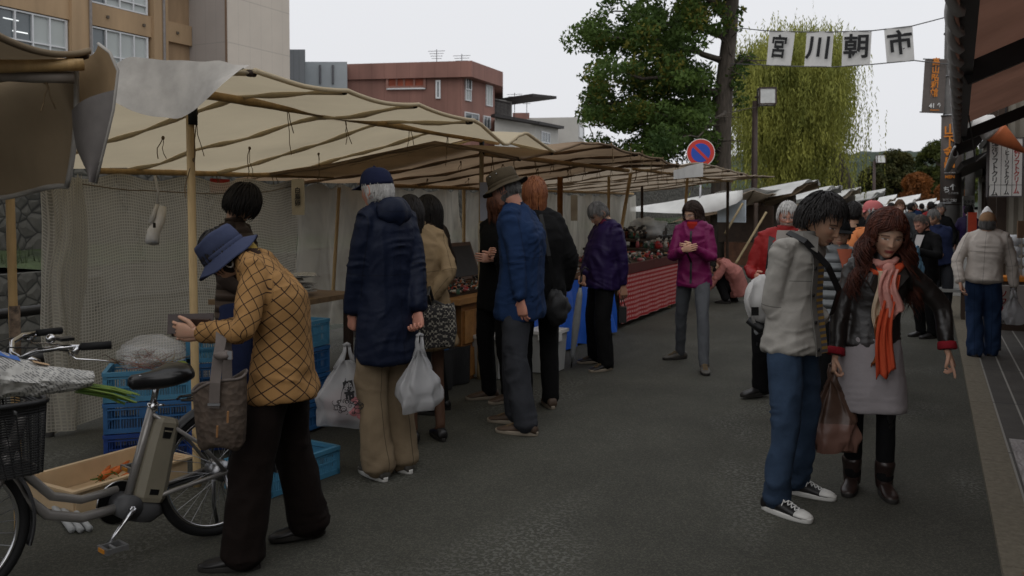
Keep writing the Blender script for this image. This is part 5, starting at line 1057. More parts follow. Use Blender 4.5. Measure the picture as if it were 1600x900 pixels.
def remesh(mb, vox, smooth=3):
    me = bpy.data.meshes.new('t'); me.from_pydata([tuple(v) for v in mb.v], [], mb.f); o = bpy.data.objects.new('t', me); COL.objects.link(o)
    r = o.modifiers.new('r', 'REMESH'); r.mode = 'VOXEL'; r.voxel_size = vox; s = o.modifiers.new('s', 'SMOOTH'); s.factor = .5; s.iterations = smooth
    dg = bpy.context.evaluated_depsgraph_get(); m2 = bpy.data.meshes.new_from_object(o.evaluated_get(dg)); bpy.data.objects.remove(o); bpy.data.meshes.remove(me)
    V = np.empty(len(m2.vertices)*3); m2.vertices.foreach_get('co', V); V = V.reshape(-1, 3); Nn = np.empty(len(m2.vertices)*3); m2.vertices.foreach_get('normal', Nn); return m2, V, Nn.reshape(-1, 3)
def seg_uv(V, segs):
    """nearest limb segment of every vertex -> (u around, v along, index)"""
    best = np.full(len(V), 1e9); U = np.zeros(len(V)); W_ = np.zeros(len(V)); I = np.zeros(len(V), int); off = 0
    for k, (a, b, r) in enumerate(segs):
        a = np.array(a); b = np.array(b); d = b-a; L_ = np.linalg.norm(d); d = d/L_; t = np.clip((V-a)@d, -.3, L_+.3); tc_ = np.clip(t, 0, L_); q = V-a-np.outer(tc_, d); dist = np.linalg.norm(q, axis=1)-r
        x, y, _ = rot_to(Vector(d), Vector((0, 1, 0)) if abs(d[1]) < .9 else Vector((0, 0, 1))); ang = np.arctan2(q@np.array(x), q@np.array(y))
        m_ = dist < best; best[m_] = dist[m_]; U[m_] = (ang*max(r, .05))[m_]; W_[m_] = t[m_]; I[m_] = k
    return U, W_, I
def garment(name, mb, segs, m, parent, vox=.011, fold=.006, seed=0, smooth=3, sd=1.):
    me, V, Nn = remesh(mb, vox, smooth); U, W_, I = seg_uv(V, segs)
    # cross folds near the joints, long soft folds elsewhere
    Ls = np.array([np.linalg.norm(np.array(a)-np.array(b)) for a, b, r in segs])[I]; t = W_/Ls
    joint = np.exp(-((t-0)/.28)**2)+np.exp(-((t-1)/.28)**2)+.25
    q = np.stack([U*5+I*7.3+seed, W_*26+2.2*vnoise(V*5+seed), V[:, 2]*0+I], 1); f1_ = 1-1.6*np.sqrt(np.abs(vnoise(q))); f1_ = f1_*(.4+.6*np.abs(vnoise(V*7+3+seed))*2)
    wq = 1.2*vnoise(V*4+seed)[:, None]; q = np.stack([V[:, 0]*11+seed, V[:, 1]*11, V[:, 2]*4], 1)+wq; f2_ = .9-1.9*np.abs(vnoise(q))
    q = V*np.array([26, 26, 17])+seed; f3_ = vnoise(q)
    if name == 'trousers': joint = np.exp(-((t-0)/.16)**2)*.5+.7*np.exp(-((t-1)/.14)**2)+.04
    D = fold*1.35*(joint*.62*f1_+.75*f2_+.2*f3_)*sd
    V2 = V+Nn*D[:, None]; me.vertices.foreach_set('co', V2.ravel())
    me.polygons.foreach_set('use_smooth', [True]*len(me.polygons))
    uv = me.uv_layers.new(name='UVMap'); li = np.empty(len(me.loops), int); me.loops.foreach_get('vertex_index', li); uv.data.foreach_set('uv', np.stack([U[li], W_[li]+I[li]*.013], 1).ravel())
    me.materials.clear(); me.materials.append(m); me.name = name; me.update()
    o = bpy.data.objects.new(name, me); COL.objects.link(o); o.parent = parent; return o
def ik(a, b, l1, l2, pole_):
    a, b = Vector(a), Vector(b); d = b-a; L_ = min(d.length, (l1+l2)*.999); dn = d.normalized(); b = a+dn*L_
    x = (l1*l1-l2*l2+L_*L_)/(2*L_); h = math.sqrt(max(0, l1*l1-x*x)); p = Vector(pole_); p = p-dn*p.dot(dn)
    if p.length < 1e-5: p = Vector((0, 1, 0))
    return a+dn*x+p.normalized()*h, b
def head_verts(hc, Rh, s, nl=104, nt=76, fem=False, fat=1.):
    P = np.zeros((nt+1, nl, 3)); u = np.linspace(0, 2*math.pi, nl, endpoint=False); ph = u-.62*np.sin(u); th = np.linspace(.0001, math.pi-.0001, nt+1)
    T_, Ph = np.meshgrid(th, ph, indexing='ij'); x = np.sin(T_)*np.sin(Ph); y = -np.sin(T_)*np.cos(Ph); z = np.cos(T_)
    g = lambda v, c, s_: np.exp(-((v-c)/s_)**2)
    lo = np.clip(-z, 0, 1); X = .0745*x*(1-.20*lo**1.3-(.10 if fem else .03)*lo**4)*(1+.03*np.clip(z, 0, 1)); Y = .094*y; Z = .117*z
    Y = np.where((y > 0), Y*(1-.42*np.clip(-z-.05, 0, 1)**.8), Y); Y += .004*(y > 0)
    X *= fat if fat > 1 else 1
    fm_ = np.clip((-y-.15)/.35, 0, 1)
    Y -= fm_*(g(Z, -.094, .022)*g(X, 0, .03)*.020+g(Z, -.05, .03)*g(X, 0, .035)*.006)
    Y += fm_*g(Z, -.075, .008)*g(X, 0, .022)*.004
    Y -= fm_*g(Z, .019, .009)*(g(X, .028, .022)+g(X, -.028, .022))*.004
    eye = g(Z, .0, .0115); Y += fm_*eye*(g(X, .031, .016)+g(X, -.031, .016))*.0105; Y += fm_*g(Z, .004, .02)*g(X, 0, .009)*(-.003)
    ball = g(Z, -.001, .0085)*(g(X, .031, .012)+g(X, -.031, .012)); Y -= fm_*ball*.0065
    nz_ = np.clip((.016-Z)/.050, 0, 1)**1.25; nb = (Z > -.040)*1.0*np.clip((Z+.040)/.006, 0, 1)
    Y -= fm_*nz_*nb*(g(X, 0, .0085)*.017+g(Z, -.031, .008)*(g(X, .011, .006)+g(X, -.011, .006))*.008)*(.8 if fem else 1.)
    Y -= fm_*g(X, 0, .021)*(g(Z, -.0565, .0042)+g(Z, -.0655, .005))*.0055; Y += fm_*g(X, 0, .022)*g(Z, -.061, .0018)*.003
    X += np.sign(X)*fm_*g(Z, -.018, .022)*g(np.abs(X), .048, .02)*.003; Y -= fm_*g(Z, -.02, .02)*g(np.abs(X), .042, .017)*.004
    Y += fm_*g(Z, -.035, .02)*g(np.abs(X), .024, .004)*.001
    L_ = np.stack([X, Y, Z], -1)
    P = (L_.reshape(-1, 3)*s)@np.array(Rh).T+np.array(hc)
    fs = [(j*nl+i, (j+1)*nl+i, (j+1)*nl+(i+1) % nl, j*nl+(i+1) % nl) for j in range(nt) for i in range(nl)]
    return P, fs, L_.reshape(-1, 3)
def head_cols(Lc, skin, lips, brow, beard=None, grey=0, eyes='down'):
    n_ = len(Lc); sk = np.array(skin); C_ = np.tile(sk, (n_, 1)); X, Y, Z = Lc.T; aX = np.abs(X); front = (Y < -.035)*1.
    g = lambda v, c, s_: np.exp(-((v-c)/s_)**2)
    def put(m_, c): nonlocal C_; m_ = np.clip(m_, 0, 1)[:, None]; C_ = C_*(1-m_)+np.array(c)*m_
    put(front*.5*g(Z, -.02, .016)*g(aX, .04, .018), (sk[0]*1.04, sk[1]*.78, sk[2]*.74)); put(front*.45*g(Z, -.03, .01)*g(aX, 0, .014), (sk[0], sk[1]*.8, sk[2]*.78))
    put(front*(g(Z, -.057, .0045)+g(Z, -.0655, .005))*1.1*(aX < .0235)*g(aX, 0, .03), lips); put(front*g(Z, -.061, .0013)*(aX < .025), (.09, .03, .03))
    put(front*1.2*g(Z+.25*(aX-.032)*(aX > .032), .0185, .0032)*((aX > .015) & (aX < .05)), brow)
    ez = Z+.0005; op = .0055 if eyes == 'open' else .0032
    inside_ = ((aX-.031)/.0145)**2+(ez/op)**2 < 1; put(front*inside_*1., (.55, .52, .5)); put(front*(((aX-.031)/.0058)**2+(ez/.006)**2 < 1)*inside_*1., (.02, .012, .01))
    put(front*.9*g(ez-op-.12*(-(aX-.031)**2)*10, 0.0008, .0017)*(np.abs(aX-.031) < .017), (.03, .018, .015))
    if beard is not None: put(front*.75*(Z < -.040)*(1-g(aX, 0, .02)*g(Z, -.061, .009)), beard)
    return C_
def tubeF(mb, pts, r, n=8): mb.tube(pts, r, n)
def hand(mb, w, d, nrm, s, side, curl=.5, thumb=.6, point=False, spread=.0, mi=0):
    """w wrist, d direction of the palm, nrm palm normal (faces palmwards), side +1/-1: thumb on +lateral"""
    lat, nn, d = rot_to(d, nrm); lat = lat*side; d = d.normalized(); nn = nn.normalized(); s = s*1.02
    rings = [ering(w+d*t_*s-nn*.0*s, lat, nn, a*s, b_*s, 14, 2.6) for t_, a, b_ in ((-.03, .024, .019), (0, .026, .018), (.025, .031, .017), (.055, .039, .016), (.085, .041, .0145), (.098, .037, .011))]
    mb.loft(rings, True, mi)
    for k, (lo, ln, r) in enumerate(((.030, .072, .0088), (.010, .080, .009), (-.010, .074, .0086), (-.029, .058, .0076))):
        c = .12 if (point and k == 0) else curl*(1+.12*k); p = w+d*.088*s+lat*lo*s*1.0; a = c*.55; dirv = d; P = [p-d*.012*s]; 
        Rr = [r*s]
        for j, f_ in enumerate((.44, .31, .25)):
            dd_ = (d*math.cos(a)+nn*math.sin(a)+lat*spread*(1.5-k)*.12).normalized(); P.append(p); Rr.append(r*s*(1.02-.06*j)); P.append(p+dd_*ln*s*f_*.5); Rr.append(r*s*(.94-.06*j)); p = p+dd_*ln*s*f_; a += c*.75
        P.append(p); Rr.append(r*s*.72); P.append(p+dd_*.003*s); Rr.append(r*s*.35); mb.tube(P, Rr, 9, mi=mi)
    p = w+d*.022*s+lat*.024*s; a1 = (d*.62+lat*.72+nn*.28*thumb).normalized(); a2 = (d*.86+lat*(.34-.45*thumb)+nn*.62*thumb).normalized(); P = [p-a1*.012*s, p, p+a1*.034*s, p+a1*.036*s+a2*.026*s, p+a1*.036*s+a2*.048*s, p+a1*.036*s+a2*.054*s]
    mb.tube(P, [.012*s, .0145*s, .0115*s, .0105*s, .0088*s, .004*s], 9, mi=mi)
def shoe(parent, ank, yaw, s, m_up, m_sole, boot=0., pitch=0., name='shoe', low=False, laces=None, toecap=None, mm=1.):
    Rz = Matrix.Rotation(yaw, 3, 'Z')@Matrix.Rotation(pitch, 3, 'X'); an = Vector(ank); o_ = Vector((an.x, an.y, max(0, an.z-.09*s)))
    L_ = .205*s*mm; prof = [(.075, .026, .03, .055), (.068, .034, .0, .075), (.04, .037, .0, .092), (.0, .039, .0, .088), (-.04, .041, .0, .076), (-.09, .047, .0, .060), (-.13, .048, .0, .049), (-.165, .042, .0, .042), (-.19, .028, .006, .034), (-.198, .012, .012, .026)]
    mb = MB(); R_ = []
    for y, w_, z0, z1 in prof:
        y *= s*mm; w_ *= s*mm; z1 = z1*s; z0 = .012
        R_.append([o_+Rz@Vector((w_*math.copysign(abs(math.cos(t))**.75, math.cos(t)), y, z0+(z1-z0)*(.5+.5*math.sin(t)))) for t in np.linspace(0, 2*math.pi, 19)[:-1]])
    mb.loft(R_)
    u = mb.build(name, m_up, parent, True, True)
    mb = MB(); P = []
    for zz in (0.0, .005, .02*s, .026*s):
        ring = []
        for t in np.linspace(0, 2*math.pi, 29)[:-1]:
            yy = -.062+.145*math.cos(t); k = (.044+.008*math.cos(t-math.pi)) * (abs(math.sin(t))**.8) ; ring.append(o_+Rz@Vector((math.copysign(k, math.sin(t))*s*mm*(1.02 if 0 < zz else .97), yy*s*mm*(1. if 0 < zz else .985), zz)))
        P.append(ring)
    mb.loft(P); mb.build('sole', m_sole, u, True, True)
    if laces is not None:
        mb = MB()
        for k in range(5):
            y = -.045-.02*k; z = .086-.0085*k
            for q in (-1, 1): mb.tube([o_+Rz@Vector((q*.022*s, y*s, z*s-.004)), o_+Rz@Vector((0, (y-.008)*s, z*s+.003)), o_+Rz@Vector((-q*.022*s, (y-.02)*s, z*s-.010))], .003, 5)
        mb.tube([o_+Rz@Vector((0, -.045*s, .09*s)), o_+Rz@Vector((.03, -.06*s, .085*s)), o_+Rz@Vector((.04, -.055*s, .06*s))], .0028, 5); mb.tube([o_+Rz@Vector((0, -.045*s, .09*s)), o_+Rz@Vector((-.03, -.065*s, .083*s)), o_+Rz@Vector((-.04, -.06*s, .06*s))], .0028, 5)
        mb.build('lace', laces, u, False, True)
    if toecap is not None:
        mb = MB(); R_ = []
        for y, w_, z0, z1 in prof[6:]:
            y *= s*mm; w_ *= s*mm*1.04; z1 = z1*s+.003
            R_.append([o_+Rz@Vector((w_*math.cos(t), y*1.012, .014+(z1-.014)*(.5+.5*math.sin(t)))) for t in np.linspace(0, 2*math.pi, 19)[:-1]])
        mb.loft(R_); mb.build('toe_cap', toecap, u, True, True)
    return u
def scalp_pt(d, hc, Rh, s, off): return Vector(hc)+Rh@Vector((d[0]*(.0765+off)*s, d[1]*(.096+off)*s+(.003 if d[1] > 0 else 0)*s, d[2]*(.119+off)*s))
def hairdo(parent, hc, Rh, s, style, m, seed=1, neck=None, dense=1., shoulder=None):
    """style: dict line(front z), len, vol, wave, bangs, back z"""
    rr = random.Random(seed); fz = style.get('front', .5); bz = style.get('back', -.55); sz = style.get('side', -.1); ln = style.get('len', .06); vol = style.get('vol', .012); wave = style.get('wave', .0); r0 = style.get('r', .0075)
    mb = MB(); nu, nv = 40, 26
    def ok(d):
        f = -d[1]
        lim = fz if f > .5 else (sz+(fz-sz)*max(0, f)/.5 if f > 0 else sz+(bz-sz)*min(1, -f/.6)); return d[2] > lim
    def capf(u, v):
        t = math.pi*.5*(v*2) if False else math.pi*v*.86; a = 2*math.pi*u; d = Vector((math.sin(t)*math.sin(a), -math.sin(t)*math.cos(a), math.cos(t))); k = vol*.75*(.75+.5*n1(d.x*3+seed, d.y*3, d.z*3)) if ok(d) else -.006; return scalp_pt(d, hc, Rh, s, k)
    mb.grid(capf, nu, nv)
    N_ = int(style.get('n', 330)*dense*(1 if dense < 1 else 1.9)); r0 *= (1 if dense < 1 else .68); ga = math.pi*(3-math.sqrt(5)); up = Rh@Vector((0, 0, 1)); crown = Vector((style.get('part', 0.)*.5, .25, .95)).normalized()
    for i in range(N_):
        z = 1-2*(i+.5)/N_*.80; q = math.sqrt(max(0, 1-z*z)); a = i*ga; d = Vector((q*math.cos(a), q*math.sin(a), z))
        if not ok(d): continue
        tang = (d-crown*d.dot(crown)); tang = tang.normalized() if tang.length > .05 else Vector((0, -1, 0)); tang = (tang-d*tang.dot(d)).normalized(); tang += Vector((rr.gauss(0, .22), rr.gauss(0, .22), rr.gauss(0, .15)))
        if ln >= .2 and d.y < .1 and d.z < .93:
            sg = 1 if d.x > style.get('part', 0)*.25 else -1; tang = (Vector((sg*1.3, .55, -.35))-d*d.dot(Vector((sg*1.3, .55, -.35)))).normalized()+Vector((rr.gauss(0, .12), rr.gauss(0, .12), rr.gauss(0, .12)))
        if style.get('bangs') and d.y < -.1: tang = (tang+Vector((style['bangs']*.9, 0, 0))).normalized()
        L_ = ln*rr.uniform(.75, 1.2)*s; k = 7 if ln < .12 else 14; st_ = L_/k; dd_ = d.copy(); off = vol*rr.uniform(.7, 1.15); P = [scalp_pt(dd_, hc, Rh, s, off*.6)]; Q = [r0*.8*s]; free = False; ph = rr.uniform(0, 6.3)
        for j in range(1, k+1):
            if not free:
                dd_ = (dd_+tang*(st_/(.095*s))).normalized(); tang = (tang-dd_*tang.dot(dd_)); tang = tang.normalized() if tang.length > .01 else Vector((0, 0, -1)); p = scalp_pt(dd_, hc, Rh, s, off*(1+.15*j/k)+style.get('lift', 0)*math.sin(math.pi*j/k))
                if ln >= .12 and dd_.z < style.get('fall', -.05): free = True
                if ln >= .2 and free and dd_.y < -.28: free = False; tang = Vector((math.copysign(1., dd_.x), .8, -.1)); tang = (tang-dd_*tang.dot(dd_)).normalized()
                if ln < .12 and dd_.z < bz-.1: break
            else:
                w1 = Vector((math.cos(ph+j*.75), math.sin(ph+j*.75), 0))*wave*s; p = P[-1]+Vector((0, 0, -st_))+w1*.5
                if neck is not None:
                    r_ = Vector((p.x-neck.x, p.y-neck.y, 0)); mn = (.066+(.055+style.get('wide', 0))*min(1, max(0, (hc.z-.08-p.z)/.12)))*s
                    if r_.length < mn: r_ = r_.normalized()*mn if r_.length > 1e-4 else Vector((0, mn, 0)); p.x = neck.x+r_.x; p.y = neck.y+r_.y
                if shoulder is not None and p.z < shoulder: 
                    r_ = Vector((p.x-neck.x, p.y-neck.y, 0)).normalized(); p += r_*st_*.8; p.z += st_*.7
            if ln >= .2:
                ql_ = Rh.transposed()@(p-hc)/s
                if ql_.y < -.045 and ql_.z < .058 and abs(ql_.x) < .072 and ql_.z > -.16:
                    ql_.x = math.copysign(.074+.012*rr.random(), ql_.x if abs(ql_.x) > .004 else rr.uniform(-1, 1)); ql_.y = max(ql_.y, -.062); p = hc+Rh@(ql_*s)
            P.append(p); Q.append(r0*s*(1-(j/k)**2.2*.85)*(1+.2*math.sin(j+ph)))
        if len(P) > 2: mb.tube(P, Q, 5, flat=.6)
    return mb.build('hair', m, parent, True, True)
def hairmat(name, c, c2): return mat(name, c, .62, 0, 38, c2=c2, stretch=(1, 1, .25), spec=.3)
HB = lambda: hairmat('hair_black', (.006, .005, .005), (.014, .011, .010)); HG = lambda: hairmat('hair_grey', (.05, .048, .046), (.19, .185, .18)); HW = lambda: hairmat('hair_white', (.30, .29, .28), (.55, .54, .52))
def W2L(root, rz, p): return Matrix.Rotation(-rz, 3, 'Z')@(Vector(p)-Vector(root))
class P_:  # plain record
    pass
def person(gpx, face, H, label, depth=None, spec=None, cat='person', group=None):
    """gpx: pixel of the ground point between the feet; face: angle, 0 faces the camera, +90 faces image right"""
    S_ = spec or {}; root = G(*gpx) if depth is None else PD(gpx[0], 320, depth)
    root.z = S_.get('rootz', 0); d0 = (root.x*-SN+root.y*CS); c = Vector((-root.x, -root.y, 0)).normalized(); ang = math.atan2(c.y, c.x)+R(face); rz = ang+math.pi/2
    s = H/1.7; T = thing('person', root, label, cat, group, rz=rz); ORG[T.name] = Vector((0, 0, 0))
    lp = lambda q: W2L(root, rz, PD(q[0], q[1], d0+(q[2] if len(q) > 2 else 0))) if q is not None else None
    p = P_(); p.T = T; p.root = root; p.rz = rz; p.s = s; p.d0 = d0; p.lp = lp
    fem = S_.get('fem', False); fat = S_.get('fat', 1.)
    lean = R(S_.get('lean', 2)); lean2 = R(S_.get('lean2', S_.get('lean', 2)+6)); dz = S_.get('dz', 0)*s
    p.pelvis = lp(S_.get('pelvis')) or Vector((0, 0, .952*s+dz))
    up = Vector((math.sin(R(S_.get('roll', 0))), -math.sin(lean), math.cos(lean))); up2 = Vector((math.sin(R(S_.get('roll', 0))), -math.sin(lean2), math.cos(lean2)))
    nk = lp(S_.get('neck'))
    if nk is not None:
        p.neck = nk; ax = nk-p.pelvis; L_ = .50*s; 
        bul = Vector((0, S_.get('bulge', .0), .0)); p.waist = p.pelvis+ax*.26+bul*.5; p.chest = p.pelvis+ax*.64+bul; up2 = (p.neck-p.chest).normalized()
    else: p.waist = p.pelvis+up*.12*s; p.chest = p.waist+up*.185*s; p.neck = p.chest+up2*.185*s
    hp, hy, hr = [R(v) for v in S_.get('head', (8, 0, 0))]
    hd = lp(S_.get('headpt')); NL = S_.get('nohand', '')
    p.Rh = Matrix.Rotation(hy, 3, 'Z')@Matrix.Rotation(hp, 3, 'X')@Matrix.Rotation(hr, 3, 'Y')   # +pitch looks down
    p.hc = hd if hd is not None else p.neck+up2*.05*s+p.Rh@Vector((0, -.022, .105))*s
    tw = R(S_.get('twist', 0)); p.tw = tw; rt = Matrix.Rotation(tw, 3, 'Z')@Vector((1, 0, 0)); sw = (.165 if fem else .182)*s*S_.get('sw', 1.)
    shc = p.chest.lerp(p.neck, .66)+Vector((0, .01, 0)); p.sh = {k: shc+rt*sw*q+Vector((0, 0, S_.get('shr', {}).get(k, 0))) for k, q in (('L', 1), ('R', -1))}
    p.hip = {'L': p.pelvis+Vector((.085*s, 0, -.02*s)), 'R': p.pelvis+Vector((-.085*s, 0, -.02*s))}
    p.an, p.kn, p.wr, p.el = {}, {}, {}, {}
    for k, q in (('L', 1), ('R', -1)):
        f_ = S_.get('foot'+k)
        if f_ is not None and len(f_) >= 2 and not S_.get('feetlocal'): g_ = G(f_[0], f_[1]); a = W2L(root, rz, g_); a = Vector((a.x, a.y, .09*s+(f_[2] if len(f_) > 2 else 0)))
        else: a = Vector(f_) if f_ is not None else Vector((.10*q*s, .03, .09*s))
        ex = max(1, (p.hip[k]-a).length/(.846*s)); p.kn[k], p.an[k] = ik(p.hip[k], a, .43*s*ex, .42*s*ex, S_.get('knee', (q*.12, -1, .1)))
        h_ = S_.get('hand'+k); a = lp(h_) if h_ is not None else p.sh[k]+Vector((q*.07, -.05, -.50*s))
        p.el[k], p.wr[k] = ik(p.sh[k], a, .285*s, .25*s, S_.get('elbow'+k, (q*.7, .9, -.3)))
    # ---- body: remeshed torso and limbs, with head, ears and hands joined as overlapping shells
    sk = SK[S_.get('skin', 'jp')]; vox = S_.get('vox', .012)
    mb = MB(); X, Y, Z_ = rot_to(p.chest-p.pelvis, (0, 1, 0))
    tr = [(p.pelvis-Vector((0, 0, .06*s)), .11, .075), (p.pelvis+Vector((0, 0, .03*s)), .115, .075), (p.waist, .10, .07), (p.chest, .11, .075), (p.chest.lerp(p.neck, .6), .09, .055), (p.neck, .045, .045)]
    mb.loft([ering(c_, X, Y, a*s, b_*s) for c_, a, b_ in tr])
    bk = p.Rh@Vector((0, .022, -.085))*s; chain(mb, [p.neck-Vector((0, 0, .03*s)), p.neck.lerp(p.hc+bk, .5), p.hc+bk*.7], [.062*s, .055*s*(.9 if fem else 1.05), .058*s], end=False)
    for k in 'LR':
        chain(mb, [p.sh[k]-Vector((0, 0, .01)), p.el[k], p.wr[k]], [.030*s, .034*s, .026*s], end=False); chain(mb, [p.hip[k], p.kn[k], p.an[k]], [.066*s, .044*s, .036*s], end=False)
        if S_.get('legs'): chain(mb, [p.an[k], p.an[k]+Vector((0, -.1*s, -.06*s))], [.035*s, .03*s])
    me, V, Nn = remesh(mb, vox, 2); fcs = [tuple(f_.vertices) for f_ in me.polygons]; bpy.data.meshes.remove(me)
    B = MB(); B.v = [tuple(v) for v in V]; B.f = fcs; B.m = [0]*len(fcs); C0 = np.tile(np.array(sk), (len(V), 1))
    lo = S_.get('low'); hv, hf, Lc = head_verts(p.hc, p.Rh, s*S_.get('hs', 1.), 44 if lo else 104, 34 if lo else 76, fem, S_.get('hfat', 1.)); B.add(hv, hf)
    eyb = S_.get('brow', (.02, .014, .012)); lips = S_.get('lips', (sk[0]*.85, sk[1]*.55, sk[2]*.55)); C1 = head_cols(Lc, sk, lips, eyb, S_.get('beard'), eyes=S_.get('eyes', 'down'))
    e0 = len(B.v)
    for q in (-1, 1):
        ec = Vector((q*.074, .012, -.004)); Re = Matrix.Rotation(q*-.35, 3, 'Z')
        loop = [p.hc+p.Rh@((ec+Re@Vector((q*.006+.004*q*math.sin(t*.5), .016*math.cos(t)-.004*math.sin(t), .030*math.sin(t)+.004)))*s) for t in np.linspace(0, 2*math.pi, 19)[:-1]]
        B.loft([[l_+(p.Rh@Vector((0, -.0, 0)))+((loop[(i+1) % 18]-l_).cross(p.Rh@Vector((q, 0, 0))).normalized()*.0048*math.cos(w_)+(p.Rh@Vector((q, 0, 0)))*.0048*math.sin(w_)) *s for w_ in np.linspace(0, 2*math.pi, 7)[:-1]] for i, l_ in enumerate(loop)], False, 0, True)
        B.sphere(p.hc+p.Rh@(ec*s), .014*s, 8, 6, (.35, .95, 1.7), rot=p.Rh)
    HS = S_.get('hands', {})
    for k, q in (('L', 1), ('R', -1)):
        if k in S_.get('nohand', ''): continue
        hspec = dict(dirv=None, nrm=None, curl=.55, thumb=.6, point=False); hspec.update(HS.get(k, {})); d_ = (p.wr[k]-p.el[k]).normalized()
        dv = Vector(hspec['dirv']) if hspec['dirv'] else d_; nn = Vector(hspec['nrm']) if hspec['nrm'] else Vector((-q, .15, 0))
        hx = rot_to(dv, nn)[0]; side = hspec.get('side')
        if side is None: fwdv = Vector((0, -1, .25)); side = 1 if hx.dot(fwdv) > 0 else -1
        hand(B, p.wr[k]+d_*.012, dv, nn, s*(.92 if fem else 1.), side, hspec['curl'], hspec['thumb'], hspec['point'])
    C2 = np.tile(np.array(sk)*np.array([1., .93, .92]), (len(B.v)-e0, 1))
    if S_.get('legcol'): lz = np.array([v[2] for v in V]) < p.pelvis.z-.3*s; C0[lz] = S_['legcol']
    me = bpy.data.meshes.new('body'); me.from_pydata(B.v, [], B.f); me.polygons.foreach_set('use_smooth', [True]*len(me.polygons)); ca = me.color_attributes.new('Col', 'FLOAT_COLOR', 'POINT')
    CC = np.concatenate([C0, C1, C2]); ca.data.foreach_set('color', np.concatenate([CC, np.ones((len(CC), 1))], 1).astype(np.float32).ravel()); me.materials.append(skin_m)
    o = bpy.data.objects.new('body', me); COL.objects.link(o); o.parent = T; p.body = o
    p.up2 = up2; return p
def segs_of(p, kind):
    s = p.s
    if kind == 'top': L_ = [(p.pelvis-Vector((0, 0, .1)), p.chest, .14*s), (p.chest, p.neck, .11*s)]
    else: L_ = [(p.pelvis+Vector((0, 0, .06)), p.pelvis-Vector((0, 0, .04)), .13*s)]
    for k in 'LR': L_ += [(p.sh[k], p.el[k], .055*s), (p.el[k], p.wr[k], .045*s)] if kind == 'top' else [(p.hip[k], p.kn[k], .08*s), (p.kn[k], p.an[k], .06*s)]
    return L_
def jacket(p, m, hem=.16, loose=1., vox=.011, fold=.006, seed=0, sleeve=1., flare=1., name='jacket', collar=True, belly=0., cuffm=None, arms='LR', open_=0., cm=None, hood=None, clen=1., sw=1., elastic=0.):
    """hem: metres below the pelvis point"""
    s = p.s; mb = MB(); fwd = Vector((0, 1, 0)); X, Y, Z_ = rot_to(p.chest-p.pelvis, fwd); rt = Matrix.Rotation(p.tw, 3, 'Z')@Vector((1, 0, 0))
    X2 = (X+rt).normalized(); l = loose*.93; lr = .4+.6*loose; dn = (p.pelvis-p.waist).normalized()
    if dn.z > -.75: dn = (dn+Vector((0, 0, -.5))).normalized()
    hp = p.pelvis+dn*hem*s
    bf = Vector((0, -.02*belly, 0))
    rs = []
    if hem > 0: rs += [(hp, X, .165*l*flare*(1-elastic*.18), .128*l*flare*(1-elastic*.18)), (hp-dn*.03, X, .170*l*flare, .132*l*flare), (p.pelvis+dn*hem*s*.4, X, .166*l*(1+flare)/2, .128*l)]
    else: rs += [(hp, X, .150*l*(1-elastic*.15), .115*l), (hp-dn*.02, X, .155*l, .118*l)]
    if hem > -.1: rs += [(p.waist+bf, X, .150*l, (.112+.03*belly)*l)]
    rs += [(p.waist.lerp(p.chest, .6)+bf*.5, X2, .158*l, (.118+.015*belly)*l), (p.chest, X2, .165*l, .120*l), (p.chest.lerp(p.neck, .45), rt, .160*l*sw, .108*l), (p.chest.lerp(p.neck, .72), rt, .132*l*sw, .088*l), (p.neck, rt, .075*l, .068*l), (p.neck+p.up2*.02*s, rt, .066*l, .06*l)]
    rings = []
    for c, x, a, b_ in rs: xx = x.normalized(); yy = Z_.cross(xx).normalized(); rings.append(ering(c, xx, yy, a*s, b_*s, 26, 2.35))
    mb.loft(rings)
    for k in arms:
        q = 1 if k == 'L' else -1; sh = p.sh[k]; el = p.el[k]; wr = p.wr[k]; cu = el.lerp(wr, sleeve*.97)
        chain(mb, [p.neck+rt*q*.05*s-Vector((0, 0, .01*s)), sh+Vector((0, 0, .0))], [.052*s*lr, .052*s*lr], end=False)
        chain(mb, [sh-rt*q*.03*s+Vector((0, 0, -.005)), el, cu], [.060*s*lr, .050*s*lr, .038*s*lr*clen])
    if collar:
        c0 = p.neck+p.up2*.0*s; rr_ = []
        for t_, r_ in ((-.02, .068), (.02, .064), (.048, .066), (.052, .060), (.04, .056)): rr_.append(ering(c0+p.up2*t_*s+Vector((0, -.008*s, 0)), X2, Y, r_*s*l**.5, r_*s*.98*l**.5, 24))
        mb2 = MB(); mb2.loft(rr_, False)
        co = mb2.build('collar', cm or m, p.T, True, True)
    g_ = garment(name, mb, segs_of(p, 'top'), m, p.T, vox, fold, seed)
    if hood:
        hb = MB(); c = p.neck+Vector((0, .075, -.02))*s; Rr = Matrix.Rotation(.35, 3, 'X')
        hb.sphere(c, .1*s, 22, 14, (1.25, .62, .85), rot=Rr); hb.sphere(c+Vector((0, -.02, .035))*s, .09*s, 20, 12, (1.1, .7, .4), rot=Rr)
        garment('hood', hb, [(c-Vector((.1, 0, 0)), c+Vector((.1, 0, 0)), .07)], m, p.T, vox, fold*1.3, seed+3)
    return g_
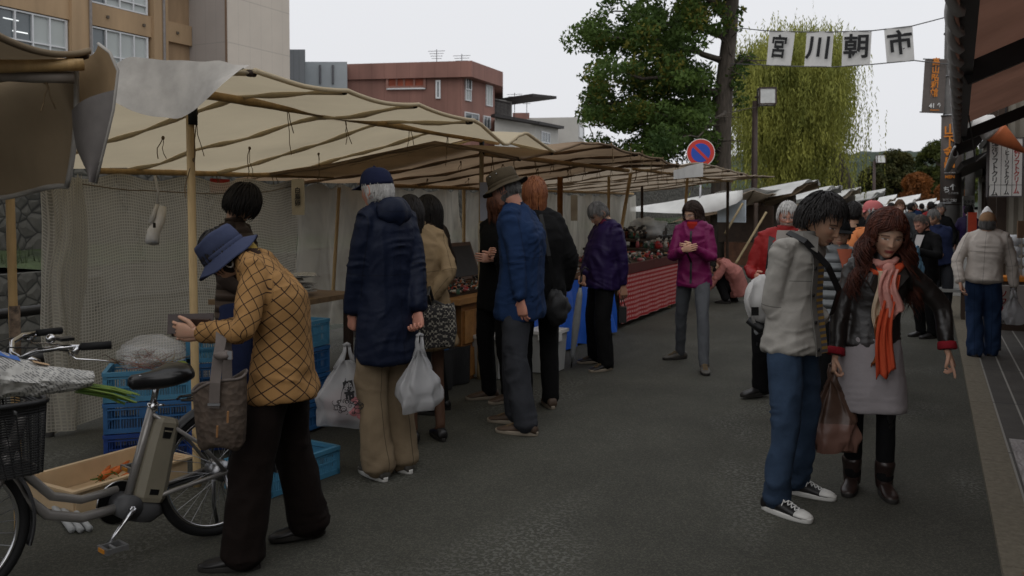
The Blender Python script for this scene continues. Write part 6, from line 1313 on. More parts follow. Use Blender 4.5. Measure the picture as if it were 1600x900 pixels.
def trousers(p, m, r=(.092, .072, .062), vox=.011, fold=.006, seed=0, name='trousers', hemup=.02, waist=.10, jy=1., hipw=1.):
    s = p.s; mb = MB(); rs = [(p.pelvis+Vector((0, 0, waist*s)), .135, .10), (p.pelvis+Vector((0, 0, .0)), .143*hipw, .104*hipw), (p.pelvis-Vector((0, 0, .08*s)), .143*hipw, .104*hipw)]
    mb.loft([ering(c, Vector((1, 0, 0)), Vector((0, 1, 0)), a*s, b_*s, 22, 2.3) for c, a, b_ in rs])
    for k in 'LR':
        an = p.an[k]-(p.an[k]-p.kn[k]).normalized()*0+Vector((0, 0, -.05*s+hemup))
        chain(mb, [p.hip[k]-Vector((0, 0, .02)), p.hip[k].lerp(p.kn[k], .35), p.kn[k], an], [.9*r[0]*s, (r[0]*.75+r[1]*.25)*s, r[1]*s, r[2]*s])
    return garment(name, mb, segs_of(p, 'legs'), m, p.T, vox, fold, seed)
def feet(p, m_up, m_sole, yawL=0., yawR=0., mm=1., pitchL=0., pitchR=0., **k):
    for q, yw, pt in (('L', yawL, pitchL), ('R', yawR, pitchR)): shoe(p.T, p.an[q], R(yw), p.s, m_up, m_sole, pitch=R(pt), mm=mm, **k)
def loc_build(p, mb, name, m, smooth=True, parent=None): o = mb.build(name, m, parent or p.T, smooth, True); return o
def HP(p, x, y, z): return p.hc+p.Rh@(Vector((x, y, z))*p.s)
def cap(p, m, brim=True, name='cap', back=None, z0=.025):
    mb = MB(); s = p.s; R_ = []
    for t_ in np.linspace(0, 1, 10):
        a = t_*math.pi/2*.97; rr_ = math.cos(a)**.72; zz = z0+.108*math.sin(a); R_.append([HP(p, .087*rr_*math.cos(q), .107*rr_*math.sin(q)+.004, zz+.004*math.sin(q)*-1) for q in np.linspace(0, 2*math.pi, 33)[:-1]])
    mb.loft(R_); mb.sphere(HP(p, 0, .0, z0+.110), .008*s, 8, 6); o = loc_build(p, mb, name, m)
    if brim:
        mb = MB()
        def f(u, v): a = -math.pi/2+(u-.5)*1.9; r_ = 1+.62*v*math.cos((u-.5)*1.9)**.8; return HP(p, .086*r_*math.cos(a)*.98, .105*r_*math.sin(a)+.004, z0+.008-.018*v+.012*(1-abs(2*u-1))*1)
        mb.grid(f, 20, 8); mb.grid(lambda u, v: f(1-u, v)+p.Rh@Vector((0, 0, -.004)), 20, 8); loc_build(p, mb, 'visor', m, parent=o)
    return o
def bucket(p, m, z0=.02, brim=.055, droop=.03, up=(0,), name='hat', band=None):
    mb = MB(); R_ = []; T_ = [(1.0, 0, 1), (.98, .05, 1), (.93, .088, 1), (.86, .10, 1), (.6, .107, 1), (.2, .109, 1), (.02, .1095, 1)]
    for r_, z, _ in T_: R_.append([HP(p, .092*r_*math.cos(q), .112*r_*math.sin(q)+.004, z0+z+.003*math.sin(3*q+1)) for q in np.linspace(0, 2*math.pi, 41)[:-1]])
    mb.loft(R_, True); o = loc_build(p, mb, name, m)
    mb = MB()
    def f(u, v):
        q = 2*math.pi*u; k = 1+v*brim/.1; dz = -droop*v*(1+.25*math.sin(q*2+1)); 
        return HP(p, .091*k*math.cos(q), .111*k*math.sin(q)+.004, z0+.004+dz+.004*math.sin(5*q)*v)
    mb.grid(f, 48, 6); mb.grid(lambda u, v: f(1-u, v)+p.Rh@Vector((0, 0, -.004)), 48, 6); loc_build(p, mb, 'brim', m, parent=o)
    mb = MB(); R_ = [[HP(p, (.0925+a)*math.cos(q), (.1125+a)*math.sin(q)+.004, z0+z) for q in np.linspace(0, 2*math.pi, 41)[:-1]] for a, z in ((.001, .004), (.0015, .012), (.001, .022), (-.001, .023))]
    mb.loft(R_, False); loc_build(p, mb, 'hat_band', band or m, parent=o)
    return o
def glasses(p, m=None):
    mb = MB()
    for q in (-1, 1):
        mb.tube([HP(p, q*.032+.021*math.cos(t), -.099+.002*abs(math.cos(t)), -.002+.015*math.sin(t)) for t in np.linspace(0, 2*math.pi, 19)], .0013, 5); mb.tube([HP(p, q*.053, -.097, .004), HP(p, q*.078, -.05, .005), HP(p, q*.08, .012, .003)], .0015, 5)
    mb.tube([HP(p, -.011, -.102, .001), HP(p, 0, -.106, .004), HP(p, .011, -.102, .001)], .0013, 5); loc_build(p, mb, 'glasses', m or steel)
# bags and things that are carried (top-level things)
def plastic_bag(name, label, cat, top, w_, h, depth_, rzv, m, seed=1, printing=None, inner=None, body=None, dirv=None, handle=None, mold=0.):
    """top: point of the hand; bag hangs below; body starts at frac h"""
    T = thing(name, top, label, cat); X = Vector((math.cos(rzv), math.sin(rzv), 0)); Y = Vector((-math.sin(rzv), math.cos(rzv), 0)); mb = MB(); hd = .38*h
    def f(u, v):
        a = 2*math.pi*u; t_ = v; wv = (.10+.90*min(1, (t_/.55))**.85)*(1-.10*max(0, t_-.8)/.2); dv = depth_*(.12+.88*min(1, t_/.7)**1.2)*(1-.25*max(0, t_-.85)/.15)
        ca, sa = math.cos(a), math.sin(a); x = w_/2*wv*math.copysign(abs(ca)**.75, ca); y = dv/2*math.copysign(abs(sa)**.8, sa); z = -h*.16-(h*.84)*t_
        n_ = .028*n1(ca*2.2+seed, sa*2.2+t_*1.3, t_*4)+.012*n1(ca*6+seed, sa*6, t_*5+2*ca); k = 1+n_/max(.05, w_/2)*1.2*(.4+t_)
        fold = .012*math.sin(a*7+seed)*(1-t_)**1.2; return Vector(top)+X*(x*k+fold)+Y*(y*k+fold)+Vector((0, 0, z+.01*math.sin(a*3+seed)*t_))
    mb.grid(f, 56, 34); Bt = [f(i/56, 1) for i in range(56)]; c = sum(Bt, Vector())/56; c.z -= .012; o = len(mb.v); mb.add(Bt+[c], [(i, (i+1) % 56, 56) for i in range(56)]); ob = mb.build('film', m, T, True)
    mb = MB()
    for q in (-1, 1):
        P = [Vector(top)+X*q*.012+Vector((0, 0, .02)), Vector(top)+X*q*.016+Y*.004+Vector((0, 0, -h*.05)), f(0 if q > 0 else .5, .0)+Vector((0, 0, .01)), f(0 if q > 0 else .5, .12)]
        mb.tube(P, [.010, .014, .022, .012], 8, flat=.45)
    mb.tube([Vector(top)+X*.02+Vector((0, 0, .015)), Vector(top)+Vector((0, 0, .028)), Vector(top)+X*-.02+Vector((0, 0, .015))], .011, 7); mb.build('handle', m, T, True)
    return T, f, X, Y
# ---------------------------------------------- the people of the picture
navy = cloth('navy_nylon', (.006, .010, .026), sheen=.1, rough=.6); navy2 = cloth('blue_cotton', (.011, .028, .078), sheen=.2); blackc = cloth('black_cloth_coat', (.0045, .0045, .005)); dbrown = cloth('dark_brown_wool', (.008, .0045, .0035))
khaki = cloth('khaki_cotton', (.20, .15, .095)); char = cloth('charcoal_denim', (.030, .032, .038)); jean = cloth('blue_denim', (.028, .048, .085), var=.4); jean2 = cloth('mid_blue_denim', (.018, .038, .09), var=.25)
purple = cloth('purple_nylon', (.016, .008, .045), rough=.55, sheen=.1); mag = cloth('magenta_nylon', (.14, .009, .066), rough=.5, sheen=.1); greyp = cloth('grey_stretch', (.075, .08, .088)); ltgrey = cloth('light_grey_cotton', (.29, .275, .25), var=.08)
pinkc = cloth('pink_cotton', (.42, .17, .15)); redc = cloth('red_nylon', (.21, .010, .010), rough=.6); puff = cloth('grey_puffer', (.17, .18, .185), rough=.5); leath = mat('black_leather', (.013, .010, .009), .38, .3, 6, bump=.35, bscale=26, spec=.55)
beigej = cloth('beige_nylon', (.54, .49, .44), rough=.7); skirtm = cloth('grey_skirt', (.30, .275, .285), var=.06); orangej = cloth('orange_nylon', (.50, .17, .06)); trench = cloth('tan_gabardine', (.24, .17, .095)); quilt = cloth('brown_quilt', (.055, .038, .028), rough=.6); greyw = cloth('grey_wool', (.06, .065, .07))
olive = cloth('olive_canvas', (.058, .045, .028)); hatblue = cloth('blue_hat_cotton', (.043, .053, .100)); shoeb = mat('shoe_black', (.012, .011, .011), .4, .3, 8); shoebr = mat('shoe_brown', (.07, .045, .03), .6, .3, 12); soled = mat('sole_dark', (.02, .018, .016), .8); solew = mat('sole_white', (.58, .57, .54), .6, .1); shoeg = mat('shoe_grey', (.065, .060, .052), .7, .3, 12); soleg = mat('sole_tan', (.26, .22, .17), .8)
def uvlines(m, s1, w1, col, rot=45, s2=None, col2=None, w2=.0):
    n, N, L = nodes(m); t = N.new('ShaderNodeTexCoord'); mp = N.new('ShaderNodeMapping'); mp.inputs['Rotation'].default_value[2] = R(rot); L(t.outputs['UV'], mp.inputs[0]); s_ = N.new('ShaderNodeSeparateXYZ'); L(mp.outputs[0], s_.inputs[0])
    for ax in (0, 1): mixcol(m, mathn(n, 'LESS_THAN', mathn(n, 'FRACT', mathn(n, 'MULTIPLY', s_.outputs[ax], s1)), w1), col)
plaid = cloth('orange_check_cotton', (.30, .165, .062), var=.08, sheen=.3); uvlines(plaid, 21., .095, (.035, .018, .012), 38)
def seam(m, yoke=True):
    n, N, L = nodes(m); t = N.new('ShaderNodeTexCoord'); s_ = N.new('ShaderNodeSeparateXYZ'); L(t.outputs['UV'], s_.inputs[0])
    a = mathn(n, 'LESS_THAN', mathn(n, 'ABSOLUTE', mathn(n, 'SUBTRACT', mathn(n, 'ABSOLUTE', s_.outputs[0]), .0)), .0022)
    if yoke: a = mathn(n, 'MAXIMUM', a, mathn(n, 'LESS_THAN', mathn(n, 'ABSOLUTE', mathn(n, 'SUBTRACT', s_.outputs[1], .335)), .0024))
    c = N['Principled BSDF'].inputs['Base Color'].links[0].from_socket; q = N.new('ShaderNodeMix'); q.data_type = 'RGBA'; q.blend_type = 'MULTIPLY'; L(mathn(n, 'MULTIPLY', a, .6), q.inputs[0]); L(c, q.inputs[6]); q.inputs[7].default_value = (.15, .15, .15, 1); L(q.outputs[2], N['Principled BSDF'].inputs['Base Color'])
for m_ in (navy, navy2, ltgrey, beigej, trench, purple, mag): seam(m_)
for m_ in (jean, jean2, khaki, greyp): seam(m_, False)
# quilted vests: horizontal grooves
for m_, f_ in ((quilt, 14.), (puff, 15.)):
    n, N, L = nodes(m_); t = N.new('ShaderNodeTexCoord'); s_ = N.new('ShaderNodeSeparateXYZ'); L(t.outputs['Object'], s_.inputs[0]); k_ = mathn(n, 'ABSOLUTE', mathn(n, 'SINE', mathn(n, 'MULTIPLY', s_.outputs[2], f_*3.14)))
    bp = N.new('ShaderNodeBump'); bp.inputs['Distance'].default_value = .03; bp.inputs['Strength'].default_value = 1; L(k_, bp.inputs['Height']); ob_ = N['Principled BSDF'].inputs['Normal']; pv = ob_.links[0].from_socket; L(pv, bp.inputs['Normal']); L(bp.outputs[0], ob_)
SHORT = dict(front=.52, side=-.05, back=-.5, len=.05, vol=.010, n=420, r=.0065); BOB = dict(front=.5, side=-.25, back=-.6, len=.17, vol=.018, n=420, r=.0085, fall=-.35, bangs=.3)
# A: woman in the orange check jacket with blue hat
A = person((412, 879), -105, 1.62, 'woman in orange check jacket and blue bucket hat bending over the vegetables with a wallet', spec=dict(pelvis=(440, 566), neck=(392, 402), bulge=.07, headpt=(349, 395), head=(38, 0, 6), fem=True, skin='jp', vox=.011,
    handL=(309, 520, -.20), handR=(318, 524, .02), elbowL=(.6, .7, -.6), elbowR=(-.5, .6, -.6), footL=(374, 896), footR=(480, 846, .01), hands=dict(L=dict(dirv=(0, -1, .12), nrm=(-1, -.1, .2), curl=.75, side=1, thumb=.2), R=dict(dirv=(0, -1, .1), nrm=(1, 0, .2), curl=.8, thumb=.2))))
jacket(A, plaid, hem=.17, loose=1.19, flare=1.14, vox=.009, fold=.007, seed=1, sleeve=.97, clen=1.05); trousers(A, dbrown, (.095, .095, .10), .010, .009, 2, hipw=.93); feet(A, shoeb, soled, 5, 25)
bucket(A, hatblue, .0, .055, .046); hairdo(A.T, A.hc, A.Rh, A.s, dict(front=.1, side=-.35, back=-.75, len=.08, vol=.012, n=300, r=.008), HB(), 3)
mb = MB(); pr = [HP(A, .088+.012*math.sin(t*1.)*0, .012+.020*math.sin(t), -.035-.042*math.cos(t)) for t in np.linspace(0, 2*math.pi, 23)]
for q in pr: mb.sphere(q, .0045, 6, 4)
pearl = loc_build(A, mb, 'pearl_loop', mat('pearl', (.65, .63, .6), .3)); 
mb = MB(); ys_ = mat('yellow_scarf', (.30, .20, .03), .8, .5, 40); mb.loft([ering(A.neck+A.up2*t_*A.s+Vector((0, -.012, 0)), Vector((1, 0, 0)), rot_to(A.up2, (0, 1, 0))[1], r_*A.s, r_*A.s, 20) for t_, r_ in ((.0, .062), (.03, .060), (.06, .060), (.065, .05))], False); loc_build(A, mb, 'neck_scarf', ys_)
# wallet
wp = PD(296, 509, A.d0-.17); T = thing('wallet', wp, 'dark brown leather wallet held open by the woman in the orange check jacket', 'wallet'); wm = mat('wallet_leather', (.035, .018, .015), .4, .3, 10)
mb = MB(); fwdA = Matrix.Rotation(A.rz, 3, 'Z')@Vector((0, -1, 0)); az = math.atan2(fwdA.y, fwdA.x)
for k, (t_, z) in enumerate(((.16, .008), (-.18, -.01))): mb.box(wp+Vector((0, 0, z)), (.19, .012, .085), rot=Matrix.Rotation(az+t_, 3, 'Z')@Matrix.Rotation(t_*1.6, 3, 'X'))
mb.build('cover', wm, T)
# shoulder bag on her arm
bagm = mat('bag_brown_fabric', (.075, .054, .040), .75, .35, 30, bump=.5, bscale=45); strapm = mat('bag_strap', (.115, .095, .085), .7, .15, 20)
n, N, L = nodes(bagm); t = N.new('ShaderNodeTexCoord'); v = N.new('ShaderNodeTexVoronoi'); v.inputs['Scale'].default_value = 38; L(t.outputs['Object'], v.inputs[0]); bp = N.new('ShaderNodeBump'); bp.inputs['Distance'].default_value = .006; L(v.outputs['Distance'], bp.inputs['Height']); L(bp.outputs[0], N['Principled BSDF'].inputs['Normal'])
bc = PD(340, 600, 3.72); T = thing('shoulder_bag', bc, 'open brown quilted shoulder bag hanging from the forearm above the bicycle rack', 'bag'); mb = MB(); mo = MB(); Rg = []
def bagp(a, z, k=1.): 
    w_ = .128*k*(1-.12*z/.3*0); q = Vector((math.cos(a), math.sin(a), 0)); sx = .118+.02*math.sin(z*9); return bc+RT*(sx*k*math.copysign(abs(q.x)**.8, q.x)+.10*(.05-z)*.25)+FW*(.072*k*math.copysign(abs(q.y)**.8, q.y))+Vector((0, 0, z+(.035*q.x if z > -.04 else .0)+.01*math.sin(a*3)))
prof_ = [(-.265, .55), (-.27, .8), (-.25, .95), (-.16, 1.06), (-.06, 1.02), (.0, .93), (.012, .92), (.0, .86), (-.08, .84), (-.2, .8)]
mb.loft([[bagp(a, z, k) for a in np.linspace(0, 2*math.pi, 37)[:-1]] for z, k in prof_], True); b_ = mb.build('pouch', bagm, T, True)
mb = MB(); mb.tube([bagp(a, .008, .93) for a in np.linspace(0, 2*math.pi, 40)], .006, 6); mb.build('rim', strapm, b_, True)
def ribbon(P, w_, m, name, par, th=.004, side=None):
    mb = MB(); R_ = []; P = [Vector(p) for p in P]
    for i, p in enumerate(P):
        d = (P[min(i+1, len(P)-1)]-P[max(i-1, 0)]).normalized(); sd = Vector(side) if side is not None else RT; sd = (sd-d*sd.dot(d)).normalized(); nn = d.cross(sd); R_.append([p+sd*w_/2+nn*th/2, p-sd*w_/2+nn*th/2, p-sd*w_/2-nn*th/2, p+sd*w_/2-nn*th/2])
    mb.loft(R_); return mb.build(name, m, par)
P0 = [PD(331, 640, 3.63), PD(333, 600, 3.63), PD(338, 560, 3.66), PD(343, 535, 3.70), PD(344, 513, 3.74), PD(347, 505, 3.84), PD(352, 520, 3.98), PD(352, 560, 3.93), PD(352, 600, 3.82)]
ribbon(P0, .044, strapm, 'strap', T); mb = MB(); mb.sphere(PD(343, 557, 3.63), .026, 12, 8, (1.5, .8, .7)); mb.sphere(PD(352, 556, 3.64), .02, 10, 8, (1, .8, 1.1)); mb.build('strap_knot', strapm, T, True)
for c_, z_ in ((PD(357, 556, 3.62), (.02, .008, .035)), (PD(331, 634, 3.62), (.05, .008, .01))): mb = MB(); mb.box(c_, z_, TH); mb.build('buckle', steel, T)
mb = MB(); [mb.tube([PD(x, y, 3.60), PD(x-1, y+18, 3.605)], .0045, 6) for x, y in ((336, 668), (353, 645))]; mb.build('zip_tag', mat('tan_leather', (.30, .15, .06), .6), T)
# B: vendor
B = person((372, 700), 62, 1.68, 'dark haired stall keeper in a brown quilted vest standing behind the post', depth=5.75, spec=dict(rootz=.08, neck=(366, 352), headpt=(379, 317), head=(32, 0, 0), fem=True, skin='jp_dark', handL=(430, 500, .1), handR=(400, 470, -.1), vox=.014))
jacket(B, cloth('brown_jersey', (.035, .025, .02)), hem=.05, loose=.98, vox=.013, seed=4); jacket(B, quilt, hem=.14, loose=1.12, vox=.013, fold=.004, seed=5, arms='', name='vest'); trousers(B, cloth('navy_apron', (.012, .018, .05)), (.11, .09, .08), .014); feet(B, shoeb, soled)
hairdo(B.T, B.hc, B.Rh, B.s, dict(front=.35, side=-.3, back=-.6, len=.09, vol=.024, n=420, r=.009), HB(), 7)
# C: man in navy coat
C = person((604, 745), -140, 1.74, 'man in navy hooded coat and navy cap seen from behind holding plastic bags', spec=dict(neck=(603, 325), headpt=(589, 298), head=(8, 8, 0), skin='ruddy', handL=(547, 522, -.02), handR=(655, 520, -.06), footL=(590, 752), footR=(628, 740), vox=.012, elbowL=(.8, .5, 0), hands=dict(L=dict(curl=1.3), R=dict(curl=1.3))))
jacket(C, navy, hem=.285, loose=1.17, flare=1.05, vox=.010, fold=.008, seed=11, hood=True, sleeve=1.0, clen=1.25, sw=1.05); trousers(C, khaki, (.10, .088, .092), .010, .010, 12); feet(C, shoeg, solew, -10, -5, mm=1.05)
hairdo(C.T, C.hc, C.Rh, C.s, dict(SHORT, front=.9, side=-.1, back=-.62, n=420), HW(), 5); cap(C, cloth('navy_cap', (.010, .014, .04)), z0=.03)
# D, E
D = person((664, 690), -165, 1.66, 'woman in a tan trench coat with a checked tote bag beside the navy coat man', spec=dict(neck=(652, 358), headpt=(641, 334), head=(25, 0, 0), fem=True, skin='jp', handR=(668, 470, -.15), handL=(640, 470, .1), legs=1, legcol=(.10, .05, .03), vox=.014))
jacket(D, trench, hem=.30, loose=1.12, flare=1.15, vox=.012, fold=.011, seed=14); feet(D, shoeb, soled); hairdo(D.T, D.hc, D.Rh, D.s, BOB, HB(), 9)
E_ = person((676, 650), -115, 1.62, 'black haired person in dark clothes half hidden behind the trench coat woman', depth=6.9, spec=dict(fem=True, headpt=(670, 330), neck=(678, 352), head=(20, 0, 0), skin='jp_dark', vox=.016))
jacket(E_, cloth('dark_brown_coat', (.03, .02, .015)), hem=.25, vox=.015, seed=15); trousers(E_, blackc, vox=.016); feet(E_, shoeb, soled); hairdo(E_.T, E_.hc, E_.Rh, E_.s, BOB, HB(), 10)
# F, G, G2
F_ = person((806, 668), -112, 1.82, 'tall man in blue jacket and olive bucket hat standing by the pale stall pole', spec=dict(pelvis=(814, 450), neck=(806, 326), bulge=.035, headpt=(789, 294), head=(24, 0, 0), skin='ruddy', handL=(818, 500, -.23), handR=(800, 470, .2), nohand='R', footL=(822, 682), footR=(808, 664), vox=.012, elbowL=(.5, 1, 0), brow=(.2, .15, .1)))
jacket(F_, navy2, hem=.20, loose=1.30, flare=1.02, vox=.010, fold=.009, seed=21, sleeve=1., sw=1.05); trousers(F_, char, (.10, .082, .08), .011, .009, 22); feet(F_, shoebr, soleg, 0, 6, mm=1.05, laces=ropem)
hairdo(F_.T, F_.hc, F_.Rh, F_.s, dict(SHORT, front=.9, side=.0, back=-.5, n=300), HG(), 12); bucket(F_, olive, .022, .052, .026); glasses(F_)
mb = MB(); [mb.sphere(HP(F_, .0905*math.cos(a), .105*math.sin(a), .098), .006, 8, 5, (1, 1, 1)) for a in (-.35, .15)]; loc_build(F_, mb, 'eyelet', steel)
G_ = person((839, 638), -168, 1.83, 'person with ginger hair in a black coat behind the man in the blue jacket', spec=dict(head=(10, 0, 0), fem=True, skin='pale', vox=.015)); jacket(G_, blackc, hem=.22, loose=1.4, vox=.014, fold=.009, seed=24); trousers(G_, blackc, vox=.014); feet(G_, shoebr, soleg)
hairdo(G_.T, G_.hc, G_.Rh, G_.s, dict(front=.5, side=-.2, back=-.7, len=.13, vol=.016, n=330, r=.008, fall=-.4), hairmat('hair_ginger', (.13, .04, .018), (.26, .095, .035)), 13)
T = thing('shoulder_bag', PD(872, 480, 6.9), 'soft black rounded bag hanging behind the man in the blue jacket', 'bag'); crumpled(PD(872, 482, 6.85), (.085, .10, .135), 31, .25).build('pouch', dk, T, True); ribbon([PD(868, 452, 6.85), PD(858, 400, 6.8), PD(845, 335, 6.85)], .03, blackp, 'strap', T)
G2 = person((777, 628), -35, 1.70, 'person in black with reddish brown hair partly hidden by the blue jacket man', spec=dict(headpt=(779, 320, .0), neck=(780, 345), head=(15, 30, 0), fem=True, skin='pale', handL=(772, 405, -.25), handR=(765, 398, -.22), vox=.014))
jacket(G2, blackc, hem=.2, loose=1.08, vox=.013, seed=27); trousers(G2, blackc, vox=.014); feet(G2, shoebr, soleg, -20, -40); hairdo(G2.T, G2.hc, G2.Rh, G2.s, dict(BOB), hairmat('hair_auburn', (.05, .018, .010), (.14, .05, .025)), 15)
# H: purple jacket
H_ = person((942, 577), -62, 1.70, 'grey haired man in purple jacket looking down with a folded umbrella', spec=dict(lean=6, neck=(950, 350), headpt=(935, 334), head=(36, 0, 0), skin='jp_dark', handR=(909, 442, -.12), handL=(975, 452, -.12), footL=(948, 580), footR=(932, 568), vox=.013, elbowR=(-.6, .5, -.4), hands=dict(R=dict(curl=1.2))))
jacket(H_, purple, hem=.15, loose=1.38, vox=.012, fold=.010, seed=31, sw=1.05, belly=1); trousers(H_, blackc, (.095, .08, .078), .013, .009, 32); feet(H_, shoeb, soleg, 10, -10, laces=ropem); hairdo(H_.T, H_.hc, H_.Rh, H_.s, SHORT, HG(), 17)
mb = MB(); mb.loft([ering(H_.neck+H_.up2*t_+Vector((0, -.03, -.02)), Vector((1, 0, 0)), Vector((0, 1, 0)), r_, r_, 20) for t_, r_ in ((0, .068), (.04, .066), (.07, .058), (.06, .05))], False); loc_build(H_, mb, 'neck_warmer', cloth('plum_fleece', (.10, .012, .03)))
u0, u1 = PD(909, 432, 8.55), PD(893, 574, 8.68); u1.z = .02; T = thing('umbrella', u1, 'closed pale grey umbrella held by the man in the purple jacket', 'umbrella')
um = mat('umbrella_grey', (.24, .25, .26), .5, .1, 20); mb = MB(); mb.tube([u0.lerp(u1, t_) for t_ in (.12, .2, .5, .85, .93)], [.014, .030, .040, .024, .010], 10); mb.build('canopy', um, T, True); mb = MB(); mb.tube([u0, u0.lerp(u1, .13)], .012, 8); mb.tube([u0.lerp(u1, .9), u1], .007, 6); mb.tube([u0+Vector((0, 0, .0)), u0+Vector((0, 0, .05)), u0+RT*.03+Vector((0, 0, .09)), u0+RT*.07+Vector((0, 0, .06))], .010, 8); mb.build('handle', blackp, T, True)
T = thing('camera_bag', PD(975, 493, 8.5), 'small black camera bag hanging by the hand of the man in the purple jacket', 'bag'); c = PD(974, 492, 8.5); mb = MB(); mb.box(c, (.07, .10, .15), .3); mb.build('pouch', blackp, T); ribbon([PD(970, 482, 8.5), PD(973, 462, 8.5), PD(978, 482, 8.5)], .012, blackp, 'strap', T)
# I: magenta jacket
I_ = person((1085, 572), -14, 1.68, 'dark haired woman in magenta rain jacket and grey trousers with hands clasped', spec=dict(headpt=(1083, 334), head=(16, -28, 0), fem=True, skin='jp', handL=(1084, 388, -.25), handR=(1067, 391, -.25), footL=(1102, 583), footR=(1064, 562), vox=.013, elbowL=(.7, .7, -.6), elbowR=(-.7, .7, -.6), hands=dict(L=dict(dirv=(-1, -.15, .1), nrm=(0, 1, 0), curl=.6), R=dict(dirv=(1, -.2, .25), nrm=(0, 1, 0), curl=.5)), lips=(.35, .1, .1)))
jacket(I_, mag, hem=.14, loose=1.10, flare=1.05, vox=.011, fold=.009, seed=41, hood=True, clen=1.15); trousers(I_, greyp, (.082, .06, .05), .011, .006, 42); feet(I_, shoeg, soled, 20, -45, laces=ropem)
hairdo(I_.T, I_.hc, I_.Rh, I_.s, dict(front=.62, side=-.3, back=-.7, len=.24, vol=.020, n=460, r=.009, fall=-.2, wave=.008, part=.4), hairmat('hair_dark_brown', (.012, .007, .005), (.035, .018, .012)), 19, neck=I_.neck)
mb = MB(); mb.loft([ering(I_.neck+I_.up2*t_+Vector((0, -.02, -.01)), Vector((1, 0, 0)), Vector((0, 1, 0)), r_, r_, 20) for t_, r_ in ((-.03, .066), (.01, .062), (.04, .056), (.03, .048))], False); loc_build(I_, mb, 'red_neck_warmer', cloth('red_fleece', (.26, .014, .010))); glasses(I_); glasses(H_)
def front_strip(p, m, z0, z1, w_, name, x=0., dy=.0, par=None, push=.145):   # zip or placket down the chest, hugging the jacket front
    mb = MB(); P = []
    jk = [c for c in COL.objects if c.parent == p.T and c.name.startswith(('jacket', 'vest', 'coat'))][-1]; V = np.empty(len(jk.data.vertices)*3); jk.data.vertices.foreach_get('co', V); V = V.reshape(-1, 3)
    for z in np.linspace(z0, z1, 16):
        k = (np.abs(V[:, 2]-z) < .02) & (np.abs(V[:, 0]-x) < .025); y = V[k, 1].min() if k.any() else -.1; P.append(Vector((x, y-.002, z)))
    P = [P[0]]+[(P[i-1]+P[i]+P[i+1])/3 for i in range(1, len(P)-1)]+[P[-1]]
    return ribbon([p.root*0+q for q in P], w_, m, name, None, .006, (1, 0, 0)), P
def attach(o, T): o.parent = T; return o
o, _ = front_strip(I_, blackp, .84, 1.36, .02, 'zip'); attach(o, I_.T)
# J: seated keeper in the back, K: crouching in pink
J = person((1020, 470), -20, 1.58, 'seated stall keeper in dark clothes behind the doll table', depth=16.3, spec=dict(dz=-.34, headpt=(1022, 368), neck=(1018, 388), head=(15, 30, 0), skin='jp_dark', low=1, vox=.02, feetlocal=1, footL=(.1, -.35, .09), footR=(-.1, -.35, .09)))
jacket(J, cloth('black_red_coat', (.03, .012, .014)), hem=.1, vox=.018, seed=45); trousers(J, blackc, vox=.02); feet(J, shoeb, soled); hairdo(J.T, J.hc, J.Rh, J.s, SHORT, HB(), 20, dense=.6)
K_ = person((1150, 474), -100, 1.6, 'person in a pink shirt crouching with back turned behind the magenta jacket', spec=dict(pelvis=(1156, 452, .1), neck=(1128, 408), bulge=.09, headpt=(1112, 418), head=(60, 0, 0), skin='jp', vox=.016, feetlocal=1, footL=(.14, -.12, .09), footR=(-.14, -.05, .09), handL=(1105, 455, -.1), handR=(1105, 455, .1), knee=(0, -1, 1), low=1))
jacket(K_, pinkc, hem=.06, loose=1.35, vox=.014, fold=.012, seed=47); trousers(K_, blackc, (.105, .09, .07), .016); feet(K_, shoeb, soled); hairdo(K_.T, K_.hc, K_.Rh, K_.s, SHORT, HB(), 21, dense=.6)
# L: red jacket man
L_ = person((1210, 630), 4, 1.66, 'white haired man with glasses and red jacket walking behind the young man', spec=dict(lean=4, neck=(1226, 362), headpt=(1231, 338), head=(10, -4, 0), skin='ruddy', handL=(1262, 440, -.2), handR=(1182, 432, -.2), footR=(1192, 622, .02), footL=(1232, 640), vox=.013, beard=(.42, .38, .34), brow=(.4, .36, .32), eyes='open', elbowR=(-.3, 1, -.4)))
jacket(L_, redc, hem=.16, loose=1.12, vox=.012, fold=.009, seed=51); trousers(L_, blackc, (.095, .08, .075), .013); feet(L_, shoeb, soled, 0, -50, mm=1.1); hairdo(L_.T, L_.hc, L_.Rh, L_.s, dict(SHORT, front=.6, vol=.014), HW(), 23); glasses(L_)
mb = MB(); mb.loft([ering(L_.neck+L_.up2*t_+Vector((0, -.03, -.03)), Vector((1, 0, 0)), Vector((0, 1, 0)), r_, r_*1.05, 20) for t_, r_ in ((-.05, .10), (-.01, .088), (.025, .08), (.045, .072))], False); loc_build(L_, mb, 'fleece_collar', cloth('grey_fleece', (.22, .20, .18)))
for q in (-1, 1): ribbon([L_.neck+Vector((q*.08, .02, .0)), L_.neck+Vector((q*.105, -.085, -.05)), L_.neck+Vector((q*.115, -.135, -.16)), L_.neck+Vector((q*.13, -.13, -.3))], .05, blackp, 'backpack_strap', None, .01, (1, 0, 0)).parent = L_.T
u0, u1 = PD(1186, 470, 7.25), PD(1185, 541, 7.25); T = thing('umbrella', u1, 'tip of a folded grey umbrella hanging below the white backpack', 'umbrella'); mb = MB(); mb.tube([u0.lerp(u1, t_) for t_ in (0, .3, .7, .8)], [.03, .038, .03, .008], 10); mb.build('canopy', um, T, True); mb = MB(); mb.tube([u0.lerp(u1, .75), u1], .006, 6); mb.build('tip', blackp, T)
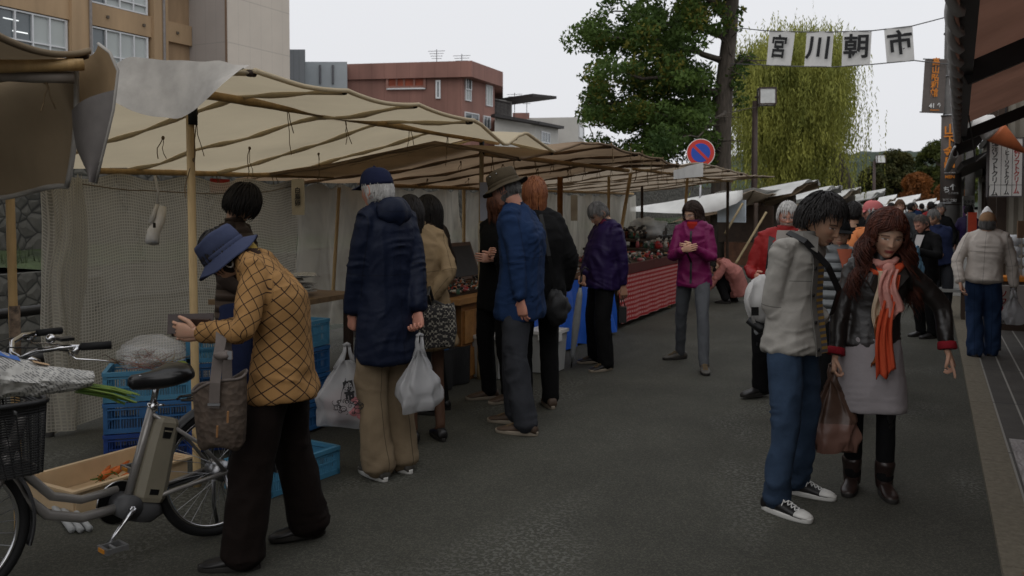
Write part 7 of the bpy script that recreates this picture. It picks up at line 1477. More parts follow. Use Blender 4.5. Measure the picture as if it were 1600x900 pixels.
# M: young man
M_ = person((1234, 796), 60, 1.74, 'young black haired man in light grey jacket and blue jeans looking down to the right', spec=dict(pelvis=(1240, 508), neck=(1255, 376), bulge=.03, headpt=(1283, 345, -.02), head=(26, 0, 0), skin='jp_dark', hs=1.1, handR=(1258, 538, -.09), handL=(1285, 500, .05), nohand='LR', footR=(1217, 806), footL=(1250, 776), elbowR=(-.5, 1, -.1), vox=.012, beard=None, hands=dict(R=dict(curl=.4))))
jacket(M_, ltgrey, hem=.145, loose=1.04, flare=1.05, vox=.009, fold=.009, seed=61, cm=ltgrey, clen=1.1, collar=True); trousers(M_, jean, (.090, .070, .066), .010, .010, 62); feet(M_, shoeb, solew, 12, -4, laces=whitep, toecap=solew, mm=1.02)
hairdo(M_.T, M_.hc, M_.Rh, M_.s*1.1, dict(front=.66, side=.2, back=-.38, len=.045, vol=.024, n=1050, r=.0065, bangs=.3), HB(), 25)
o, P = front_strip(M_, ltgrey, .83, 1.36, .05, 'placket', .02); attach(o, M_.T)
mb = MB(); [mb.tube([q+Vector((-.012, -.004, 0)), q+Vector((-.012, -.011, 0))], .009, 10) for q in P[1::4]]; attach(mb.build('button', blackp, None, True), M_.T)
o, P = front_strip(M_, cloth('striped_shirt', (.30, .19, .05)), .84, 1.34, .06, 'striped_shirt', .085); attach(o, M_.T)
n, N, L = nodes(o.data.materials[0]); t = N.new('ShaderNodeTexCoord'); s_ = N.new('ShaderNodeSeparateXYZ'); L(t.outputs['Object'], s_.inputs[0]); mixcol(o.data.materials[0], mathn(n, 'LESS_THAN', mathn(n, 'FRACT', mathn(n, 'MULTIPLY', s_.outputs[2], 32)), .5), (.10, .10, .12))
mb = MB()   # spread collar with two points
for q in (-1, 1): mb.add([M_.neck+M_.up2*.045+Vector((q*.062, -.02, 0)), M_.neck+M_.up2*.02+Vector((q*.02, -.092, -.0)), M_.neck+Vector((q*.065, -.118, -.06)), M_.neck+Vector((q*.105, -.06, -.015)), M_.neck+Vector((q*.085, .03, .01))], [(0, 1, 2, 3), (0, 3, 4)])
c_ = loc_build(M_, mb, 'collar_points', ltgrey, False); sm = c_.modifiers.new('s', 'SOLIDIFY'); sm.thickness = .006
ribbon([M_.neck+Vector((-.10, .03, .045)), M_.neck+Vector((-.10, -.07, .0)), M_.neck+Vector((-.02, -.155, -.13)), M_.neck+Vector((.08, -.165, -.26)), M_.neck+Vector((.17, -.08, -.40))], .036, blackp, 'sling_strap', None, .008, (1, -.3, .5)).parent = M_.T
T = thing('backpack', PD(1188, 470, 4.9), 'white sling backpack on the back of the young man in grey', 'backpack'); bpk = mat('backpack_white', (.42, .41, .40), .7, .1, 6, bump=.3, bscale=14)
crumpled(PD(1191, 470, 4.86), (.088, .085, .140), 61, .10, 40, 26).build('pouch', bpk, T, True); mb = MB(); mb.tube([PD(1178, 438, 4.8), PD(1168, 470, 4.78), PD(1180, 505, 4.78)], .012, 8, flat=.5); mb.build('piping', bpk, T, True); mb = MB(); c = PD(1181, 487, 4.735); mb.box(c, (.04, .006, .045), TH+.2); mb.build('logo_patch', blackp, T); mb = MB(); mb.tube([PD(1170, 500, 4.84), PD(1190, 514, 4.82), PD(1212, 510, 4.8)], [.02, .03, .02], 8); mb.build('base_trim', blackp, T, True)
# N: grey puffer
N_ = person((1312, 660), 18, 1.62, 'person in dark cap and grey puffer jacket right behind the young grey jacketed man', depth=6.5, spec=dict(headpt=(1311, 365), neck=(1312, 392), head=(6, -12, 0), skin='jp', vox=.014, fem=True))
jacket(N_, puff, hem=.14, loose=1.14, vox=.012, fold=.004, seed=71); trousers(N_, blackc, vox=.015); feet(N_, shoeb, soled); hairdo(N_.T, N_.hc, N_.Rh, N_.s, dict(SHORT, front=.9), HB(), 27); cap(N_, blackc)
mb = MB(); mb.grid(lambda u, v: N_.neck+Vector(((u-.5)*.11*(1-v*.8), -.115-.035*v-.01*math.sin(u*3.14), .02-.18*v)), 6, 8); loc_build(N_, mb, 'orange_shirt', cloth('rust_shirt', (.33, .09, .05)))
# O: woman with the scarf
O_ = person((1362, 772), 6, 1.62, 'auburn haired woman in black leather jacket and grey skirt with an orange scarf pointing down', spec=dict(neck=(1379, 404), headpt=(1386, 367, -.04), head=(15, 10, 5), fem=True, skin='jp', hs=1.17, lean=1, legcol=(.004, .004, .004), handL=(1484, 547, -.12), handR=(1308, 556, -.05), footL=(1388, 776), footR=(1337, 768), vox=.011, elbowL=(1, .5, .2), elbowR=(-1, .2, 0), lips=(.36, .07, .07), brow=(.07, .03, .02),
    hands=dict(L=dict(point=True, curl=.95, dirv=(.35, -.15, -1), nrm=(-1, .3, -.2), thumb=.9), R=dict(curl=1.25, thumb=.9))))
jacket(O_, leath, hem=.10, loose=1.07, vox=.009, fold=.007, seed=81, sleeve=.96)
mb = MB(); s = O_.s; P0 = O_.pelvis
mb.loft([ering(Vector((P0.x, P0.y, z)), Vector((1, 0, 0)), Vector((0, 1, 0)), a, b_, 32, 2.3) for z, a, b_ in ((P0.z+.12, .12, .095), (P0.z+.02, .140, .108), (P0.z-.1, .168, .130), (.6, .192, .158), (.475, .200, .165), (.472, .196, .161))], True); garment('skirt', mb, [(P0, Vector((P0.x, P0.y, .5)), .15)], skirtm, O_.T, .011, .004, 5)
mb = MB()
for k in 'LR': kq = O_.kn[k]; chain(mb, [O_.hip[k]+Vector((0, 0, -.12)), Vector((kq.x*.95, max(kq.y, -.05), kq.z)), O_.an[k]], [.068*s, .056*s, .05*s])
garment('leggings', mb, segs_of(O_, 'legs'), blackc, O_.T, .011, .002, 4)
bootm = mat('boot_leather', (.022, .013, .011), .35, .3, 10, bump=.3, bscale=20)
for k, yw in (('L', 8), ('R', -14)):
    b_ = shoe(O_.T, O_.an[k], R(yw), s, bootm, soled, name='boot', mm=.95); mb = MB(); a = O_.an[k]; chain(mb, [a+(O_.kn[k]-a).normalized()*.10, a+Vector((0, .01, .0)), a+Vector((0, .005, -.045))], [.058*s, .050*s, .046*s]); garment('boot_shaft', mb, [(a, a+Vector((0, 0, .2)), .05)], bootm, b_, .009, .004, 6)
    mb = MB(); mb.box(a+Vector((0, .055, -.066)), (.05, .05, .05)); mb.build('heel', soled, b_, False, True)
hairdo(O_.T, O_.hc, O_.Rh, O_.s*1.15, dict(front=.62, side=-.3, back=-.7, len=.34, vol=.022, n=1600, r=.0066, fall=-.02, wave=.04, wide=.03, part=.5), hairmat('hair_deep_auburn', (.022, .006, .004), (.10, .024, .010)), 29, neck=O_.neck)
cuffr = cloth('red_lining', (.22, .012, .02))
for k in 'LR': d_ = (O_.wr[k]-O_.el[k]).normalized(); x, y, z = rot_to(d_, (0, 1, 0)); mb = MB(); mb.loft([ering(O_.wr[k]+d_*t_, x, y, r_, r_, 18) for t_, r_ in ((-.045, .042), (-.04, .048), (-.005, .052), (.0, .046), (-.02, .036))]); attach(mb.build('cuff', cuffr, None, True), O_.T)
mb = MB()   # lapels and zip
for q in (-1, 1): n_ = O_.neck; mb.add([n_+Vector((q*.06, -.07, .0)), n_+Vector((q*.035, -.115, -.06)), n_+Vector((q*.075, -.140, -.15)), n_+Vector((q*.125, -.115, -.09)), n_+Vector((q*.095, -.05, -.01)), n_+Vector((q*.03, -.135, -.23))], [(0, 1, 2, 3, 4), (1, 5, 2)])
c_ = loc_build(O_, mb, 'lapel', leath, False); sm = c_.modifiers.new('s', 'SOLIDIFY'); sm.thickness = .006
sc_o = cloth('scarf_orange', (.50, .075, .03), var=.25); sc_c = cloth('scarf_cream', (.52, .40, .28), var=.12); sc_p = cloth('scarf_pink', (.55, .26, .22), var=.15)
nk = O_.neck
def twist_loop(c, r, z, tilt, rad, m, seed, T, flat=.62):
    mb = MB(); 
    for q in range(3): mb.tube([c+Vector((r*math.cos(t), r*math.sin(t)*.95, z+tilt*math.sin(t)*-1+.012*math.sin(t*3+q*2.1+seed)))+Vector((math.cos(t), math.sin(t), .9))*.010*math.sin(t*2+q*2.1+seed) for t in np.linspace(0, 2*math.pi, 33)], rad*.8, 9, flat=flat)
    return garment('scarf_loop', mb, [(c-Vector((0, 0, .1)), c+Vector((0, 0, .1)), r)], m, T, .009, .006, seed, 2)
twist_loop(nk+Vector((0, -.032, 0)), .082, -.040, -.035, .036, sc_o, 3, O_.T); twist_loop(nk+Vector((0, -.025, 0)), .068, .0, -.03, .022, sc_p, 5, O_.T)
def tail(x0, x1, z0, z1, w0, w1, m, seed, y0=-.155, y1=-.20, nm='scarf_tail'):
    mb = MB()
    def f(u, v):
        x = x0+(x1-x0)*v+.02*math.sin(v*5+seed); w_ = w0+(w1-w0)*v; return nk+Vector((x+(u-.5)*w_, y0+(y1-y0)*min(1, v*2.2)+.013*math.sin(u*14+seed+v*3)+.004*math.sin(u*33), z0+(z1-z0)*v+(.02*math.sin(u*9) if v > .98 else 0)+.05*(u-.5)*v))
    mb.grid(f, 26, 36); o = mb.build(nm, m, O_.T, True, True); sm = o.modifiers.new('s', 'SOLIDIFY'); sm.thickness = .004; return o
tail(-.02, .00, -.06, -.36, .07, .09, sc_c, 1, -.135, -.165); tail(.03, .015, -.05, -.30, .07, .12, sc_p, 3, -.15, -.19); tail(.035, -.01, -.08, -.62, .05, .10, sc_o, 2, -.145, -.205); tail(-.01, -.06, -.3, -.56, .03, .035, cloth('scarf_rust', (.22, .06, .015)), 4, -.17, -.175)
mb = MB(); mb.sphere(nk+Vector((.02, -.14, -.05)), .034, 12, 9, (1, .8, 1.1)); loc_build(O_, mb, 'scarf_knot', sc_p)
# ---- carried bags
filmw = mat('bag_film_white', (.50, .50, .51), .35, .05, 6, alpha=.80, transl=.35, bump=.3, bscale=22, spec=.6)
wrL = Matrix.Rotation(C.rz, 3, 'Z')@C.wr['L']+C.root; tp = PD(541, 545, C.d0-.02)
T, f_, X, Y = plastic_bag('shopping_bag', 'white market carrier bag with black drawing held by the man in the navy coat', 'bag', tp, .37, .46, .18, TH, filmw, 2)
mb = MB(); crumpled(tp+Vector((0, 0, -.36)), (.14, .07, .09), 71, .3).build('contents', mat('pink_goods', (.42, .16, .17), .7, .4, 12), T, True)
def bagface(x, z, push=.0): X0_ = tp+RT*x+Vector((0, 0, z)); 
tx = text_mesh('朝市', .05, tp-FW*.112+RT*.025+Vector((0, 0, -.22)), (RT+Vector((0, 0, .12))), (0, 0, 1), inkm, T, vertical=False); bpy.data.objects.remove(tx)
text_mesh(['朝', '市'], .058, tp-FW*.105+RT*.03+Vector((0, 0, -.235)), RT+Vector((0, 0, .15)), Vector((-.15*RT.x, -.15*RT.y, 1)), inkm, T, vertical=True, off=.003, name='bag_lettering', ext=.006)
mb = MB(); dr_ = random.Random(4)   # line drawing of flowers and a figure-free market scene, kept abstract
for k in range(26):
    cx, cz = -.055+.15*dr_.random(), -.29-.075*dr_.random(); r_ = dr_.uniform(.008, .024); a0 = dr_.uniform(0, 6.3); mb.tube([tp-FW*.111+RT*(cx+r_*math.cos(a0+t))+Vector((0, 0, cz+r_*.8*math.sin(a0+t))) for t in np.linspace(0, dr_.uniform(2.5, 6.), 9)], dr_.uniform(.0012, .0028), 4)
mb.tube([tp-FW*.106+RT*x+Vector((0, 0, z)) for x, z in ((-.02, -.3), (-.015, -.25), (.0, -.2), (.01, -.16))], .002, 4); mb.build('bag_drawing', inkm, T)
tp = PD(655, 530, C.d0-.08)
plastic_bag('shopping_bag', 'plain white plastic bag hanging at the right side of the navy coat man', 'bag', tp, .23, .42, .16, TH+.5, filmw, 6)
mb = MB(); tp = PD(668, 468, 5.75); T = thing('tote_bag', tp, 'black and cream checked tote bag carried by the trench coat woman', 'bag'); tot = mat('tote_check', (.02, .018, .018), .8, .2, 20)
n, N, L = nodes(tot); t = N.new('ShaderNodeTexCoord'); v = N.new('ShaderNodeTexChecker'); v.inputs['Scale'].default_value = 62; L(t.outputs['Object'], v.inputs[0]); k_ = N.new('ShaderNodeTexNoise'); k_.inputs['Scale'].default_value = 50; L(t.outputs['Object'], k_.inputs[0]); mixcol(tot, mathn(n, 'MULTIPLY', v.outputs['Fac'], mathn(n, 'GREATER_THAN', k_.outputs['Fac'], .5)), (.25, .23, .19))
c = PD(684, 505, 5.75); mb.loft([[c+RT*(a*math.copysign(abs(math.cos(q))**.5, math.cos(q))+z*.12)+FW*(.055*math.copysign(abs(math.sin(q))**.6, math.sin(q)))+Vector((0, 0, z+.012*math.sin(q*4))) for q in np.linspace(0, 2*math.pi, 33)[:-1]] for z, a in ((-.155, .10), (-.15, .125), (-.05, .13), (.07, .105), (.12, .09))]); mb.build('pouch', tot, T, True); ribbon([c+RT*-.05+Vector((0, 0, .11)), PD(668, 462, 5.72), PD(670, 448, 5.76), PD(676, 470, 5.8), c+RT*.05+Vector((0, 0, .11))], .022, blackp, 'strap', T)
# brown handbag (paper-like carrier) of O
tp = PD(1304, 577, O_.d0-.06); filmb = mat('bag_film_brown', (.10, .055, .038), .35, .2, 5, bump=.3, bscale=18, spec=.6, transl=.15); n, N, L = nodes(filmb); t = N.new('ShaderNodeTexCoord'); s_ = N.new('ShaderNodeSeparateXYZ'); L(t.outputs['Object'], s_.inputs[0]); mixcol(filmb, mathn(n, 'LESS_THAN', s_.outputs[2], -.30), (.20, .105, .08))
plastic_bag('carrier_bag', 'brown two tone carrier bag held between the young man and the auburn haired woman', 'bag', tp, .25, .46, .13, TH-.2, filmb, 4)
# R, S, Q, P and others in the crowd behind
P1 = person((1366, 600), -95, 1.66, 'man with a pink cap and glasses looking left behind the auburn haired woman', depth=9.4, spec=dict(headpt=(1364, 332), head=(8, 0, 0), skin='ruddy', vox=.016)); jacket(P1, blackc, hem=.15, vox=.016, seed=91); trousers(P1, blackc, vox=.018); feet(P1, shoeb, soled); hairdo(P1.T, P1.hc, P1.Rh, P1.s, dict(SHORT, front=.9, side=-.1), HW(), 31, dense=.7); cap(P1, cloth('pink_cap', (.48, .14, .14))); glasses(P1)
P2 = person((1356, 620), -150, 1.62, 'person in a bright orange jacket bending behind the auburn hair', depth=7.6, spec=dict(pelvis=(1365, 480), neck=(1352, 365), bulge=.06, headpt=(1372, 352, .12), head=(30, 0, 0), skin='jp', fem=True, vox=.015)); jacket(P2, orangej, hem=.15, loose=1.15, vox=.014, seed=93, hood=True); trousers(P2, blackc, vox=.016); feet(P2, shoeb, soled); hairdo(P2.T, P2.hc, P2.Rh, P2.s, BOB, HB(), 33)
X1 = person((1332, 600), 175, 1.64, 'dark haired person in black coat seen between the puffer vest and the pink cap', depth=8.6, spec=dict(skin='jp_dark', vox=.018, low=1)); jacket(X1, blackc, hem=.3, vox=.018, seed=95); trousers(X1, blackc, vox=.02); feet(X1, shoeb, soled); hairdo(X1.T, X1.hc, X1.Rh, X1.s, SHORT, HB(), 35, dense=.7)
Q1 = person((1405, 470), 5, 1.70, 'far man in a dark grey sweater walking toward the camera above the auburn hair', depth=15.5, spec=dict(skin='pale', vox=.02, low=1, eyes='open')); jacket(Q1, greyw, hem=.1, vox=.018, seed=97); trousers(Q1, char, vox=.02); feet(Q1, shoeb, soled); hairdo(Q1.T, Q1.hc, Q1.Rh, Q1.s, SHORT, hairmat('hair_brown', (.05, .025, .012), (.12, .06, .03)), 37, dense=.6)
mb = MB(); mb.grid(lambda u, v: Q1.neck+Vector(((u-.5)*.13*(1-v), -.135, .03-.10*v)), 4, 4); loc_build(Q1, mb, 'white_shirt', cloth('white_shirt', (.5, .5, .5)))
R1 = person((1448, 520), -48, 1.60, 'balding man in a black suit and pale shirt carrying a light blue bag', depth=10.8, spec=dict(headpt=(1440, 350), neck=(1448, 366), head=(24, 0, 0), skin='ruddy', handR=(1420, 384, -.2), handL=(1436, 392, -.25), elbowL=(.6, 1, -.3), vox=.015)); jacket(R1, blackc, hem=.2, loose=1.1, vox=.014, seed=99); trousers(R1, blackc, vox=.016); feet(R1, shoeb, soled); hairdo(R1.T, R1.hc, R1.Rh, R1.s, dict(SHORT, front=.75), hairmat('hair_thin', (.04, .03, .025), (.12, .10, .09)), 39)
mb = MB(); mb.grid(lambda u, v: R1.neck+Vector(((u-.5)*(.13-.05*v), -.088-.062*min(1, v*2)-.01*math.sin(u*3.14), -.005-.33*v)), 6, 10); loc_build(R1, mb, 'shirt', cloth('striped_white_shirt', (.45, .43, .42)))
plastic_bag('carrier_bag', 'small light blue carrier bag held by the man in the black suit', 'bag', PD(1434, 388, 10.5), .15, .30, .08, TH+.3, mat('bag_blue', (.16, .30, .42), .4, .1, 8, alpha=.9, transl=.3), 8)
S1 = person((1470, 500), 25, 1.66, 'older man with greying hair in a navy jacket reaching down beside the suited man', depth=12.4, spec=dict(headpt=(1459, 340), neck=(1464, 356), head=(20, -50, 0), skin='jp_dark', handL=(1474, 398, -.1), vox=.016)); jacket(S1, cloth('navy_jersey', (.015, .022, .06)), hem=.15, loose=1.15, vox=.015, seed=101); trousers(S1, char, vox=.018); feet(S1, shoeb, soled); hairdo(S1.T, S1.hc, S1.Rh, S1.s, SHORT, HG(), 41, dense=.8)
# U: man in the beige jacket
U_ = person((1539, 563), 176, 1.60, 'elderly man in beige jacket, tan cap and blue jeans walking away on the pavement', spec=dict(headpt=(1543, 349), neck=(1543, 364), head=(4, 0, 0), skin='jp', fat=1.1, handR=(1586, 446, -.05), handL=(1502, 440, -.05), footL=(1527, 563), footR=(1553, 561), vox=.013, sw=1.1, elbowR=(-1, .1, 0), elbowL=(1, .1, 0)))
jacket(U_, beigej, hem=.09, loose=1.26, vox=.011, fold=.009, seed=111, sw=1.1, elastic=1, clen=1.1, cm=blackc); trousers(U_, jean2, (.105, .085, .08), .012, .011, 112, hipw=1.1); feet(U_, shoeb, solew, 8, -8); hairdo(U_.T, U_.hc, U_.Rh, U_.s, dict(SHORT, front=.9, side=-.05, back=-.55), HG(), 43); cap(U_, cloth('tan_cap', (.30, .18, .10)), z0=.02)
plastic_bag('shopping_bag', 'white plastic bag held by the man in the beige jacket', 'bag', PD(1586, 455, U_.d0-.1), .2, .34, .12, TH, filmw, 9)
# far crowd
cr = random.Random(12)
CR = [(1338, 14.5, 180, 'black', 'dark haired person in black beyond the gap left of the pink cap'), (1392, 19, 0, 'red', 'small red dressed person beyond the pink cap'), (1420, 22, 170, 'grey', 'far grey dressed person seen right of the far man in grey'), (1428, 26, 10, 'navy', 'very small navy dressed person left of the suited man'), (1455, 21, 180, 'red', 'far person in a red top above the suited man'), (1466, 18, -20, 'tan', 'woman in pale tan and grey hat left of the utility pole'), (1473, 16.6, -60, 'black', 'dark haired person in black peeking from behind the utility pole'), (1462, 28, 0, 'orange', 'tiny orange dressed person far down the street'), (1440, 31, 180, 'black', 'tiny dark dressed person far down the street'), (1378, 24, 180, 'navy', 'tiny navy dressed person past the pink cap'), (1410, 33, 0, 'white', 'tiny white dressed person far down the street'), (1450, 38, 0, 'grey', 'faintly seen grey dressed person at the far end of the street'), (1470, 34, 180, 'purple', 'tiny purple dressed person far down the street'), (1432, 42, 0, 'red', 'tiny red dressed person at the far end'), (1512, 17.5, 180, 'purple', 'person in purple by the shop entrance right of the pole')]
CM = dict(black=blackc, red=redc, grey=greyw, navy=navy2, tan=beigej, orange=orangej, white=cloth('white_cotton', (.5, .5, .5)), purple=purple)
for i, (px, d, fa, cc, lb) in enumerate(CR):
    q = person((px, 400), fa+cr.uniform(-25, 25), cr.uniform(1.55, 1.72), lb, depth=d, spec=dict(low=1, vox=.028, skin=cr.choice(['jp', 'jp_dark', 'pale']), head=(cr.uniform(0, 20), cr.uniform(-30, 30), 0)), group=None)
    jacket(q, CM[cc], hem=.14, vox=.024, seed=i); trousers(q, cr.choice([blackc, char, jean2]), vox=.026); feet(q, shoeb, soled); hairdo(q.T, q.hc, q.Rh, q.s, SHORT, HB() if i % 3 else HG(), 50+i, dense=.35)
# ================================================= BICYCLE
BO = WC(-1.44, 4.31); UB = (WC(-.655, -.755)-WC(0, 0)).normalized()      # ground point under the rear hub, heading
BL = Vector((-UB.y, UB.x, 0)); BO = Vector((BO.x, BO.y, 0))
def bp(f, h, l=0.): return BO+UB*f+BL*l+Vector((0, 0, h))
PHI = R(-4); cP, sP = math.cos(PHI), math.sin(PHI); UF = UB*cP+BL*sP; LF = BL*cP-UB*sP; FO = .935
def bs_(f, h, l=0.): return BO+UB*FO+UF*(f-FO)+LF*l+Vector((0, 0, h))      # front assembly, steered to the left
sil_ = mat('bike_silver', (.30, .285, .27), .35, .08, 6, metal=.45); dkg = mat('bike_dark_grey', (.075, .075, .078), .5, .15, 8); beigep = mat('battery_beige', (.24, .215, .16), .45, .08, 6)
BK = thing('bicycle', BO, 'silver electric city bicycle with black basket and saddle parked at the left edge', 'bicycle')
def wheel(f, name):
    r = .30; c = (bp if f < .5 else bs_)(f, r+.022); UB, BL = (globals()['UB'], globals()['BL']) if f < .5 else (UF, LF); mb = MB(); mb.tube([c+(UB*math.cos(t)+Vector((0, 0, 1))*math.sin(t))*r for t in np.linspace(0, 2*math.pi, 65)], .021, 10); ty = mb.build('wheel', rubber, BK, True)
    mb = MB(); mb.tube([c+(UB*math.cos(t)+Vector((0, 0, 1))*math.sin(t))*(r-.026) for t in np.linspace(0, 2*math.pi, 65)], .010, 8); mb.build('rim', chrome, ty, True)
    mb = MB(); mb.tube([c-BL*.05, c+BL*.05], .028 if f > .5 else .05, 14); mb.tube([c-BL*.075, c+BL*.075], .010, 8); mb.build('hub', steel, ty, True); mb = MB()
    for k in range(32): a = 2*math.pi*k/32; q = 1 if k % 2 else -1; a2 = a+(.55 if (k//2) % 2 else -.55); mb.tube([c+BL*.03*q+(UB*math.cos(a2)+Vector((0, 0, 1))*math.sin(a2))*.03, c+(UB*math.cos(a)+Vector((0, 0, 1))*math.sin(a))*(r-.03)], .0015, 4)
    mb.build('spokes', steel, ty); return c
hr_, hf_ = wheel(0, 'r'), wheel(1.19, 'f')
def fender(c, a0, a1, r=.335, UB=UB, BL=BL):
    mb = MB(); R_ = []
    for t in np.linspace(a0, a1, 40):
        d = UB*math.cos(t)+Vector((0, 0, 1))*math.sin(t); R_.append([c+d*(r+dr)+BL*l for dr, l in ((-.012, -.03), (.004, -.02), (.008, 0), (.004, .02), (-.012, .03), (-.009, .03), (.002, .02), (.005, 0), (.002, -.02), (-.009, -.03))])
    mb.loft(R_); return mb.build('mudguard', dkg, BK, True)
fender(hr_, R(20), R(195)); fender(hf_, R(0), R(200), UB=UF, BL=LF)
BBp = bp(.465, .262); STt = bp(.33, .70); HT = bp(.90, .78); HB_ = bp(.945, .60)
fm_ = MB(); 
fm_.tube([bp(.955, .66), bp(.88, .50), bp(.78, .385), bp(.66, .34), bp(.50, .345)], [.018, .019, .019, .019, .018], 12); fm_.tube([bp(.965, .60), bp(.90, .42), bp(.80, .31), bp(.66, .26), BBp], [.020, .021, .022, .022, .022], 12)
fm_.build('frame', sil_, BK, True)
mb = MB(); mb.tube([BBp, STt], .02, 12); mb.build('seat_tube', sil_, BK, True); mb = MB(); mb.tube([STt, bp(.30, .82)], .0145, 10); mb.build('seat_post', chrome, BK, True); mb = MB(); mb.tube([STt-Vector((0, 0, .03)), STt+Vector((0, 0, .008))], .024, 12); mb.tube([STt+BL*.02, STt+BL*.05+UB*-.03], .006, 6); mb.build('seat_clamp', chrome, BK, True)
mb = MB(); mb.tube([HB_, bp(.84, .86)], .024, 12); mb.build('head_tube', sil_, BK, True)
for q in (-1, 1):
    mb = MB(); mb.tube([BBp+BL*.02*q, bp(.25, .295, .055*q), bp(0, .322, .07*q)], .011, 8); mb.build('chain_stay', sil_, BK, True); mb = MB(); mb.tube([bp(.34, .66, .02*q), bp(.12, .48, .06*q), bp(0, .322, .07*q)], .009, 8); mb.build('seat_stay', sil_, BK, True)
    mb = MB(); mb.tube([bs_(.945, .60, .02*q), bs_(.99, .5, .05*q), bs_(1.19, .322, .055*q)], .012, 8); mb.build('fork_blade', sil_, BK, True)
# battery
x_, y_ = UB, BL; ax_ = (STt-BBp).normalized(); mb = MB(); pf_ = UB-ax_*UB.dot(ax_); pf_.normalize(); off = -pf_*.07
def br(t, w_, d_, o_=0): c = BBp+ax_*t+off-pf_*o_; return [c+pf_*a*d_+BL*b_*w_ for a, b_ in ((1, -.6), (.6, -1), (-.6, -1), (-1, -.6), (-1, .6), (-.6, 1), (.6, 1), (1, .6))]
mb.loft([br(.03, .050, .066, .02), br(.05, .055, .074, .02), br(.12, .055, .074, .018), br(.30, .052, .066, .01), br(.39, .052, .058, .008), br(.41, .042, .046, .01)]); bat = mb.build('battery', beigep, BK)
mb = MB(); mb.loft([br(.37, .055, .036, .01), br(.32, .0555, .030, .01)]); mb.build('battery_recess', blackp, bat); mb = MB(); mb.loft([br(.065, .057, .035, .02), br(.09, .057, .035, .02)]); mb.build('battery_socket', blackp, bat); mb = MB(); mb.loft([br(.35, .059, .028, .01), br(.356, .059, .028, .01)]); mb.build('battery_handle', beigep, bat)
mb = MB(); mb.tube([BBp-BL*.06, BBp+BL*.055], .055, 18); mb.loft([br(-.06, .045, .05, .01), br(-.02, .05, .085, .02), br(.03, .046, .068, .01)]); mb.build('motor_case', dkg, BK, True)
c_ = BBp-BL*.075; mb = MB(); mb.tube([c_-BL*.004, c_+BL*.004], .095, 32); mb.tube([c_+UB*.0, c_-UB*.45+Vector((0, 0, .035))], .035, 10, flat=.3); mb.build('chain_guard', blackp, BK); mb = MB(); mb.tube([c_+BL*.008+(UB*math.cos(t)+Vector((0, 0, 1))*math.sin(t))*.098 for t in np.linspace(0, 6.29, 40)], .004, 6); mb.build('chainring', chrome, BK, True)
cr0 = BBp+BL*.075; cr1 = cr0+(UB*.8-Vector((0, 0, .85))).normalized()*.17; mb = MB(); mb.tube([BBp+BL*.05, cr0], .014, 10); mb.tube([cr0-(cr1-cr0)*.05, cr0.lerp(cr1, .5), cr1+(cr1-cr0)*.07], [.017, .012, .013], 10, flat=.7); crk = mb.build('crank', chrome, BK, True)
def pedal(c, q):
    mb = MB()
    for dx in (-.042, .042): mb.box(c+BL*.05*q+UB*dx, (.012, .095, .024), math.atan2(UB.y, UB.x))
    for l in (.012, .088): mb.box(c+BL*l*q, (.09, .012, .02), math.atan2(UB.y, UB.x))
    mb.tube([c, c+BL*.095*q], .008, 8); mb.build('pedal', mat('pedal_grey', (.2, .2, .2), .4, .2, 12, metal=.5), BK); mb = MB(); mb.box(c+BL*.05*q+UB*.05, (.006, .05, .016), math.atan2(UB.y, UB.x)); mb.build('reflector', mat('reflector_amber', (.5, .2, .02), .3), BK)
pedal(cr1, 1); c2 = BBp-BL*.095-(cr1-cr0); mb = MB(); mb.tube([BBp-BL*.09, c2], .012, 8); mb.build('crank', chrome, BK, True); pedal(c2, -1)
# saddle
mb = MB(); R_ = []
for t, hw, th_, z in ((-.135, .03, .02, .012), (-.125, .075, .04, .016), (-.09, .098, .052, .018), (-.04, .098, .055, .014), (.0, .075, .052, .006), (.05, .045, .045, .0), (.10, .030, .040, .0), (.14, .024, .036, .002), (.158, .012, .02, .002)):
    c = bp(.285+t, .822+z); R_.append([c+BL*hw*math.cos(a)+Vector((0, 0, th_*(.75 if math.sin(a) > 0 else 1.15)*math.sin(a)-(.012*abs(math.cos(a))**3))) for a in np.linspace(0, 2*math.pi, 21)[:-1]])
mb.loft(R_); sd_ = mb.build('saddle', mat('saddle_black', (.010, .010, .011), .3, .1, 5, coat=.2), BK, True); mb = MB(); [mb.tube([bp(.20, .835, q*.05), bp(.29, .815, q*.022), bp(.40, .845, q*.012)], .004, 6) for q in (-1, 1)]; mb.box(bp(.30, .822), (.04, .05, .03), 0); mb.build('saddle_rail', chrome, sd_, True)
# rear rack, lamp, lock, stand
mb = MB()
for l in (-.05, .0, .05): mb.tube([bp(.16, .70, l), bp(-.22, .69, l)], .005, 6)
for q in (-1, 1): mb.tube([bp(.2, .70, .02*q), bp(.16, .70, .065*q), bp(-.2, .69, .065*q), bp(-.24, .69, .0)], .006, 6); mb.tube([bp(-.08, .69, .065*q), bp(0, .34, .085*q)], .006, 6)
mb.build('rear_rack', blackp, BK); mb = MB(); mb.tube([bp(.0, .31, .05), bp(-.03, .12, .1), bp(-.06, .01, .12)], .010, 8); mb.tube([bp(.0, .31, -.05), bp(-.03, .12, -.1), bp(-.06, .01, -.12)], .010, 8); mb.tube([bp(-.06, .012, .12), bp(-.06, .012, -.12)], .009, 8); mb.build('stand', steel, BK, True)
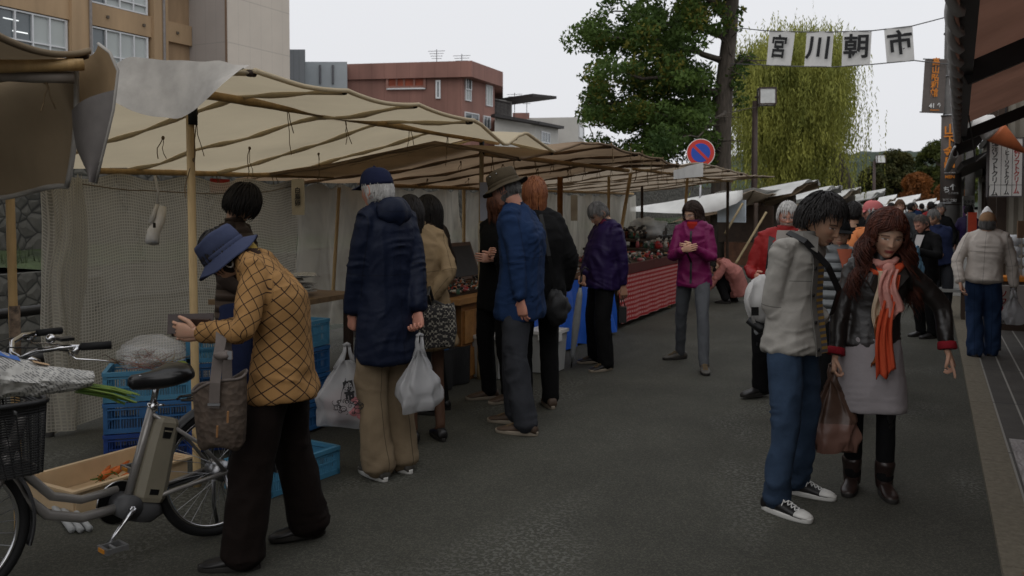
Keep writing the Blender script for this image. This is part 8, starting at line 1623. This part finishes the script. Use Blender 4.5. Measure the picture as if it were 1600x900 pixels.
# handlebar
mb = MB(); mb.tube([bs_(.84, .86), bs_(.825, .96)], .014, 10); mb.tube([bs_(.825, .96), bs_(.88, .99)], .016, 10); mb.build('stem', chrome, BK, True)
for q in (-1, 1):
    mb = MB(); P = [bs_(.90, .99, 0), bs_(.905, 1.0, .07*q), bs_(.88, 1.035, .16*q), bs_(.82, 1.05, .235*q), bs_(.74, 1.05, .27*q)]; mb.tube(P, .0115, 10); hb = mb.build('handlebar', chrome, BK, True)
    mb = MB(); mb.tube([bs_(.75, 1.05, .268*q), bs_(.64, 1.048, .293*q)], [.0155, .0165], 12); mb.build('grip', rubber, hb, True)
    mb = MB(); mb.tube([bs_(.76, 1.05, .262*q), bs_(.775, 1.025, .265*q)], .014, 8); mb.tube([bs_(.79, 1.03, .25*q), bs_(.77, 1.005, .275*q), bs_(.70, .995, .30*q), bs_(.62, .975, .315*q)], [.007, .007, .006, .007], 6, flat=.6); mb.build('brake_lever', chrome, hb, True)
    mb = MB(); mb.tube([bs_(.79, 1.035, .25*q), bs_(.88, 1.05, .18*q), bs_(.96, 1.05, .08*q), bs_(.98, .95, .02*q), bs_(.96, .80, .0)], .0035, 5); mb.build('cable', blackp, BK, True)
mb = MB(); mb.box(bs_(.80, 1.085, .245), (.05, .06, .012), math.atan2(UF.y, UF.x)); mb.build('control_panel', blackp, BK); mb = MB(); mb.sphere(bs_(.84, 1.085, .2), .02, 10, 7); mb.build('bell', chrome, BK, True)
# basket
mb = MB(); bkt = mat('basket_black', (.018, .018, .019), .45, .1); bc_ = bs_(.985, .57, .11); az = math.atan2(UF.y, UF.x)
def bk(a, t):   # a in 0..1 around, t 0 bottom..1 top
    hw, hd = .16+.07*t, .10+.055*t; k = (a % 1)*4; i = int(k); fr_ = k-i; P = [(-hd, hw), (hd, hw), (hd, -hw), (-hd, -hw)]; A_, B_ = P[i], P[(i+1) % 4]; x = A_[0]+(B_[0]-A_[0])*fr_; y = A_[1]+(B_[1]-A_[1])*fr_
    q = math.hypot(x/hd, y/hw); sh_ = 1-.10*max(0, q-1.15)/.26; return bc_+UF*(x*sh_+.05*t)+LF*y*sh_+Vector((0, 0, .30*t))
for t in np.linspace(.04, .9, 26): mb.tube([bk(a, t) for a in np.linspace(0, 1, 41)], .0032, 4)
for a in np.linspace(0, 1, 29)[:-1]: mb.tube([bk(a, 0), bk(a, 1)], .0028, 4)
mb.add([bk(a, 0) for a in np.linspace(0, 1, 17)[:-1]], [tuple(range(16))]); bs = mb.build('basket', bkt, BK)
mb = MB(); mb.tube([bk(a, .98) for a in np.linspace(0, 1, 61)], .011, 8); mb.build('basket_rim', bkt, bs, True); mb = MB()
R_ = [[bk(a, t)*1. for a in np.linspace(0, 1, 61)[:-1]] for t in (.84, .95)]; mb.loft(R_, False); mb.build('basket_band', bkt, bs)
p = bk(.03, .9); 
text_mesh('YAMAHA', .026, (bk(.10, .90)+bk(.14, .90))/2-UF*.006, -LF, UF*.15+Vector((0, 0, 1)), mat('emboss_grey', (.11, .11, .112), .4), bs, ext=.0015)
mb = MB(); mb.tube([hf_+LF*.06, bs_(1.16, .56, .05)], .006, 6); mb.tube([hf_+LF*-.06, bs_(1.16, .56, -.05)], .006, 6); mb.build('basket_stay', steel, BK)
mb = MB(); mb.tube([bs_(1.0, .72), bs_(1.06, .72)], [.035, .03], 14); mb.build('headlight', chrome, BK, True)
# plastic bag inside the basket, newspaper bundle of flowers on top
T = thing('bag_in_basket', bs_(1.14, .6), 'crumpled white plastic bag inside the bicycle basket', 'bag'); crumpled(bs_(1.15, .74), (.12, .13, .10), 81, .3).build('film', filmw, T, True)
q0, q1 = PD(-70, 590, 2.95), PD(136, 607, 3.22); T = thing('flower_bundle', q0, 'newspaper wrapped bunch of flowers lying across the bicycle basket with green stems sticking out', 'bouquet'); dv = (q1-q0).normalized(); x, y, z = rot_to(dv, (0, 0, 1)); mb = MB(); Ln = (q1-q0).length
R_ = []
for t_ in np.linspace(0, 1, 48):
    r_ = .105-.072*t_**1.1; sg = -.02*math.sin(math.pi*t_); R_.append([q0+dv*Ln*t_+x*r_*1.0*math.cos(a)*(1+.16*n1(math.cos(a)*2, math.sin(a)*2, t_*6)+.10*n1(math.cos(a)*5, math.sin(a)*5, t_*17))+y*(r_*.82*math.sin(a)*(1+.16*n1(math.cos(a)*2+9, math.sin(a)*2, t_*7)+.10*n1(math.cos(a)*5+9, math.sin(a)*5, t_*17))+sg+.03) for a in np.linspace(0, 2*math.pi, 37)[:-1]])
mb.loft(R_); nb = mb.build('newspaper_wrap', newsm, T, False)
def patch(t0, t1, a0, a1, m, nm): 
    mb = MB(); mb.grid(lambda u, v: (lambda t_, a: q0+dv*Ln*t_+(x*math.cos(a)+y*.84*math.sin(a))*(.108-.072*t_**1.1+.006)+y*(.03-.02*math.sin(math.pi*t_)))(t0+(t1-t0)*u+.03*v, a0+(a1-a0)*v), 8, 10); mb.build(nm, m, T)
patch(.47, .60, .2, 1.9, mat('brown_tape', (.46, .30, .17), .5, .08, 5), 'paper_patch'); patch(.1, .36, .3, 2.1, mat('print_blue', (.04, .13, .42), .5, .1, 5), 'blue_print'); patch(.52, .72, -.75, .05, mat('photo_print', (.05, .04, .04), .6, .7, 30, c2=(.35, .2, .15)), 'photo_print')
mb = MB(); st_ = random.Random(3)
for k in range(22):
    a = st_.uniform(0, 6.3); r_ = st_.uniform(0, .022); o_ = q1+x*r_*math.cos(a)+y*r_*math.sin(a); e_ = o_+dv*st_.uniform(.10, .18)+x*st_.uniform(-.02, .02)+Vector((0, 0, -.03+st_.uniform(-.02, .015))); mb.tube([o_-dv*.05, (o_+e_)/2+Vector((0, 0, .004)), e_], .0028, 5, mi=k % 2)
mb.build('stems', [mat('stem_green', 0), mat('stem_light', (.13, .19, .03), .6)], T)
